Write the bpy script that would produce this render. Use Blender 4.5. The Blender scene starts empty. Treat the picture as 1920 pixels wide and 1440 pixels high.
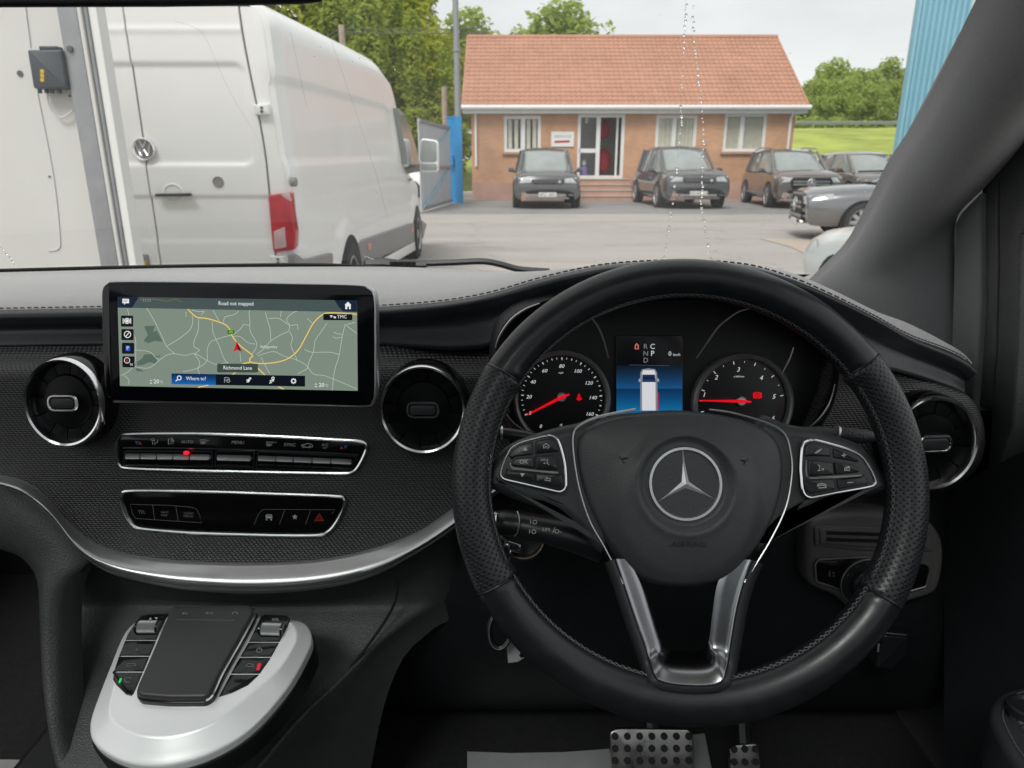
import bpy, math, random
from mathutils import Vector, Matrix, noise
random.seed(7)
scene = bpy.context.scene
COL = scene.collection
rad = math.radians
PI = math.pi

# ---------------------------------------------------------------- camera, world, sun, exposure
FPX, PITCH, EYE = 1330.0, rad(17.29), 1.35          # focal length in photo pixels (1920 wide), pitch down, eye height
cam_d = bpy.data.cameras.new('camera')
cam_d.sensor_width = 36.0
cam_d.lens = 36.0 * FPX / 1920.0
cam_d.clip_start, cam_d.clip_end = 0.03, 3000
cam_d.dof.use_dof = True
cam_d.dof.focus_distance = 0.66
cam_d.dof.aperture_fstop = 13.0
cam = bpy.data.objects.new('camera', cam_d)
cam.location = (0, 0, EYE)
cam.rotation_euler = (PI/2 - PITCH, 0, 0)
COL.objects.link(cam)
scene.camera = cam

EXPO = 0.85
vs = scene.view_settings
vs.view_transform = 'Standard'; vs.look = 'None'; vs.gamma = 1.0; vs.exposure = EXPO
vs.use_curve_mapping = False
scene.cycles.diffuse_bounces = 8; scene.cycles.max_bounces = 14; scene.cycles.transparent_max_bounces = 16
SUN_EL, SUN_ROT = rad(52), rad(205)
world = bpy.data.worlds.new('World'); scene.world = world; world.use_nodes = True
nt = world.node_tree; nt.nodes.clear()
def wn(t, **k):
    n = nt.nodes.new(t)
    for a, b in k.items(): setattr(n, a, b)
    return n
w_out = wn('ShaderNodeOutputWorld'); w_mix = wn('ShaderNodeMixShader')
w_sky = wn('ShaderNodeTexSky', sky_type='NISHITA', sun_disc=False, sun_elevation=SUN_EL, sun_rotation=SUN_ROT)
w_b1 = wn('ShaderNodeBackground'); w_b1.inputs['Strength'].default_value = 0.10
w_b2 = wn('ShaderNodeBackground'); w_b2.inputs['Strength'].default_value = 0.57
w_tc = wn('ShaderNodeTexCoord'); w_map = wn('ShaderNodeMapping'); w_map.inputs['Scale'].default_value = (1, 1, 2.6)
w_no = wn('ShaderNodeTexNoise'); w_no.inputs['Scale'].default_value = 2.3; w_no.inputs['Detail'].default_value = 6
w_cr = wn('ShaderNodeValToRGB')
w_cr.color_ramp.elements[0].position = 0.30; w_cr.color_ramp.elements[0].color = (0.70, 0.705, 0.715, 1)
w_cr.color_ramp.elements[1].position = 0.66; w_cr.color_ramp.elements[1].color = (1, 0.995, 0.975, 1)
L = nt.links.new
L(w_tc.outputs['Generated'], w_map.inputs['Vector']); L(w_map.outputs[0], w_no.inputs['Vector'])
L(w_no.outputs['Fac'], w_cr.inputs['Fac']); L(w_cr.outputs[0], w_b2.inputs['Color'])
L(w_sky.outputs[0], w_b1.inputs['Color'])
L(w_b1.outputs[0], w_mix.inputs[1]); L(w_b2.outputs[0], w_mix.inputs[2]); w_mix.inputs['Fac'].default_value = 0.93
L(w_mix.outputs[0], w_out.inputs['Surface'])
sun_d = bpy.data.lights.new('sun', 'SUN'); sun_d.energy = 1.5; sun_d.angle = rad(24); sun_d.color = (1, 0.965, 0.91)
sun = bpy.data.objects.new('sun', sun_d)
# shines from behind and above the car towards the yard
sdir = Vector((math.sin(SUN_ROT)*math.cos(SUN_EL), math.cos(SUN_ROT)*math.cos(SUN_EL), math.sin(SUN_EL)))
sun.rotation_euler = sdir.to_track_quat('Z', 'Y').to_euler()
COL.objects.link(sun)

# ---------------------------------------------------------------- geometry helpers
CAM = Vector((0, 0, EYE))
CF = Vector((0, math.cos(PITCH), -math.sin(PITCH))); CU = Vector((0, math.sin(PITCH), math.cos(PITCH)))
def ray(px, py): return CF + CU*((720-py)/FPX) + Vector(((px-960)/FPX, 0, 0))
def atY(px, py, Y): d = ray(px, py); return CAM + d*(Y/d.y)
def atX(px, py, X): d = ray(px, py); return CAM + d*(X/d.x)
def atZ(px, py, z): d = ray(px, py); return CAM + d*((z-EYE)/d.z)
def crop(ox, oy, s, pts): return [(ox+x/s, oy+y/s) for x, y in pts]

class Frame:
    """A flat working plane in the place: origin, two axes, normal towards the room."""
    def __init__(s, o, u, v):
        s.o = Vector(o); s.u = Vector(u).normalized(); v = Vector(v); s.v = (v - s.u*v.dot(s.u)).normalized(); s.n = s.u.cross(s.v)
    def pt(s, a, b, h=0.0): return s.o + s.u*a + s.v*b + s.n*h
    def loc(s, px, py, h=0.0):
        d = ray(px, py); t = ((s.o + s.n*h) - CAM).dot(s.n)/d.dot(s.n)
        q = CAM + d*t - s.o
        return (q.dot(s.u), q.dot(s.v))
    def L(s, pts, h=0.0): return [s.loc(x, y, h) for x, y in pts]
    def P(s, px, py, h=0.0): a, b = s.loc(px, py, h); return s.pt(a, b, h)
    def mpp(s, px, py, h=0.0):
        a = s.loc(px, py, h); b = s.loc(px, py-4, h); c = s.loc(px+4, py, h)
        return (math.hypot(a[0]-b[0], a[1]-b[1]) + math.hypot(a[0]-c[0], a[1]-c[1]))/8

def sm(pts, k=6, closed=True):
    """Smooth a coarse outline with a Catmull-Rom curve."""
    n = len(pts); out = []
    V = [Vector(p) for p in pts]
    rng = range(n) if closed else range(n-1)
    for i in rng:
        if closed: p0, p1, p2, p3 = V[i-1], V[i], V[(i+1) % n], V[(i+2) % n]
        else: p0, p1, p2, p3 = V[max(i-1, 0)], V[i], V[i+1], V[min(i+2, n-1)]
        for j in range(k):
            t = j/k
            out.append(0.5*((2*p1) + (p2-p0)*t + (2*p0-5*p1+4*p2-p3)*t*t + (3*p1-p0-3*p2+p3)*t**3))
    if not closed: out.append(V[-1])
    return [tuple(p) for p in out]
def rnd(pts, r, k=5):
    """Round the corners of a polygon."""
    n = len(pts); out = []
    for i in range(n):
        a, b, c = Vector(pts[i-1]), Vector(pts[i]), Vector(pts[(i+1) % n])
        da, dc = (a-b), (c-b); la, lc = da.length, dc.length
        q = min(r, la*0.45, lc*0.45)
        p, e = b+da/la*q, b+dc/lc*q
        for j in range(k+1):
            t = j/k; out.append(tuple(p*(1-t)**2 + b*2*t*(1-t) + e*t*t))
    return out
def area(p): return sum(p[i-1][0]*p[i][1]-p[i][0]*p[i-1][1] for i in range(len(p)))/2
def ccw(p): return list(p) if area(p) > 0 else list(p)[::-1]
def inset(p, d):
    n = len(p); out = []
    for i in range(n):
        a, b, c = p[i-1], p[i], p[(i+1) % n]
        e1 = Vector((b[0]-a[0], b[1]-a[1])); e2 = Vector((c[0]-b[0], c[1]-b[1]))
        if e1.length < 1e-9: e1 = e2.copy()
        if e2.length < 1e-9: e2 = e1.copy()
        e1.normalize(); e2.normalize()
        n1 = Vector((-e1.y, e1.x)); n2 = Vector((-e2.y, e2.x)); m = n1+n2
        m = n1 if m.length < 1e-6 else m.normalized()
        k = d/max(0.45, m.dot(n1))
        out.append((b[0]+m.x*k, b[1]+m.y*k))
    return out
def ellipse(cx, cy, rx, ry, n=48, a0=0.0, a1=2*PI, rot=0.0):
    full = abs(a1-a0-2*PI) < 1e-6; out = []
    for i in range(n if full else n+1):
        a = a0+(a1-a0)*i/n; x, y = rx*math.cos(a), ry*math.sin(a)
        out.append((cx+x*math.cos(rot)-y*math.sin(rot), cy-(x*math.sin(rot)+y*math.cos(rot))))
    return out

OFF = {}
class MB:
    """Collects shapes and links them as one mesh object."""
    def __init__(s): s.v = []; s.f = []; s.uv = []
    def add(s, V, F, uv=None):
        b = len(s.v); s.v += [tuple(p) for p in V]; s.uv += uv if uv else [(0.0, 0.0)]*len(V)
        s.f += [tuple(i+b for i in f) for f in F]; return s
    def grid(s, rows, cu=False, cv=False, uv=None):
        nr, nc = len(rows), len(rows[0]); V = [p for r in rows for p in r]; F = []
        for i in range(nr if cv else nr-1):
            for j in range(nc if cu else nc-1):
                i2, j2 = (i+1) % nr, (j+1) % nc
                F.append((i*nc+j, i*nc+j2, i2*nc+j2, i2*nc+j))
        return s.add(V, F, [q for r in uv for q in r] if uv else None)
    def tube(s, path, r, n=8, closed=False, up=None, flat=1.0, cap=True):
        P = [Vector(p) for p in path]; m = len(P); rows = []; nrm = None
        for i in range(m):
            t = (P[(i+1) % m]-P[i-1]) if closed else (P[min(i+1, m-1)]-P[max(i-1, 0)])
            t.normalize()
            if up is not None: a = Vector(up); a = (a - t*a.dot(t)).normalized()
            elif nrm is None:
                a = Vector((0, 0, 1)) if abs(t.z) < 0.9 else Vector((1, 0, 0)); a = (a - t*a.dot(t)).normalized()
            else: a = (nrm - t*nrm.dot(t)).normalized()
            nrm = a; b = t.cross(a); rr = r[i] if isinstance(r, (list, tuple)) else r
            rows.append([P[i] + a*(rr*flat*math.cos(2*PI*k/n)) + b*(rr*math.sin(2*PI*k/n)) for k in range(n)])
        s.grid(rows, cu=True, cv=closed)
        if cap and not closed:
            b = len(s.v)-m*n
            s.f.append(tuple(b+k for k in range(n))[::-1]); s.f.append(tuple(b+(m-1)*n+k for k in range(n)))
        return s
    def slab(s, fr, out, h0, h1, b=0.0, k=3, back=False, hf=None):
        """A plate with a traced outline, from h0 up to h1 above the frame, its top edge rounded by b."""
        p = ccw(out); rings = [(p, h0)]
        if b > 0:
            for j in range(k+1):
                a = PI/2*j/k; rings.append((inset(p, b*(1-math.cos(a))), h1-b+b*math.sin(a)))
        else: rings.append((p, h1))
        rows = [[fr.pt(x, y, h+(hf(x, y) if hf else 0)) for x, y in q] for q, h in rings]
        s.grid(rows, cu=True, uv=[[(x+5, y+5) for x, y in q] for q, h in rings]); n = len(p); base = len(s.v)-n
        s.f.append(tuple(base+i for i in range(n)))
        if back: s.f.append(tuple(len(s.v)-n*len(rows)+i for i in range(n))[::-1])
        return s
    def face(s, fr, out, h=0.0): 
        p = ccw(out); return s.add([fr.pt(x, y, h) for x, y in p], [tuple(range(len(p)))])
    def ring(s, fr, out, w, h0, h1):
        """A flat band of width w inside the outline, raised from h0 to h1."""
        p = ccw(out); q = inset(p, w)
        rows = [[fr.pt(x, y, h0) for x, y in p], [fr.pt(x, y, h1) for x, y in p], [fr.pt(x, y, h1) for x, y in q], [fr.pt(x, y, h0) for x, y in q]]
        return s.grid(rows, cu=True)
    def line(s, fr, pts, w, h, closed=False):
        """A printed line of width w lying h above the frame."""
        n = len(pts); Lf = []; Rt = []
        for i in range(n):
            a = pts[(i-1) % n] if closed or i else pts[i]; c = pts[(i+1) % n] if closed or i < n-1 else pts[i]
            d = Vector((c[0]-a[0], c[1]-a[1])); d = d.normalized() if d.length > 1e-9 else Vector((1, 0))
            Lf.append(fr.pt(pts[i][0]-d.y*w/2, pts[i][1]+d.x*w/2, h)); Rt.append(fr.pt(pts[i][0]+d.y*w/2, pts[i][1]-d.x*w/2, h))
        return s.grid([Rt, Lf], cu=closed)
    def lathe(s, fr, c, prof, n=40, sx=1.0, sy=1.0, a0=0.0, a1=2*PI):
        full = abs(a1-a0-2*PI) < 1e-6; m = n if full else n+1
        rows = [[fr.pt(c[0]+r*sx*math.cos(a0+(a1-a0)*i/n), c[1]+r*sy*math.sin(a0+(a1-a0)*i/n), h) for i in range(m)] for r, h in prof]
        return s.grid(rows, cu=full)
    def box(s, c, d, ax=None, b=0.0):
        """A box with centre c and size d, its edges rounded by b."""
        c = Vector(c); fr = Frame(c, (1, 0, 0), (0, 1, 0)) if ax is None else Frame(c, ax[0], ax[1])
        x, y, z = d[0]/2, d[1]/2, d[2]/2; p = [(-x, -y), (x, -y), (x, y), (-x, y)]
        if b > 0: 
            p = rnd(p, b, 2); rings = [(inset(p, b), -z), (p, -z+b), (p, z-b), (inset(p, b), z)]
        else: rings = [(p, -z), (p, z)]
        rows = [[fr.pt(q[0], q[1], h) for q in pp] for pp, h in rings]
        s.grid(rows, cu=True); n = len(p); e = len(s.v)-n; st = len(s.v)-n*len(rows)
        s.f.append(tuple(e+i for i in range(n))); s.f.append(tuple(st+i for i in range(n))[::-1]); return s
    def ball(s, c, r, nu=10, nv=6, ax=(1, 1, 1)):
        rows = [[(c[0]+r*ax[0]*math.sin(PI*j/nv)*math.cos(2*PI*i/nu), c[1]+r*ax[1]*math.sin(PI*j/nv)*math.sin(2*PI*i/nu), c[2]+r*ax[2]*math.cos(PI*j/nv)) for i in range(nu)] for j in range(nv+1)]
        return s.grid(rows[::-1], cu=True)
    def build(s, name, mat, parent=None, smooth=35, label=None, kind=None):
        off = OFF.get(parent.name, Vector((0, 0, 0))) if parent is not None else Vector((0, 0, 0))
        me = bpy.data.meshes.new(name)
        me.from_pydata([(x-off.x, y-off.y, z-off.z) for x, y, z in s.v], [], s.f)
        if any(u != (0.0, 0.0) for u in s.uv):
            ul = me.uv_layers.new(name='uv'); idx = [0]*len(me.loops); me.loops.foreach_get('vertex_index', idx)
            ul.data.foreach_set('uv', [c for i in idx for c in s.uv[i]])
        for m in (mat if isinstance(mat, (list, tuple)) else [mat]): me.materials.append(m)
        me.validate(); me.update()
        if smooth:
            me.shade_smooth()
            if smooth < 180: me.set_sharp_from_angle(angle=rad(smooth))
        o = bpy.data.objects.new(name, me); COL.objects.link(o)
        if parent is not None: o.parent = parent; OFF[o.name] = off
        if label: o['label'] = label
        if kind or name == 'symbol': o['kind'] = kind or 'stuff'
        return o
def thing(name, label, cat, loc=(0, 0, 0), group=None, rz=0.0, local=False):
    o = bpy.data.objects.new(name, None); COL.objects.link(o); o.empty_display_size = 0.05
    o.location = loc; o.rotation_euler = (0, 0, rz); o['label'] = label; o['category'] = cat
    if group: o['group'] = group
    OFF[o.name] = Vector((0, 0, 0)) if local else Vector(loc); return o
def tag(o, label, cat, group=None):
    o['label'] = label; o['category'] = cat
    if group: o['group'] = group
    return o
def dup(o, parent=None):
    c = o.copy(); COL.objects.link(c)
    if parent is not None: c.parent = parent
    OFF[c.name] = OFF.get(o.name, Vector((0, 0, 0)))
    for ch in list(o.children): dup(ch, c)
    return c

TEXTS = []
def text(fr, s, px, py, cap, h, parent, mat, rot=0.0, align='CENTER', sx=1.0, name='lettering', shear=0.0):
    """Ask for flat lettering with capitals cap photo-pixels high, centred on a point of the frame."""
    TEXTS.append((fr, s, fr.loc(px, py, h), fr.mpp(px, py, h)*cap/0.70, h, parent, mat, rad(rot), align, sx, name, shear))
def flush_texts():
    obs = []
    for t in TEXTS:
        cu = bpy.data.curves.new('lettering', 'FONT'); cu.body = t[1]; cu.size = 1.0; cu.resolution_u = 2
        cu.align_x = t[8]; cu.align_y = 'CENTER'; cu.shear = t[11]
        o = bpy.data.objects.new('lettering', cu); COL.objects.link(o); obs.append(o)
    dg = bpy.context.evaluated_depsgraph_get(); groups = {}
    for t, o in zip(TEXTS, obs):
        me = bpy.data.meshes.new_from_object(o.evaluated_get(dg)); fr, _, c, size, h, par, mat, rot, _, sx, nm, _ = t
        mb = groups.setdefault((par.name, mat.name, nm), (MB(), par, mat, nm))[0]
        cs, sn = math.cos(rot)*size, math.sin(rot)*size
        mb.add([fr.pt(c[0]+v.co.x*sx*cs-v.co.y*sn, c[1]+v.co.x*sx*sn+v.co.y*cs, h) for v in me.vertices], [tuple(p.vertices) for p in me.polygons])
        bpy.data.meshes.remove(me); bpy.data.objects.remove(o)
    for mb, par, mat, nm in groups.values(): mb.build(nm, mat, par, smooth=0)

# ---------------------------------------------------------------- materials
def s2l(c): return tuple((x/12.92 if x <= 0.04045 else ((x+0.055)/1.055)**2.4) for x in [v/255 for v in c])
def _bsdf(name):
    m = bpy.data.materials.new(name); m.use_nodes = True; return m, m.node_tree, m.node_tree.nodes['Principled BSDF']
def mat(name, col, rough=0.5, metal=0.0, spec=0.5, bump=0.0, bscale=200.0, var=0.0, vscale=6.0, coat=0.0, rvar=0.0, voro=False, sheen=0.0, coord='Object'):
    """Procedural surface: base colour with noise mottling, roughness noise and a fine grain bump."""
    m, t, b = _bsdf(name); N = t.nodes.new; K = t.links.new
    b.inputs['Base Color'].default_value = (*col, 1); b.inputs['Roughness'].default_value = rough; b.inputs['Metallic'].default_value = metal
    b.inputs['Specular IOR Level'].default_value = spec; b.inputs['Coat Weight'].default_value = coat; b.inputs['Coat Roughness'].default_value = 0.04
    if sheen: b.inputs['Sheen Weight'].default_value = sheen; b.inputs['Sheen Roughness'].default_value = 0.4
    tc = N('ShaderNodeTexCoord')
    if var or rvar:
        n1 = N('ShaderNodeTexNoise'); n1.inputs['Scale'].default_value = vscale; n1.inputs['Detail'].default_value = 8; n1.inputs['Roughness'].default_value = 0.62; K(tc.outputs[coord], n1.inputs['Vector'])
        if var:
            mx = N('ShaderNodeMix'); mx.data_type = 'RGBA'
            mx.inputs[6].default_value = (*[c*(1-var) for c in col], 1); mx.inputs[7].default_value = (*[min(1, c*(1+var)) for c in col], 1)
            mr = N('ShaderNodeMapRange'); mr.inputs[1].default_value = 0.3; mr.inputs[2].default_value = 0.7
            K(n1.outputs['Fac'], mr.inputs[0]); K(mr.outputs[0], mx.inputs[0]); K(mx.outputs[2], b.inputs['Base Color'])
        if rvar:
            mr2 = N('ShaderNodeMapRange'); mr2.inputs[1].default_value = 0.3; mr2.inputs[2].default_value = 0.7
            mr2.inputs[3].default_value = max(0.02, rough-rvar); mr2.inputs[4].default_value = min(1, rough+rvar)
            K(n1.outputs['Fac'], mr2.inputs[0]); K(mr2.outputs[0], b.inputs['Roughness'])
    if bump:
        tx = N('ShaderNodeTexVoronoi') if voro else N('ShaderNodeTexNoise')
        tx.inputs['Scale'].default_value = bscale; K(tc.outputs[coord], tx.inputs['Vector'])
        if not voro: tx.inputs['Detail'].default_value = 4
        bp = N('ShaderNodeBump'); bp.inputs['Strength'].default_value = bump; bp.inputs['Distance'].default_value = 0.4/bscale
        K(tx.outputs['Distance' if voro else 'Fac'], bp.inputs['Height']); K(bp.outputs[0], b.inputs['Normal'])
    return m
EK = 2**EXPO
def glow(name, srgb, k=1.0, rough=0.25):
    """A lit display colour (gives off light) behind glossy glass."""
    m, t, b = _bsdf(name); c = s2l(srgb)
    b.inputs['Base Color'].default_value = (0.004, 0.004, 0.005, 1); b.inputs['Roughness'].default_value = rough; b.inputs['Specular IOR Level'].default_value = 0.25
    b.inputs['Emission Color'].default_value = (*c, 1); b.inputs['Emission Strength'].default_value = k/EK
    return m
def pane_mat(name, tint=(0.97, 0.985, 0.98), rough=0.0, ior=1.45, veil=0.0):
    """Thin glass: see-through with a mirror reflection that grows at grazing angles."""
    m = bpy.data.materials.new(name); m.use_nodes = True; t = m.node_tree; t.nodes.clear(); N = t.nodes.new; K = t.links.new
    o = N('ShaderNodeOutputMaterial'); mx = N('ShaderNodeMixShader'); tr = N('ShaderNodeBsdfTransparent'); gl = N('ShaderNodeBsdfGlossy'); fr = N('ShaderNodeFresnel')
    tr.inputs['Color'].default_value = (*tint, 1); gl.inputs['Roughness'].default_value = rough
    ge = N('ShaderNodeNewGeometry'); K(math_n(t, 'ADD', math_n(t, 'MULTIPLY', ge.outputs['Backfacing'], 1/ior-ior), ior), fr.inputs['IOR'])   # same reflectance from both sides
    K(fr.outputs[0], mx.inputs[0]); K(tr.outputs[0], mx.inputs[1]); K(gl.outputs[0], mx.inputs[2]); K(mx.outputs[0], o.inputs['Surface'])
    if veil:   # streaky translucent film added to lay a veiling haze over the view
        tl = N('ShaderNodeBsdfTranslucent'); tl.inputs['Color'].default_value = (.85, .86, .86, 1); dm_ = N('ShaderNodeMixShader'); tc = N('ShaderNodeTexCoord'); mp = N('ShaderNodeMapping'); mp.inputs['Scale'].default_value = (9, 2.5, 2.5); mp.inputs['Rotation'].default_value = (0, 0, .4)
        no = N('ShaderNodeTexNoise'); no.inputs['Scale'].default_value = 1.6; no.inputs['Detail'].default_value = 8; K(tc.outputs['Object'], mp.inputs[0]); K(mp.outputs[0], no.inputs['Vector'])
        mr = N('ShaderNodeMapRange'); mr.inputs[1].default_value = .3; mr.inputs[2].default_value = .75; mr.inputs[3].default_value = veil*.55; mr.inputs[4].default_value = veil*1.6; K(no.outputs['Fac'], mr.inputs[0]); K(mr.outputs[0], dm_.inputs[0])
        K(mx.outputs[0], dm_.inputs[1]); K(tl.outputs[0], dm_.inputs[2]); K(dm_.outputs[0], o.inputs['Surface'])
    return m
def math_n(t, op, a, b=None, c=None):
    n = t.nodes.new('ShaderNodeMath'); n.operation = op
    for i, x in enumerate((a, b, c)):
        if x is None: continue
        if isinstance(x, (int, float)): n.inputs[i].default_value = x
        else: t.links.new(x, n.inputs[i])
    return n.outputs[0]
def weave_mat(name):
    """Dark woven trim with a fine raised twill."""
    m, t, b = _bsdf(name); N = t.nodes.new; K = t.links.new
    g = N('ShaderNodeTexCoord'); sp = N('ShaderNodeSeparateXYZ'); K(g.outputs['UV'], sp.inputs[0])
    z = math_n(t, 'DIVIDE', sp.outputs[1], 0.0024); row = math_n(t, 'FLOOR', z); fz = math_n(t, 'FRACT', z)
    x = math_n(t, 'DIVIDE', sp.outputs[0], 0.0050); x = math_n(t, 'ADD', x, math_n(t, 'MULTIPLY', row, 0.36)); x = math_n(t, 'ADD', x, math_n(t, 'MULTIPLY', fz, 0.22)); fx = math_n(t, 'FRACT', x)
    hx = math_n(t, 'SINE', math_n(t, 'MULTIPLY', fx, PI)); hz = math_n(t, 'SINE', math_n(t, 'MULTIPLY', fz, PI))
    h = math_n(t, 'MULTIPLY', math_n(t, 'POWER', hx, 0.7), hz)
    mx = N('ShaderNodeMix'); mx.data_type = 'RGBA'; K(math_n(t, 'POWER', h, 1.6), mx.inputs[0])
    mx.inputs[6].default_value = (0.006, 0.006, 0.007, 1); mx.inputs[7].default_value = (0.060, 0.059, 0.058, 1); K(mx.outputs[2], b.inputs['Base Color'])
    bp = N('ShaderNodeBump'); bp.inputs['Strength'].default_value = 0.55; bp.inputs['Distance'].default_value = 0.0012; K(h, bp.inputs['Height']); K(bp.outputs[0], b.inputs['Normal'])
    b.inputs['Roughness'].default_value = 0.34; b.inputs['Specular IOR Level'].default_value = 0.6
    return m
def perf_mat(name):
    """Black leather with small punched holes."""
    m, t, b = _bsdf(name); N = t.nodes.new; K = t.links.new
    g = N('ShaderNodeTexCoord'); mp = N('ShaderNodeMapping'); mp.inputs['Rotation'].default_value = (0, 0, rad(45)); K(g.outputs['UV'], mp.inputs[0])
    vo = N('ShaderNodeTexVoronoi'); vo.inputs['Scale'].default_value = 250; vo.inputs['Randomness'].default_value = 0.06; vo.voronoi_dimensions = '2D'; K(mp.outputs[0], vo.inputs['Vector'])
    hole = N('ShaderNodeMapRange'); hole.inputs[1].default_value = 0.17; hole.inputs[2].default_value = 0.31; K(vo.outputs['Distance'], hole.inputs[0])
    mx = N('ShaderNodeMix'); mx.data_type = 'RGBA'; K(hole.outputs[0], mx.inputs[0]); mx.inputs[6].default_value = (0.002, 0.002, 0.002, 1); mx.inputs[7].default_value = (0.019, 0.021, 0.024, 1)
    K(mx.outputs[2], b.inputs['Base Color'])
    no = N('ShaderNodeTexNoise'); no.inputs['Scale'].default_value = 900; K(g.outputs['Object'], no.inputs['Vector'])
    hh = math_n(t, 'ADD', hole.outputs[0], math_n(t, 'MULTIPLY', no.outputs['Fac'], 0.18))
    bp = N('ShaderNodeBump'); bp.inputs['Strength'].default_value = 0.7; bp.inputs['Distance'].default_value = 0.0009; K(hh, bp.inputs['Height']); K(bp.outputs[0], b.inputs['Normal'])
    b.inputs['Roughness'].default_value = 0.36; b.inputs['Specular IOR Level'].default_value = 0.5
    return m
def leaf_mat(name, c0, c1):
    m, t, b = _bsdf(name); N = t.nodes.new; K = t.links.new
    g = N('ShaderNodeNewGeometry'); tc = N('ShaderNodeTexCoord'); no = N('ShaderNodeTexNoise'); no.inputs['Scale'].default_value = 0.7; K(tc.outputs['Object'], no.inputs['Vector'])
    f = math_n(t, 'ADD', math_n(t, 'MULTIPLY', g.outputs['Random Per Island'], 0.55), math_n(t, 'MULTIPLY', math_n(t, 'SUBTRACT', no.outputs['Fac'], 0.25), 0.9))
    mx = N('ShaderNodeMix'); mx.data_type = 'RGBA'; mx.clamp_factor = True; K(f, mx.inputs[0]); mx.inputs[6].default_value = (*c0, 1); mx.inputs[7].default_value = (*c1, 1); K(mx.outputs[2], b.inputs['Base Color'])
    b.inputs['Roughness'].default_value = 0.6; b.inputs['Specular IOR Level'].default_value = 0.25
    b.inputs['Subsurface Weight'].default_value = 0.0
    tl = N('ShaderNodeBsdfTranslucent'); K(mx.outputs[2], tl.inputs['Color']); ms = N('ShaderNodeMixShader'); ms.inputs[0].default_value = 0.62
    out = t.nodes['Material Output']; K(b.outputs[0], ms.inputs[1]); K(tl.outputs[0], ms.inputs[2]); K(ms.outputs[0], out.inputs['Surface']); return m

def brick_mat(name, c1, c2, mortar):
    m, t, b = _bsdf(name); N = t.nodes.new; K = t.links.new
    g = N('ShaderNodeNewGeometry'); sp = N('ShaderNodeSeparateXYZ'); K(g.outputs['Position'], sp.inputs[0]); cb_ = N('ShaderNodeCombineXYZ')
    K(math_n(t, 'ADD', sp.outputs[0], sp.outputs[1]), cb_.inputs[0]); K(sp.outputs[2], cb_.inputs[1])
    br = N('ShaderNodeTexBrick'); br.inputs['Scale'].default_value = 1.0; br.inputs['Brick Width'].default_value = .225; br.inputs['Row Height'].default_value = .075; br.inputs['Mortar Size'].default_value = .010
    br.inputs['Color1'].default_value = (*c1, 1); br.inputs['Color2'].default_value = (*c2, 1); br.inputs['Mortar'].default_value = (*mortar, 1); K(cb_.outputs[0], br.inputs['Vector'])
    no = N('ShaderNodeTexNoise'); no.inputs['Scale'].default_value = 0.9; no.inputs['Detail'].default_value = 7; K(g.outputs['Position'], no.inputs['Vector'])
    mr = N('ShaderNodeMapRange'); mr.inputs[1].default_value = .3; mr.inputs[2].default_value = .7; mr.inputs[3].default_value = .80; mr.inputs[4].default_value = 1.12; K(no.outputs['Fac'], mr.inputs[0])
    mx = N('ShaderNodeMix'); mx.data_type = 'RGBA'; mx.blend_type = 'MULTIPLY'; mx.inputs[0].default_value = 1; K(br.outputs['Color'], mx.inputs[6]); K(mr.outputs[0], mx.inputs[7]); K(mx.outputs[2], b.inputs['Base Color'])
    b.inputs['Roughness'].default_value = .88; return m
def tile_mat(name, c):
    m, t, b = _bsdf(name); N = t.nodes.new; K = t.links.new
    oi = N('ShaderNodeObjectInfo'); g = N('ShaderNodeNewGeometry'); n1 = N('ShaderNodeTexNoise'); n1.inputs['Scale'].default_value = .8; n1.inputs['Detail'].default_value = 8; K(g.outputs['Position'], n1.inputs['Vector'])
    n2 = N('ShaderNodeTexNoise'); n2.inputs['Scale'].default_value = 4.5; K(g.outputs['Position'], n2.inputs['Vector'])
    f = math_n(t, 'ADD', math_n(t, 'ADD', math_n(t, 'MULTIPLY', n1.outputs['Fac'], .55), math_n(t, 'MULTIPLY', n2.outputs['Fac'], .35)), math_n(t, 'MULTIPLY', math_n(t, 'ADD', oi.outputs['Random'], g.outputs['Random Per Island']), .10))
    mx = N('ShaderNodeMix'); mx.data_type = 'RGBA'; mr = N('ShaderNodeMapRange'); mr.inputs[1].default_value = .36; mr.inputs[2].default_value = .76; K(f, mr.inputs[0]); K(mr.outputs[0], mx.inputs[0])
    mx.inputs[6].default_value = (*[x*.84 for x in c], 1); mx.inputs[7].default_value = (*[x*1.14 for x in c], 1); K(mx.outputs[2], b.inputs['Base Color']); b.inputs['Roughness'].default_value = .82; return m
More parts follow.
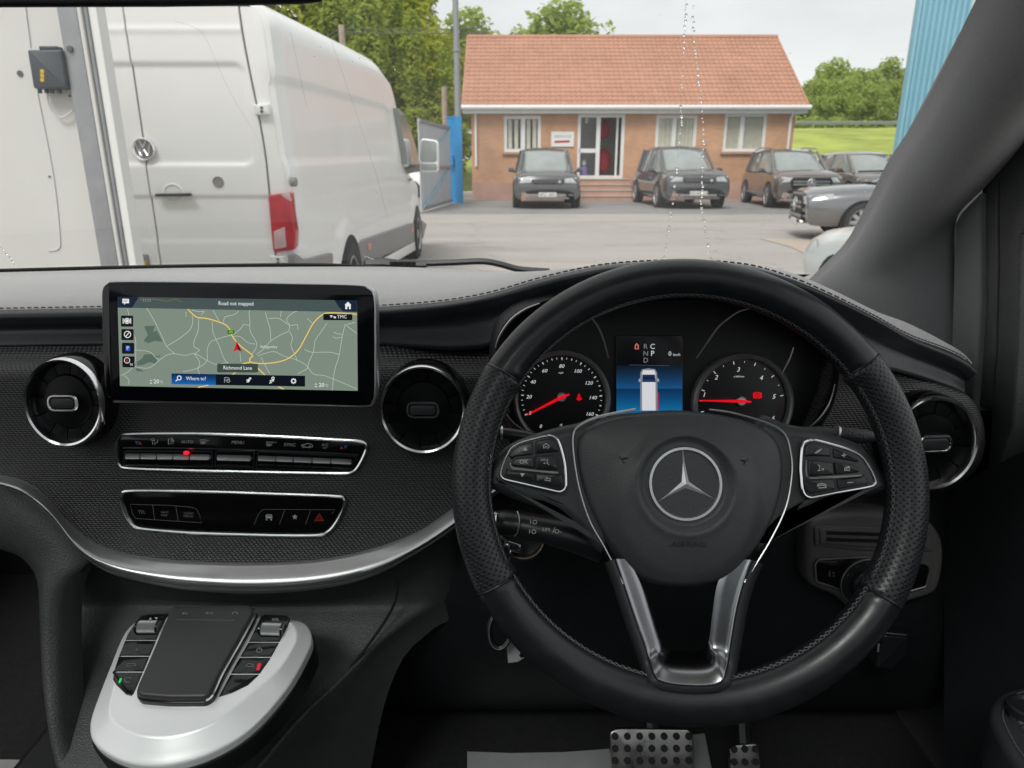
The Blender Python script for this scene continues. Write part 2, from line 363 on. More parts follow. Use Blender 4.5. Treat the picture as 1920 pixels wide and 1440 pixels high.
def yard_mat(name, c):
    m, t, b = _bsdf(name); N = t.nodes.new; K = t.links.new
    g = N('ShaderNodeNewGeometry'); out = None
    mp = N('ShaderNodeMapping'); mp.inputs['Scale'].default_value = (.22, .7, 1); K(g.outputs['Position'], mp.inputs[0])
    ns = []
    for sc, dt, src in ((1.0, 9, mp.outputs[0]), (2.2, 6, g.outputs['Position']), (30, 3, g.outputs['Position'])):
        n = N('ShaderNodeTexNoise'); n.inputs['Scale'].default_value = sc; n.inputs['Detail'].default_value = dt; n.inputs['Roughness'].default_value = .66; K(src, n.inputs['Vector']); ns.append(n.outputs['Fac'])
    f = math_n(t, 'ADD', math_n(t, 'MULTIPLY', ns[0], .62), math_n(t, 'ADD', math_n(t, 'MULTIPLY', ns[1], .2), math_n(t, 'MULTIPLY', ns[2], .18)))
    cr = N('ShaderNodeValToRGB'); e = cr.color_ramp.elements; e[0].position = .36; e[0].color = (*[x*.62 for x in c], 1); e[1].position = .62; e[1].color = (*[x*1.12 for x in c], 1); k = e.new(.46); k.color = (*[x*.95 for x in c], 1)
    K(f, cr.inputs[0]); vo = N('ShaderNodeTexVoronoi'); vo.feature = 'DISTANCE_TO_EDGE'; vo.inputs['Scale'].default_value = .16
    wp_ = N('ShaderNodeVectorMath'); wp_.operation = 'ADD'; nn = N('ShaderNodeTexNoise'); nn.inputs['Scale'].default_value = .8; K(g.outputs['Position'], nn.inputs['Vector']); sc_ = N('ShaderNodeVectorMath'); sc_.operation = 'SCALE'; sc_.inputs['Scale'].default_value = 2.4; K(nn.outputs['Color'], sc_.inputs[0]); K(g.outputs['Position'], wp_.inputs[0]); K(sc_.outputs[0], wp_.inputs[1]); K(wp_.outputs[0], vo.inputs['Vector'])
    ck = N('ShaderNodeMapRange'); ck.inputs[1].default_value = 0; ck.inputs[2].default_value = .006; ck.inputs[3].default_value = .80; ck.inputs[4].default_value = 1; K(vo.outputs['Distance'], ck.inputs[0])
    mx = N('ShaderNodeMix'); mx.data_type = 'RGBA'; mx.blend_type = 'MULTIPLY'; mx.inputs[0].default_value = 1; K(cr.outputs[0], mx.inputs[6]); K(ck.outputs[0], mx.inputs[7]); K(mx.outputs[2], b.inputs['Base Color'])
    bp = N('ShaderNodeBump'); bp.inputs['Strength'].default_value = .3; bp.inputs['Distance'].default_value = .02; K(ns[2], bp.inputs['Height']); K(bp.outputs[0], b.inputs['Normal']); b.inputs['Roughness'].default_value = .82; return m
M = {}
M['pad'] = mat('sheen_lifted_leather', (0.46, 0.45, 0.44), 0.42, bump=0.42, bscale=560, var=0.10, vscale=90, voro=True, spec=0.55, sheen=0.8)  # windscreen sheen on dark leather is put into this pale base colour
M['leather'] = mat('black_leather', (0.022, 0.0255, 0.030), 0.38, bump=0.3, bscale=600, var=0.15, vscale=40, rvar=0.05)
M['rimleather'] = mat('smooth_leather', (0.012, 0.0138, 0.0162), 0.35, bump=0.12, bscale=900, var=0.15, vscale=60, rvar=0.07, coat=0.08)
M['perf'] = perf_mat('perforated_leather')
M['softblack'] = mat('soft_black_plastic', (0.030, 0.033, 0.036), 0.44, bump=0.25, bscale=1100, var=0.15, vscale=30, voro=True)
M['knee'] = mat('knee_plastic', (0.012, 0.0145, 0.0165), 0.5, bump=0.5, bscale=550, var=0.12, vscale=50, voro=True)
M['cover'] = mat('cover_grain', (0.046, 0.049, 0.052), 0.45, bump=0.35, bscale=900, var=0.08, vscale=50, voro=True)
M['panelgrey'] = mat('panel_grey_plastic', (0.12, 0.118, 0.115), 0.45, bump=0.3, bscale=800, var=0.06, vscale=50, voro=True)
M['grain'] = mat('grained_plastic', (0.027, 0.030, 0.033), 0.46, bump=0.6, bscale=520, var=0.12, vscale=50, voro=True)
M['greyplastic'] = mat('grey_grained_plastic', (0.066, 0.068, 0.069), 0.48, bump=0.6, bscale=520, var=0.10, vscale=40, voro=True)
M['darkplastic'] = mat('dark_plastic', (0.012, 0.013, 0.014), 0.42, bump=0.08, bscale=900, var=0.2, vscale=30)
M['matte'] = mat('matte_black', (0.006, 0.006, 0.007), 0.7, var=0.2, vscale=40)
M['gloss'] = mat('gloss_black', (0.006, 0.006, 0.007), 0.10, rvar=0.04, vscale=30, spec=0.5)
M['keyblack'] = mat('key_black', (0.014, 0.015, 0.017), 0.32, bump=0.05, bscale=900, var=0.1)
M['chrome'] = mat('chrome', (0.86, 0.86, 0.87), 0.17, 1.0, rvar=0.04, vscale=60)
M['satin'] = mat('satin_silver', (0.62, 0.62, 0.625), 0.40, 1.0, rvar=0.03, vscale=30)
M['sweep'] = mat('sweep_silver', (0.66, 0.66, 0.665), 0.32, 0.8, rvar=0.03, vscale=30)
M['starmetal'] = mat('star_metal', (0.90, 0.90, 0.91), 0.30, 0.65, rvar=0.03, vscale=60)
M['silverpaint'] = mat('silver_paint', (0.86, 0.865, 0.87), 0.28, 0.12, coat=0.35)
M['steel'] = mat('brushed_steel', (0.5, 0.49, 0.48), 0.32, 1.0, bump=0.05, bscale=600, rvar=0.1, vscale=60)
M['ventblack'] = mat('vent_black', (0.004, 0.0045, 0.005), 0.32, spec=0.22, rvar=0.05, vscale=40)
M['rubber'] = mat('rubber', (0.012, 0.012, 0.013), 0.75, bump=0.2, bscale=500)
M['weave'] = weave_mat('woven_trim')
M['fabric'] = mat('pillar_fabric', (0.20, 0.203, 0.208), 0.9, bump=0.5, bscale=1300, var=0.08, vscale=400, sheen=0.25, voro=True)
M['headliner'] = mat('pale_headlining', (0.60, 0.59, 0.57), 0.9, bump=0.3, bscale=600, var=0.05)
M['thread'] = mat('thread', (0.10, 0.10, 0.10), 0.7, var=0.2, vscale=300)
M['darkthread'] = mat('dark_thread', (0.09, 0.09, 0.092), 0.8, var=0.2, vscale=300)
M['carpet'] = mat('carpet', (0.012, 0.012, 0.013), 1.0, bump=0.8, bscale=350, var=0.4, vscale=120)
M['paper'] = mat('paper_mat', (0.30, 0.31, 0.31), 0.8, var=0.08, vscale=20)
M['print'] = mat('white_print', (0.50, 0.50, 0.49), 0.6, var=0.1, vscale=200)
M['dimprint'] = mat('grey_print', (0.20, 0.20, 0.20), 0.6, var=0.1, vscale=200)
M['redprint'] = mat('red_print', (0.45, 0.03, 0.03), 0.5, var=0.1, vscale=200)
M['blueprint'] = mat('blue_print', (0.02, 0.12, 0.55), 0.5, var=0.1, vscale=200)

# ================================================================ THE YARD OUTSIDE
M['yard'] = yard_mat('worn_concrete', (0.375, 0.35, 0.325))
M['apron'] = yard_mat('dark_asphalt', (0.255, 0.245, 0.24))
M['paleconc'] = mat('pale_concrete', (0.44, 0.37, 0.31), 0.8, bump=0.2, bscale=30, var=0.12, vscale=0.8)
M['grassm'] = mat('meadow_grass', (0.30, 0.355, 0.06), 0.9, bump=0.6, bscale=8, var=0.35, vscale=0.25)
M['brick'] = brick_mat('brick_wall', (0.64, 0.335, 0.185), (0.56, 0.285, 0.16), (0.56, 0.38, 0.26))
M['plinth'] = mat('plinth_brick', (0.48, 0.29, 0.23), 0.85, bump=0.2, bscale=30, var=0.15, vscale=1.5)
M['tile'] = tile_mat('roof_tile', (0.44, 0.225, 0.15))
M['white'] = mat('white_frame', (0.78, 0.78, 0.76), 0.4, var=0.04, vscale=3)
M['vanwhite'] = mat('white_van_paint', (0.86, 0.86, 0.845), 0.33, coat=0.15, var=0.02, vscale=2)
M['seam'] = mat('panel_gap', (0.10, 0.10, 0.10), 0.8, var=0.1)
M['clad'] = mat('grey_cladding', (0.26, 0.25, 0.245), 0.6, bump=0.1, bscale=200, var=0.06)
M['tyre'] = mat('tyre', (0.035, 0.035, 0.037), 0.8, bump=0.2, bscale=80, var=0.2, vscale=10)
M['alloy'] = mat('alloy_wheel', (0.42, 0.42, 0.42), 0.35, 0.8, var=0.1)
M['dkpaint'] = mat('dark_grey_paint', (0.115, 0.12, 0.125), 0.22, 0.4, coat=0.8, var=0.08, vscale=3)
M['blackpaint'] = mat('black_paint', (0.22, 0.225, 0.235), 0.2, 0.6, coat=0.8, var=0.1, vscale=3)
M['brownpaint'] = mat('bronze_grey_paint', (0.19, 0.165, 0.155), 0.22, 0.45, coat=0.8, var=0.06, vscale=3)
M['palepaint'] = mat('pale_blue_white_paint', (0.66, 0.71, 0.72), 0.25, coat=0.6, var=0.03, vscale=2)
M['carglass'] = mat('car_glass', (0.26, 0.29, 0.28), 0.05, spec=0.9, coat=0.7, var=0.15, vscale=2)
M['lamp'] = mat('headlamp', (0.55, 0.57, 0.58), 0.12, coat=0.6, var=0.25, vscale=14)
M['redlamp'] = mat('red_lamp', (0.50, 0.006, 0.02), 0.14, coat=0.6, var=0.25, vscale=9)
M['pinklamp'] = mat('clear_lamp', (0.62, 0.42, 0.42), 0.2, coat=0.5, var=0.15, vscale=20)
M['plate'] = mat('number_plate', (0.74, 0.74, 0.70), 0.5, var=0.03)
M['platetext'] = mat('plate_print', (0.03, 0.03, 0.03), 0.6, var=0.1)
M['galv'] = mat('galvanised_steel', (0.30, 0.31, 0.32), 0.45, 0.45, bump=0.1, bscale=40, var=0.12, vscale=12)
M['wallpanel'] = mat('white_wall_panel', (0.60, 0.595, 0.57), 0.55, bump=0.05, bscale=60, var=0.05, vscale=1.5)
M['bluesheet'] = mat('blue_sheeting', (0.22, 0.45, 0.55), 0.5, var=0.08, vscale=0.8)
M['bluepost'] = mat('blue_painted_steel', (0.015, 0.25, 0.55), 0.45, var=0.12, vscale=4)
M['gate'] = mat('grey_painted_steel', (0.50, 0.53, 0.56), 0.5, var=0.1, vscale=1.5)
M['wood'] = mat('weathered_wood', (0.36, 0.29, 0.22), 0.85, bump=0.3, bscale=60, var=0.2, vscale=6)
M['bark'] = mat('bark', (0.09, 0.07, 0.05), 0.9, bump=0.5, bscale=30, var=0.3, vscale=6)
M['leafa'] = leaf_mat('leaf_bright', (0.26, 0.34, 0.03), (0.70, 0.72, 0.10))
M['leafb'] = leaf_mat('leaf_conifer', (0.16, 0.28, 0.05), (0.64, 0.68, 0.12))
M['leafc'] = leaf_mat('leaf_far', (0.26, 0.36, 0.08), (0.56, 0.64, 0.17))
M['boxgrey'] = mat('control_box_plastic', (0.055, 0.065, 0.08), 0.5, var=0.1, vscale=20)
M['yellow'] = mat('yellow_sticker', (0.62, 0.38, 0.01), 0.5, var=0.08, vscale=40)
M['pane'] = pane_mat('window_glass', (0.93, 0.95, 0.94), ior=1.6)
M['blind'] = mat('blind_fabric', (0.78, 0.72, 0.60), 0.8, var=0.1, vscale=8)
M['room'] = mat('room_wall', (0.62, 0.62, 0.58), 0.9, var=0.1)
M['plainred'] = mat('plain_red', (0.45, 0.012, 0.03), 0.6, var=0.15, vscale=4)
M['purple'] = mat('purple_plastic', (0.20, 0.14, 0.46), 0.5, var=0.1)

def smooth01(a, b, x):
    t = max(0.0, min(1.0, (x-a)/(b-a))); return t*t*(3-2*t)
def land(x, y):
    """Height of the land: level yard, then a bank rising to the main road and wooded hill."""
    z = 5.0*smooth01(37, 84, y) + 7.5*smooth01(96, 190, y)
    return z*smooth01(-8, 6, x) + (1-smooth01(-8, 6, x))*1.2*smooth01(34, 60, y)
# ground and terrain
g = MB()
ys = [-30, -10, 0, 4, 8, 12, 16, 20, 24, 28, 32, 36]; xs = [-120, -60, -30, -15, -8, -4, 0, 4, 8, 12, 16, 24, 40, 80, 160]
g.grid([[(x, y, 0) for x in xs] for y in ys])
o = g.build('ground', M['yard'], kind='structure', smooth=0)
g = MB(); ys = [36+i*3.0 for i in range(18)]+[92+i*8 for i in range(30)]+[400, 600, 1000]; xs = [-300, -150, -80, -40, -20, -10]+[-8+i*3 for i in range(30)]+[95, 120, 160, 240, 400]
g.grid([[(x, y, land(x, y)+noise.noise((x*0.15, y*0.15, 0))*0.25*smooth01(36, 50, y)) for x in xs] for y in ys])
g.build('grass_bank', M['grassm'], kind='structure', smooth=180)
g = MB(); g.grid([[(x, y, 0.004) for x in (-8, -4, 0, 4, 8, 12, 20)] for y in (20.3, 22.5, 25, 28, 33)])
g.build('parking_strip', M['apron'], kind='structure', smooth=0)
g = MB(); fz = Frame((0, 0, 0.008), (1, 0, 0), (0, 1, 0))
q = [atZ(*p, 0.008) for p in [(1425, 447), (1545, 449), (1600, 452), (1600, 500), (1540, 489), (1480, 462)]]
g.face(fz, [(p.x, p.y) for p in q]); g.build('concrete_strip', M['paleconc'], kind='structure', smooth=0)
g = MB(); g.grid([[(x, y, land(x, y)+0.06) for x in range(6, 90, 4)] for y in (84.5, 87, 90)])
g.build('main_road', M['yard'], kind='structure', smooth=0)
# crash barrier along the main road
t = thing('crash_barrier', 'pale steel crash barrier along the main road above the grass bank', 'crash barrier', (30, 84, 5))
b = MB(); 
for z in (0.55, 0.72): b.tube([(x, 84.0, land(x, 84)+z) for x in range(4, 92, 4)], 0.09, 6)
b.build('rail', M['galv'], t)
for i, x in enumerate(range(6, 90, 6)): MB().box((x, 84.16, land(x, 84)+0.35), (0.12, 0.12, 0.75)).build('post', M['galv'], t, smooth=0)

# ---------------------------------------------------------------- trees
def crown_mesh(seed, lobes, n, size, droop=0.0):
    r = random.Random(seed); V = []; F = []
    tot = sum(l[3]*l[4]*l[5] for l in lobes)
    for cx, cy, cz, rx, ry, rz in lobes:
        k = int(n*(rx*ry*rz)/tot)
        for _ in range(k):
            while True:
                x, y, z = r.uniform(-1, 1), r.uniform(-1, 1), r.uniform(-1, 1); d = x*x+y*y+z*z
                if 0.12 < d < 1: break
            s = (0.72+0.5*noise.noise((x*2.3+cx+seed, y*2.3+cy, z*2.3+cz)))
            d = math.sqrt(d); f = (d**0.35)/d*s
            p = Vector((cx+x*f*rx, cy+y*f*ry, cz+z*f*rz))
            nz = Vector((x, y, z)).normalized()*.75+Vector((r.gauss(0, .5), r.gauss(0, .5), .55+r.gauss(0, .5))); nz.normalize()
            a = nz.cross(Vector((r.gauss(0, 1), r.gauss(0, 1), r.gauss(0, 1)))).normalized(); a.z -= droop*.5; a.normalize(); bb = nz.cross(a).normalized()
            q = size*r.uniform(0.6, 1.4); i = len(V)
            V += [tuple(p-a*q-bb*q*0.1), tuple(p+bb*q*0.5), tuple(p+a*q), tuple(p-bb*q*0.5)]; F.append((i, i+1, i+2, i+3))
    return V, F
def make_tree(name, label, cat, seed, lobes, n, size, trunk_h, trunk_r, leaf, group=None, droop=0.0, limbs=4):
    t = thing(name, label, cat, (0, 0, 0), group, local=True); r = random.Random(seed)
    tb = MB(); tb.tube([(0, 0, -0.3), (0.05, 0, trunk_h*0.3), (-0.05, 0.06, trunk_h*0.65), (0.0, 0, trunk_h)], [trunk_r*1.2, trunk_r, trunk_r*0.75, trunk_r*0.3], 8)
    for k in range(limbs):
        l = lobes[k % len(lobes)]; z0 = trunk_h*r.uniform(0.35, 0.7)
        tb.tube([(0, 0, z0), (l[0]*0.5+r.uniform(-.2, .2), l[1]*0.5, (z0+l[2])/2), (l[0], l[1], l[2])], [trunk_r*0.5, trunk_r*0.3, trunk_r*0.1], 5)
    tb.build('trunk', M['bark'], t)
    c = MB(); V, F = crown_mesh(seed, lobes, n, size, droop); c.add(V, F); c.build('crown', leaf, t, smooth=0)
    return t
def place(t, x, y, s=1.0, rz=0.0, z=None):
    t.location = (x, y, land(x, y) if z is None else z); t.scale = (s, s, s); t.rotation_euler = (0, 0, rz)
broad = [(0, 0, 5.2, 2.3, 2.3, 2.3), (1.7, .4, 4.2, 1.7, 1.7, 1.5), (-1.7, -.3, 4.4, 1.7, 1.7, 1.6), (.3, -1.4, 3.8, 1.8, 1.5, 1.5), (-.4, .6, 7.0, 1.5, 1.5, 1.5), (.9, -.6, 2.6, 1.8, 1.5, 1.2), (-1.0, -.9, 2.4, 1.7, 1.5, 1.2)]
conif = [(0, 0, 1.8, 1.9, 1.9, 1.8), (.2, -.4, 3.8, 1.7, 1.7, 1.9), (-.2, .1, 5.8, 1.45, 1.45, 1.7), (0, -.1, 7.6, 1.1, 1.1, 1.5), (.1, 0, 9.0, .65, .65, 1.2)]
TA = make_tree('broadleaf_tree', 'bright yellow-green tree rising just over the roof of the white van', 'tree', 3, broad, 17000, 0.125, 5.5, 0.22, M['leafa'])
place(TA, -10.6, 36, 1.45, 0.3)
for x, y, s, rz, lab in [(-13.6, 37, 1.6, 2.0, 'tall yellow-green tree partly hidden by the rear of the white van'), (-8.2, 38.5, 1.32, 4.0, 'yellow-green tree beside the wooden utility pole'),
                         (-16.8, 38, 1.6, 1.1, 'yellow-green tree wholly behind the high roof of the white van'), (-12.2, 33, 1.0, 5.0, 'low bushy yellow-green tree behind the van windscreen'),
                         (-9.8, 41, 1.75, 0.9, 'tall yellow-green tree standing back behind the tree over the van roof'), (-6.2, 42, 1.45, 3.6, 'yellow-green tree filling the gap behind the tallest conifer'), (-4.2, 40, 0.95, 2.9, 'low yellow-green tree between the grey gate and the tall grey pole'), (-14.5, 43, 1.9, 4.4, 'tallest yellow-green tree, under the edge of the rear-view mirror')]:
    t = dup(TA); t['label'] = lab; place(t, x, y, s, rz)
TB = make_tree('conifer_tree', 'mottled green conifer directly behind the grey steel gate', 'tree', 11, conif, 15000, 0.12, 8.5, 0.2, M['leafb'], droop=0.5)
place(TB, -4.6, 35.5, 0.80, 0.4)
for x, y, s, rz, lab in [(-6.6, 34.8, 0.98, 2.2, 'tallest mottled green conifer, above the van mirror'), (-5.5, 37.5, 0.92, 3.1, 'mottled conifer rising between the tallest conifer and the flagpole'),
                         (-3.3, 36.5, 0.66, 1.2, 'short conifer just left of the tall grey pole'), (-8.1, 35.0, 0.95, 5.1, 'mottled conifer behind the cab of the white van')]:
    t = dup(TB); t['label'] = lab; place(t, x, y, s, rz)
TC = make_tree('roadside_tree', 'rounded green tree peeking over the middle of the bungalow roof', 'tree', 23, broad, 5000, 0.2, 5.0, 0.2, M['leafc'])
place(TC, 4.0, 47, 1.22, 0.5, z=1.05)
for x, y, s, rz, z, lab in [(2.3, 48, 1.14, 2.5, 1.0, 'smaller green tree over the bungalow ridge beside the rounded one'), (-1.9, 46, 1.12, 1.5, 1.0, 'sparse green tree at the end of the bungalow ridge by the grey pole'), (0.0, 50, 1.08, 4.0, 0.9, 'low green treetop showing as a sliver along the ridge')]:
    t = dup(TC); t['label'] = lab; place(t, x, y, s, rz, z)
TD = make_tree('hillside_tree', 'light green tree on the far wooded hillside beyond the main road', 'tree', 31, broad, 3200, 0.25, 5.0, 0.2, M['leafc'], group='trees on the far wooded hillside')
place(TD, 48, 112, 1.3)
r = random.Random(5); k = 0
for row, (y, s0) in enumerate([(96, 0.62), (108, 0.85), (122, 1.0), (140, 1.05)]):
    for i in range(9):
        t = dup(TD); x = y*(0.362+0.031*i+r.uniform(-.01, .01)); yy = y+r.uniform(-4, 4)
        place(t, x, yy, 1.14*s0*r.uniform(0.8, 1.18), r.uniform(0, 6))
tag(bpy.data.objects[TD.name], TD['label'], 'tree', TD['group'])
# hedge of low bushes along the road edge
hd = MB(); V, F = crown_mesh(77, [(34+i*3.2, 93+r.uniform(-1, 1), land(34+i*3.2, 93)+0.8, 2.4, 1.2, 1.3) for i in range(12)], 5200, 0.26); hd.add(V, F)
tag(hd.build('hedge', M['leafc'], smooth=0), 'low continuous green hedge at the foot of the wooded hillside', 'hedge')

# ---------------------------------------------------------------- brick bungalow
BY = 28.3
t = thing('brick_bungalow', 'single-storey orange brick office bungalow with terracotta tiled roof', 'building', (4.5, 30, 0))
BW = Frame((0, BY, 0), (1, 0, 0), (0, 0, 1))
def wx(px, py=250): return atY(px, py, BY).x
def wz(py, px=1100): return atY(px, py, BY).z
X0, X1 = wx(884), wx(1488); ZT = 3.30
openings = [(wx(945), wx(1014), wz(285), wz(217)), (wx(1083), wx(1171), wz(335), wz(214)), (wx(1229), wx(1306), wz(285), wz(216)), (wx(1357), wx(1436), wz(284), wz(213))]
wall = MB(); cur = X0
for a, b_, z0, z1 in openings:
    wall.box(((cur+a)/2, BY+.15, ZT/2), (a-cur, .3, ZT)); wall.box(((a+b_)/2, BY+.15, z0/2), (b_-a, .3, z0)); wall.box(((a+b_)/2, BY+.15, (z1+ZT)/2), (b_-a, .3, ZT-z1)); cur = b_
wall.box(((cur+X1)/2, BY+.15, ZT/2), (X1-cur, .3, ZT))
wall.box((X0+.15, BY+4.15, ZT/2), (.3, 7.7, ZT)); wall.box((X1-.15, BY+4.15, ZT/2), (.3, 7.7, ZT)); wall.box(((X0+X1)/2, BY+8.15, ZT/2), (X1-X0, .3, ZT))
for xx in (X0+.15, X1-.15): wall.add([(xx-.15, BY+.1, ZT), (xx+.15, BY+.1, ZT), (xx+.15, BY+7.9, ZT), (xx-.15, BY+7.9, ZT), (xx-.15, BY+4.1, ZT+2.7), (xx+.15, BY+4.1, ZT+2.7)], [(0, 1, 5, 4), (1, 2, 5), (2, 3, 4, 5), (3, 0, 4)])
wall.build('wall', M['brick'], t, smooth=0)
p = MB(); p.box(((X0+openings[1][0])/2, BY-.02, .32), (openings[1][0]-X0, .06, .64)); p.box(((X1+openings[1][1])/2, BY-.02, .32), (X1-openings[1][1], .06, .64)); p.build('plinth', M['plinth'], t, smooth=0)
MB().box(((X0+X1)/2, BY+2.6, 1.9), (X1-X0-.7, .1, 2.8)).build('inner_wall', M['room'], t, smooth=0)
MB().box((wx(1127), BY+2.4, 1.9), (3.0, .1, 2.8)).build('doorway_dark_backdrop', M['galv'], t, smooth=0)  # dark sheet added behind the door to deepen the shade in the doorway
MB().box(((X0+X1)/2, BY+1.5, .74), (X1-X0-.7, 2.4, .06)).build('inner_floor', M['room'], t, smooth=0)
# roof: deck, tiles, gutter
EY, EZ, RY, RZ = 27.95, 3.38, 32.1, 6.26
XR0, XR1 = atY(868, 195, EY).x, atY(1515, 195, EY).x
sl = Vector((0, RY-EY, RZ-EZ)); SL = sl.length; sl.normalize(); nrm = Vector((0, -sl.z, sl.y))
rf = Frame((XR0, EY, EZ), (1, 0, 0), sl)
d = MB(); d.grid([[rf.pt(0, 0, -.03), rf.pt(XR1-XR0, 0, -.03)], [rf.pt(0, SL, -.03), rf.pt(XR1-XR0, SL, -.03)], [(XR0, 2*RY-EY, EZ), (XR1, 2*RY-EY, EZ)]]); d.build('roof', M['tile'], t, smooth=0)
NC, NR = 33, 17; tw, th = (XR1-XR0)/NC, SL/NR
def tile_geo(mb, fr, x0, y0):
    rows = []
    for yy, hh in ((-.05, .012), (-.05, .048), (th+.02, .02)):
        rows.append([fr.pt(x0+tw*k/8, y0+yy, hh+0.030*abs(math.sin(PI*k/4))) for k in range(9)])
    mb.grid(rows)
org = MB(); tile_geo(org, Frame((0, 0, 0), (1, 0, 0), sl), 0, 0); first = None; k = 0
r = random.Random(9)
for rr in range(NR):
    if rr < 9:
        for cc in range(NC):
            if k >= 297: break
            pos = rf.pt(cc*tw, rr*th, r.uniform(0, .004))
            if first is None: first = org.build('roof_tile', M['tile'], t); o = first
            else: o = first.copy(); COL.objects.link(o); o.parent = t
            o.location = pos - Vector(t.location)
            k += 1
first.data.transform(Matrix.Translation(Vector(t.location)))   # tile mesh is modelled at its own corner
st = MB()
for rr in range(9, NR):
    for cc in range(NC): tile_geo(st, rf, cc*tw, rr*th)
st.build('roof_tile', M['tile'], t, kind='stuff')
rd = MB(); rd.tube([(XR0-.03, RY, RZ+.03), (XR1+.03, RY, RZ+.03)], .11, 8); rd.build('ridge_tile', M['tile'], t)
for x in (XR0-.02, XR1+.02): MB().box((x, (EY+RY)/2, (EZ+RZ)/2-.03), (.07, SL+.1, .16), ax=((1, 0, 0), sl)).build('verge', M['tile'], t, smooth=0)
gz = EZ-.10
MB().tube([(XR0-.1, EY-.08, gz+.03), (XR1+.1, EY-.08, gz+.03)], .085, 8).build('gutter', M['white'], t)
MB().box(((XR0+XR1)/2, EY+.05, gz-.07), (XR1-XR0+.06, .05, .2)).build('fascia', M['white'], t, smooth=0)
MB().box(((XR0+XR1)/2, EY+.2, gz-.16), (XR1-XR0, .32, .03)).build('soffit', M['white'], t, smooth=0)
dx = atY(893, 300, BY).x; MB().tube([(dx, BY-.06, wz(312)), (dx, BY-.06, gz-.1)], .045, 8).build('downpipe', M['white'], t)
dx = atY(1480, 240, BY).x; MB().tube([(dx, BY-.06, .1), (dx, BY-.06, 2.95), (dx+.03, EY-.02, gz-.05)], .05, 8).build('downpipe', M['white'], t)
def window(op, mull, sill=True, blinds=0, door=False):
    a, b_, z0, z1 = op; f = MB(); w = .115
    for x0, x1, q0, q1 in [(a, b_, z1-w, z1), (a, b_, z0, z0+w), (a, a+w, z0+w, z1-w), (b_-w, b_, z0+w, z1-w), (mull-w*.65, mull+w*.65, z0+w, z1-w)]:
        f.box(((x0+x1)/2, BY+.06, (q0+q1)/2), (x1-x0, .08, q1-q0))
    if door:
        zm = z0+(z1-z0)*.44; f.box(((a+mull)/2, BY+.06, zm), (mull-a-w*1.4, .08, .15))
    o = f.build('door' if door else 'window', M['white'], t, smooth=0)
    for x0, x1 in ((a+w, mull-w*.65), (mull+w*.65, b_-w)):
        if not (door and x1 > mull+.3): MB().add([(x0, BY+.08, z0+w), (x1, BY+.08, z0+w), (x1, BY+.08, z1-w), (x0, BY+.08, z1-w)], [(0, 1, 2, 3)]).build('pane', M['pane'], o, smooth=0)
    if sill: MB().box(((a+b_)/2, BY-.03, z0-.05), (b_-a+.15, .14, .08)).build('sill', M['plinth'], o, smooth=0)
    for i in range(blinds):
        x = a+w+(b_-a-2*w)*(i+.5)/blinds; MB().box((x, BY+.125, (z0+z1)/2), ((b_-a)/blinds*(.8 if blinds > 8 else .55), .004, z1-z0-.25), ax=((math.cos(.3), math.sin(.3), 0), (-math.sin(.3), math.cos(.3), 0))).build('blind_slat', M['blind'], o, smooth=0)
    return o
window(openings[0], wx(981), blinds=5); o = window(openings[1], wx(1122), sill=False, door=True); o2 = window(openings[2], wx(1264), blinds=9); MB().box(((openings[2][0]+openings[2][1])/2, BY+.16, (openings[2][2]+openings[2][3])/2), (openings[2][1]-openings[2][0]-.2, .01, openings[2][3]-openings[2][2]-.2)).build('roller_blind', M['room'], o2, smooth=0); window(openings[3], wx(1391), blinds=16)
MB().box((wx(1158), BY+.14, (openings[1][2]+openings[1][3])/2), (.07, .05, openings[1][3]-openings[1][2]-.2)).build('door_leaf', M['white'], o, smooth=0)
text(BW, '0', 1100, 227, 9, .03, o, M['white'])
c = MB(); c.ball((wx(1141), BY+1.2, 1.45), .42, 12, 8, (.7, .6, 1.15)); c.ball((wx(1139), BY+1.2, 2.6), .4, 12, 8, (.7, .4, .9)); tag(c.build('red_reflection_shape', M['plainred']), 'red shape put inside the open office doorway to stand for a reflection', 'display')  # solid red shape standing in for the reflection of a red car
st = thing('entrance_steps', 'four pale stone steps up to the bungalow door', 'steps', (wx(1128), BY-.5, 0))
sx0, sx1 = wx(1082), wx(1184)
for i in range(4):
    MB().box(((sx0+sx1)/2+.02*i, BY-.12-.28*(3-i)/2-.1, .0975*(2*i+1)), (sx1-sx0-.06*i, .24+.28*(3-i), .195)).build('step', M['plinth'], st, smooth=0); MB().box(((sx0+sx1)/2+.02*i, BY-.12-.28*(3-i)/2-.115, .195*(i+1)-.012), (sx1-sx0-.06*i+.03, .27+.28*(3-i), .045), b=.008).build('tread', M['paleconc'], st, smooth=0)
sg = thing('wall_sign', 'small white sign with grey lettering over a red bar between window and door', 'sign', (wx(1055), BY, 2.2))
SG = Frame((0, BY-.045, 0), (1, 0, 0), (0, 0, 1))
MB().box((wx(1055), BY-.03, (wz(248)+wz(274))/2), (wx(1077)-wx(1034), .03, wz(248)-wz(276))).build('board', M['white'], sg, smooth=0)
text(SG, 'SERVICE', 1055, 256, 4.2, .004, sg, M['clad'], sx=1.5)
MB().face(SG, SG.L([(1040, 264), (1068, 263), (1068, 267), (1040, 268)]), .004).build('stripe', M['plainred'], sg, smooth=0)
pb = thing('purple_bottle', 'purple container with pale cap standing inside the glazed bungalow doorway', 'container', (wx(1096), BY+.4, .78))
q = Vector((wx(1098), BY+.4, .775)); MB().lathe(Frame(q, (1, 0, 0), (0, 1, 0)), (0, 0), [(0, 0), (.15, 0), (.16, .3), (.13, .42), (.06, .5), (0, .5)], 14).build('bottle', M['purple'], pb)
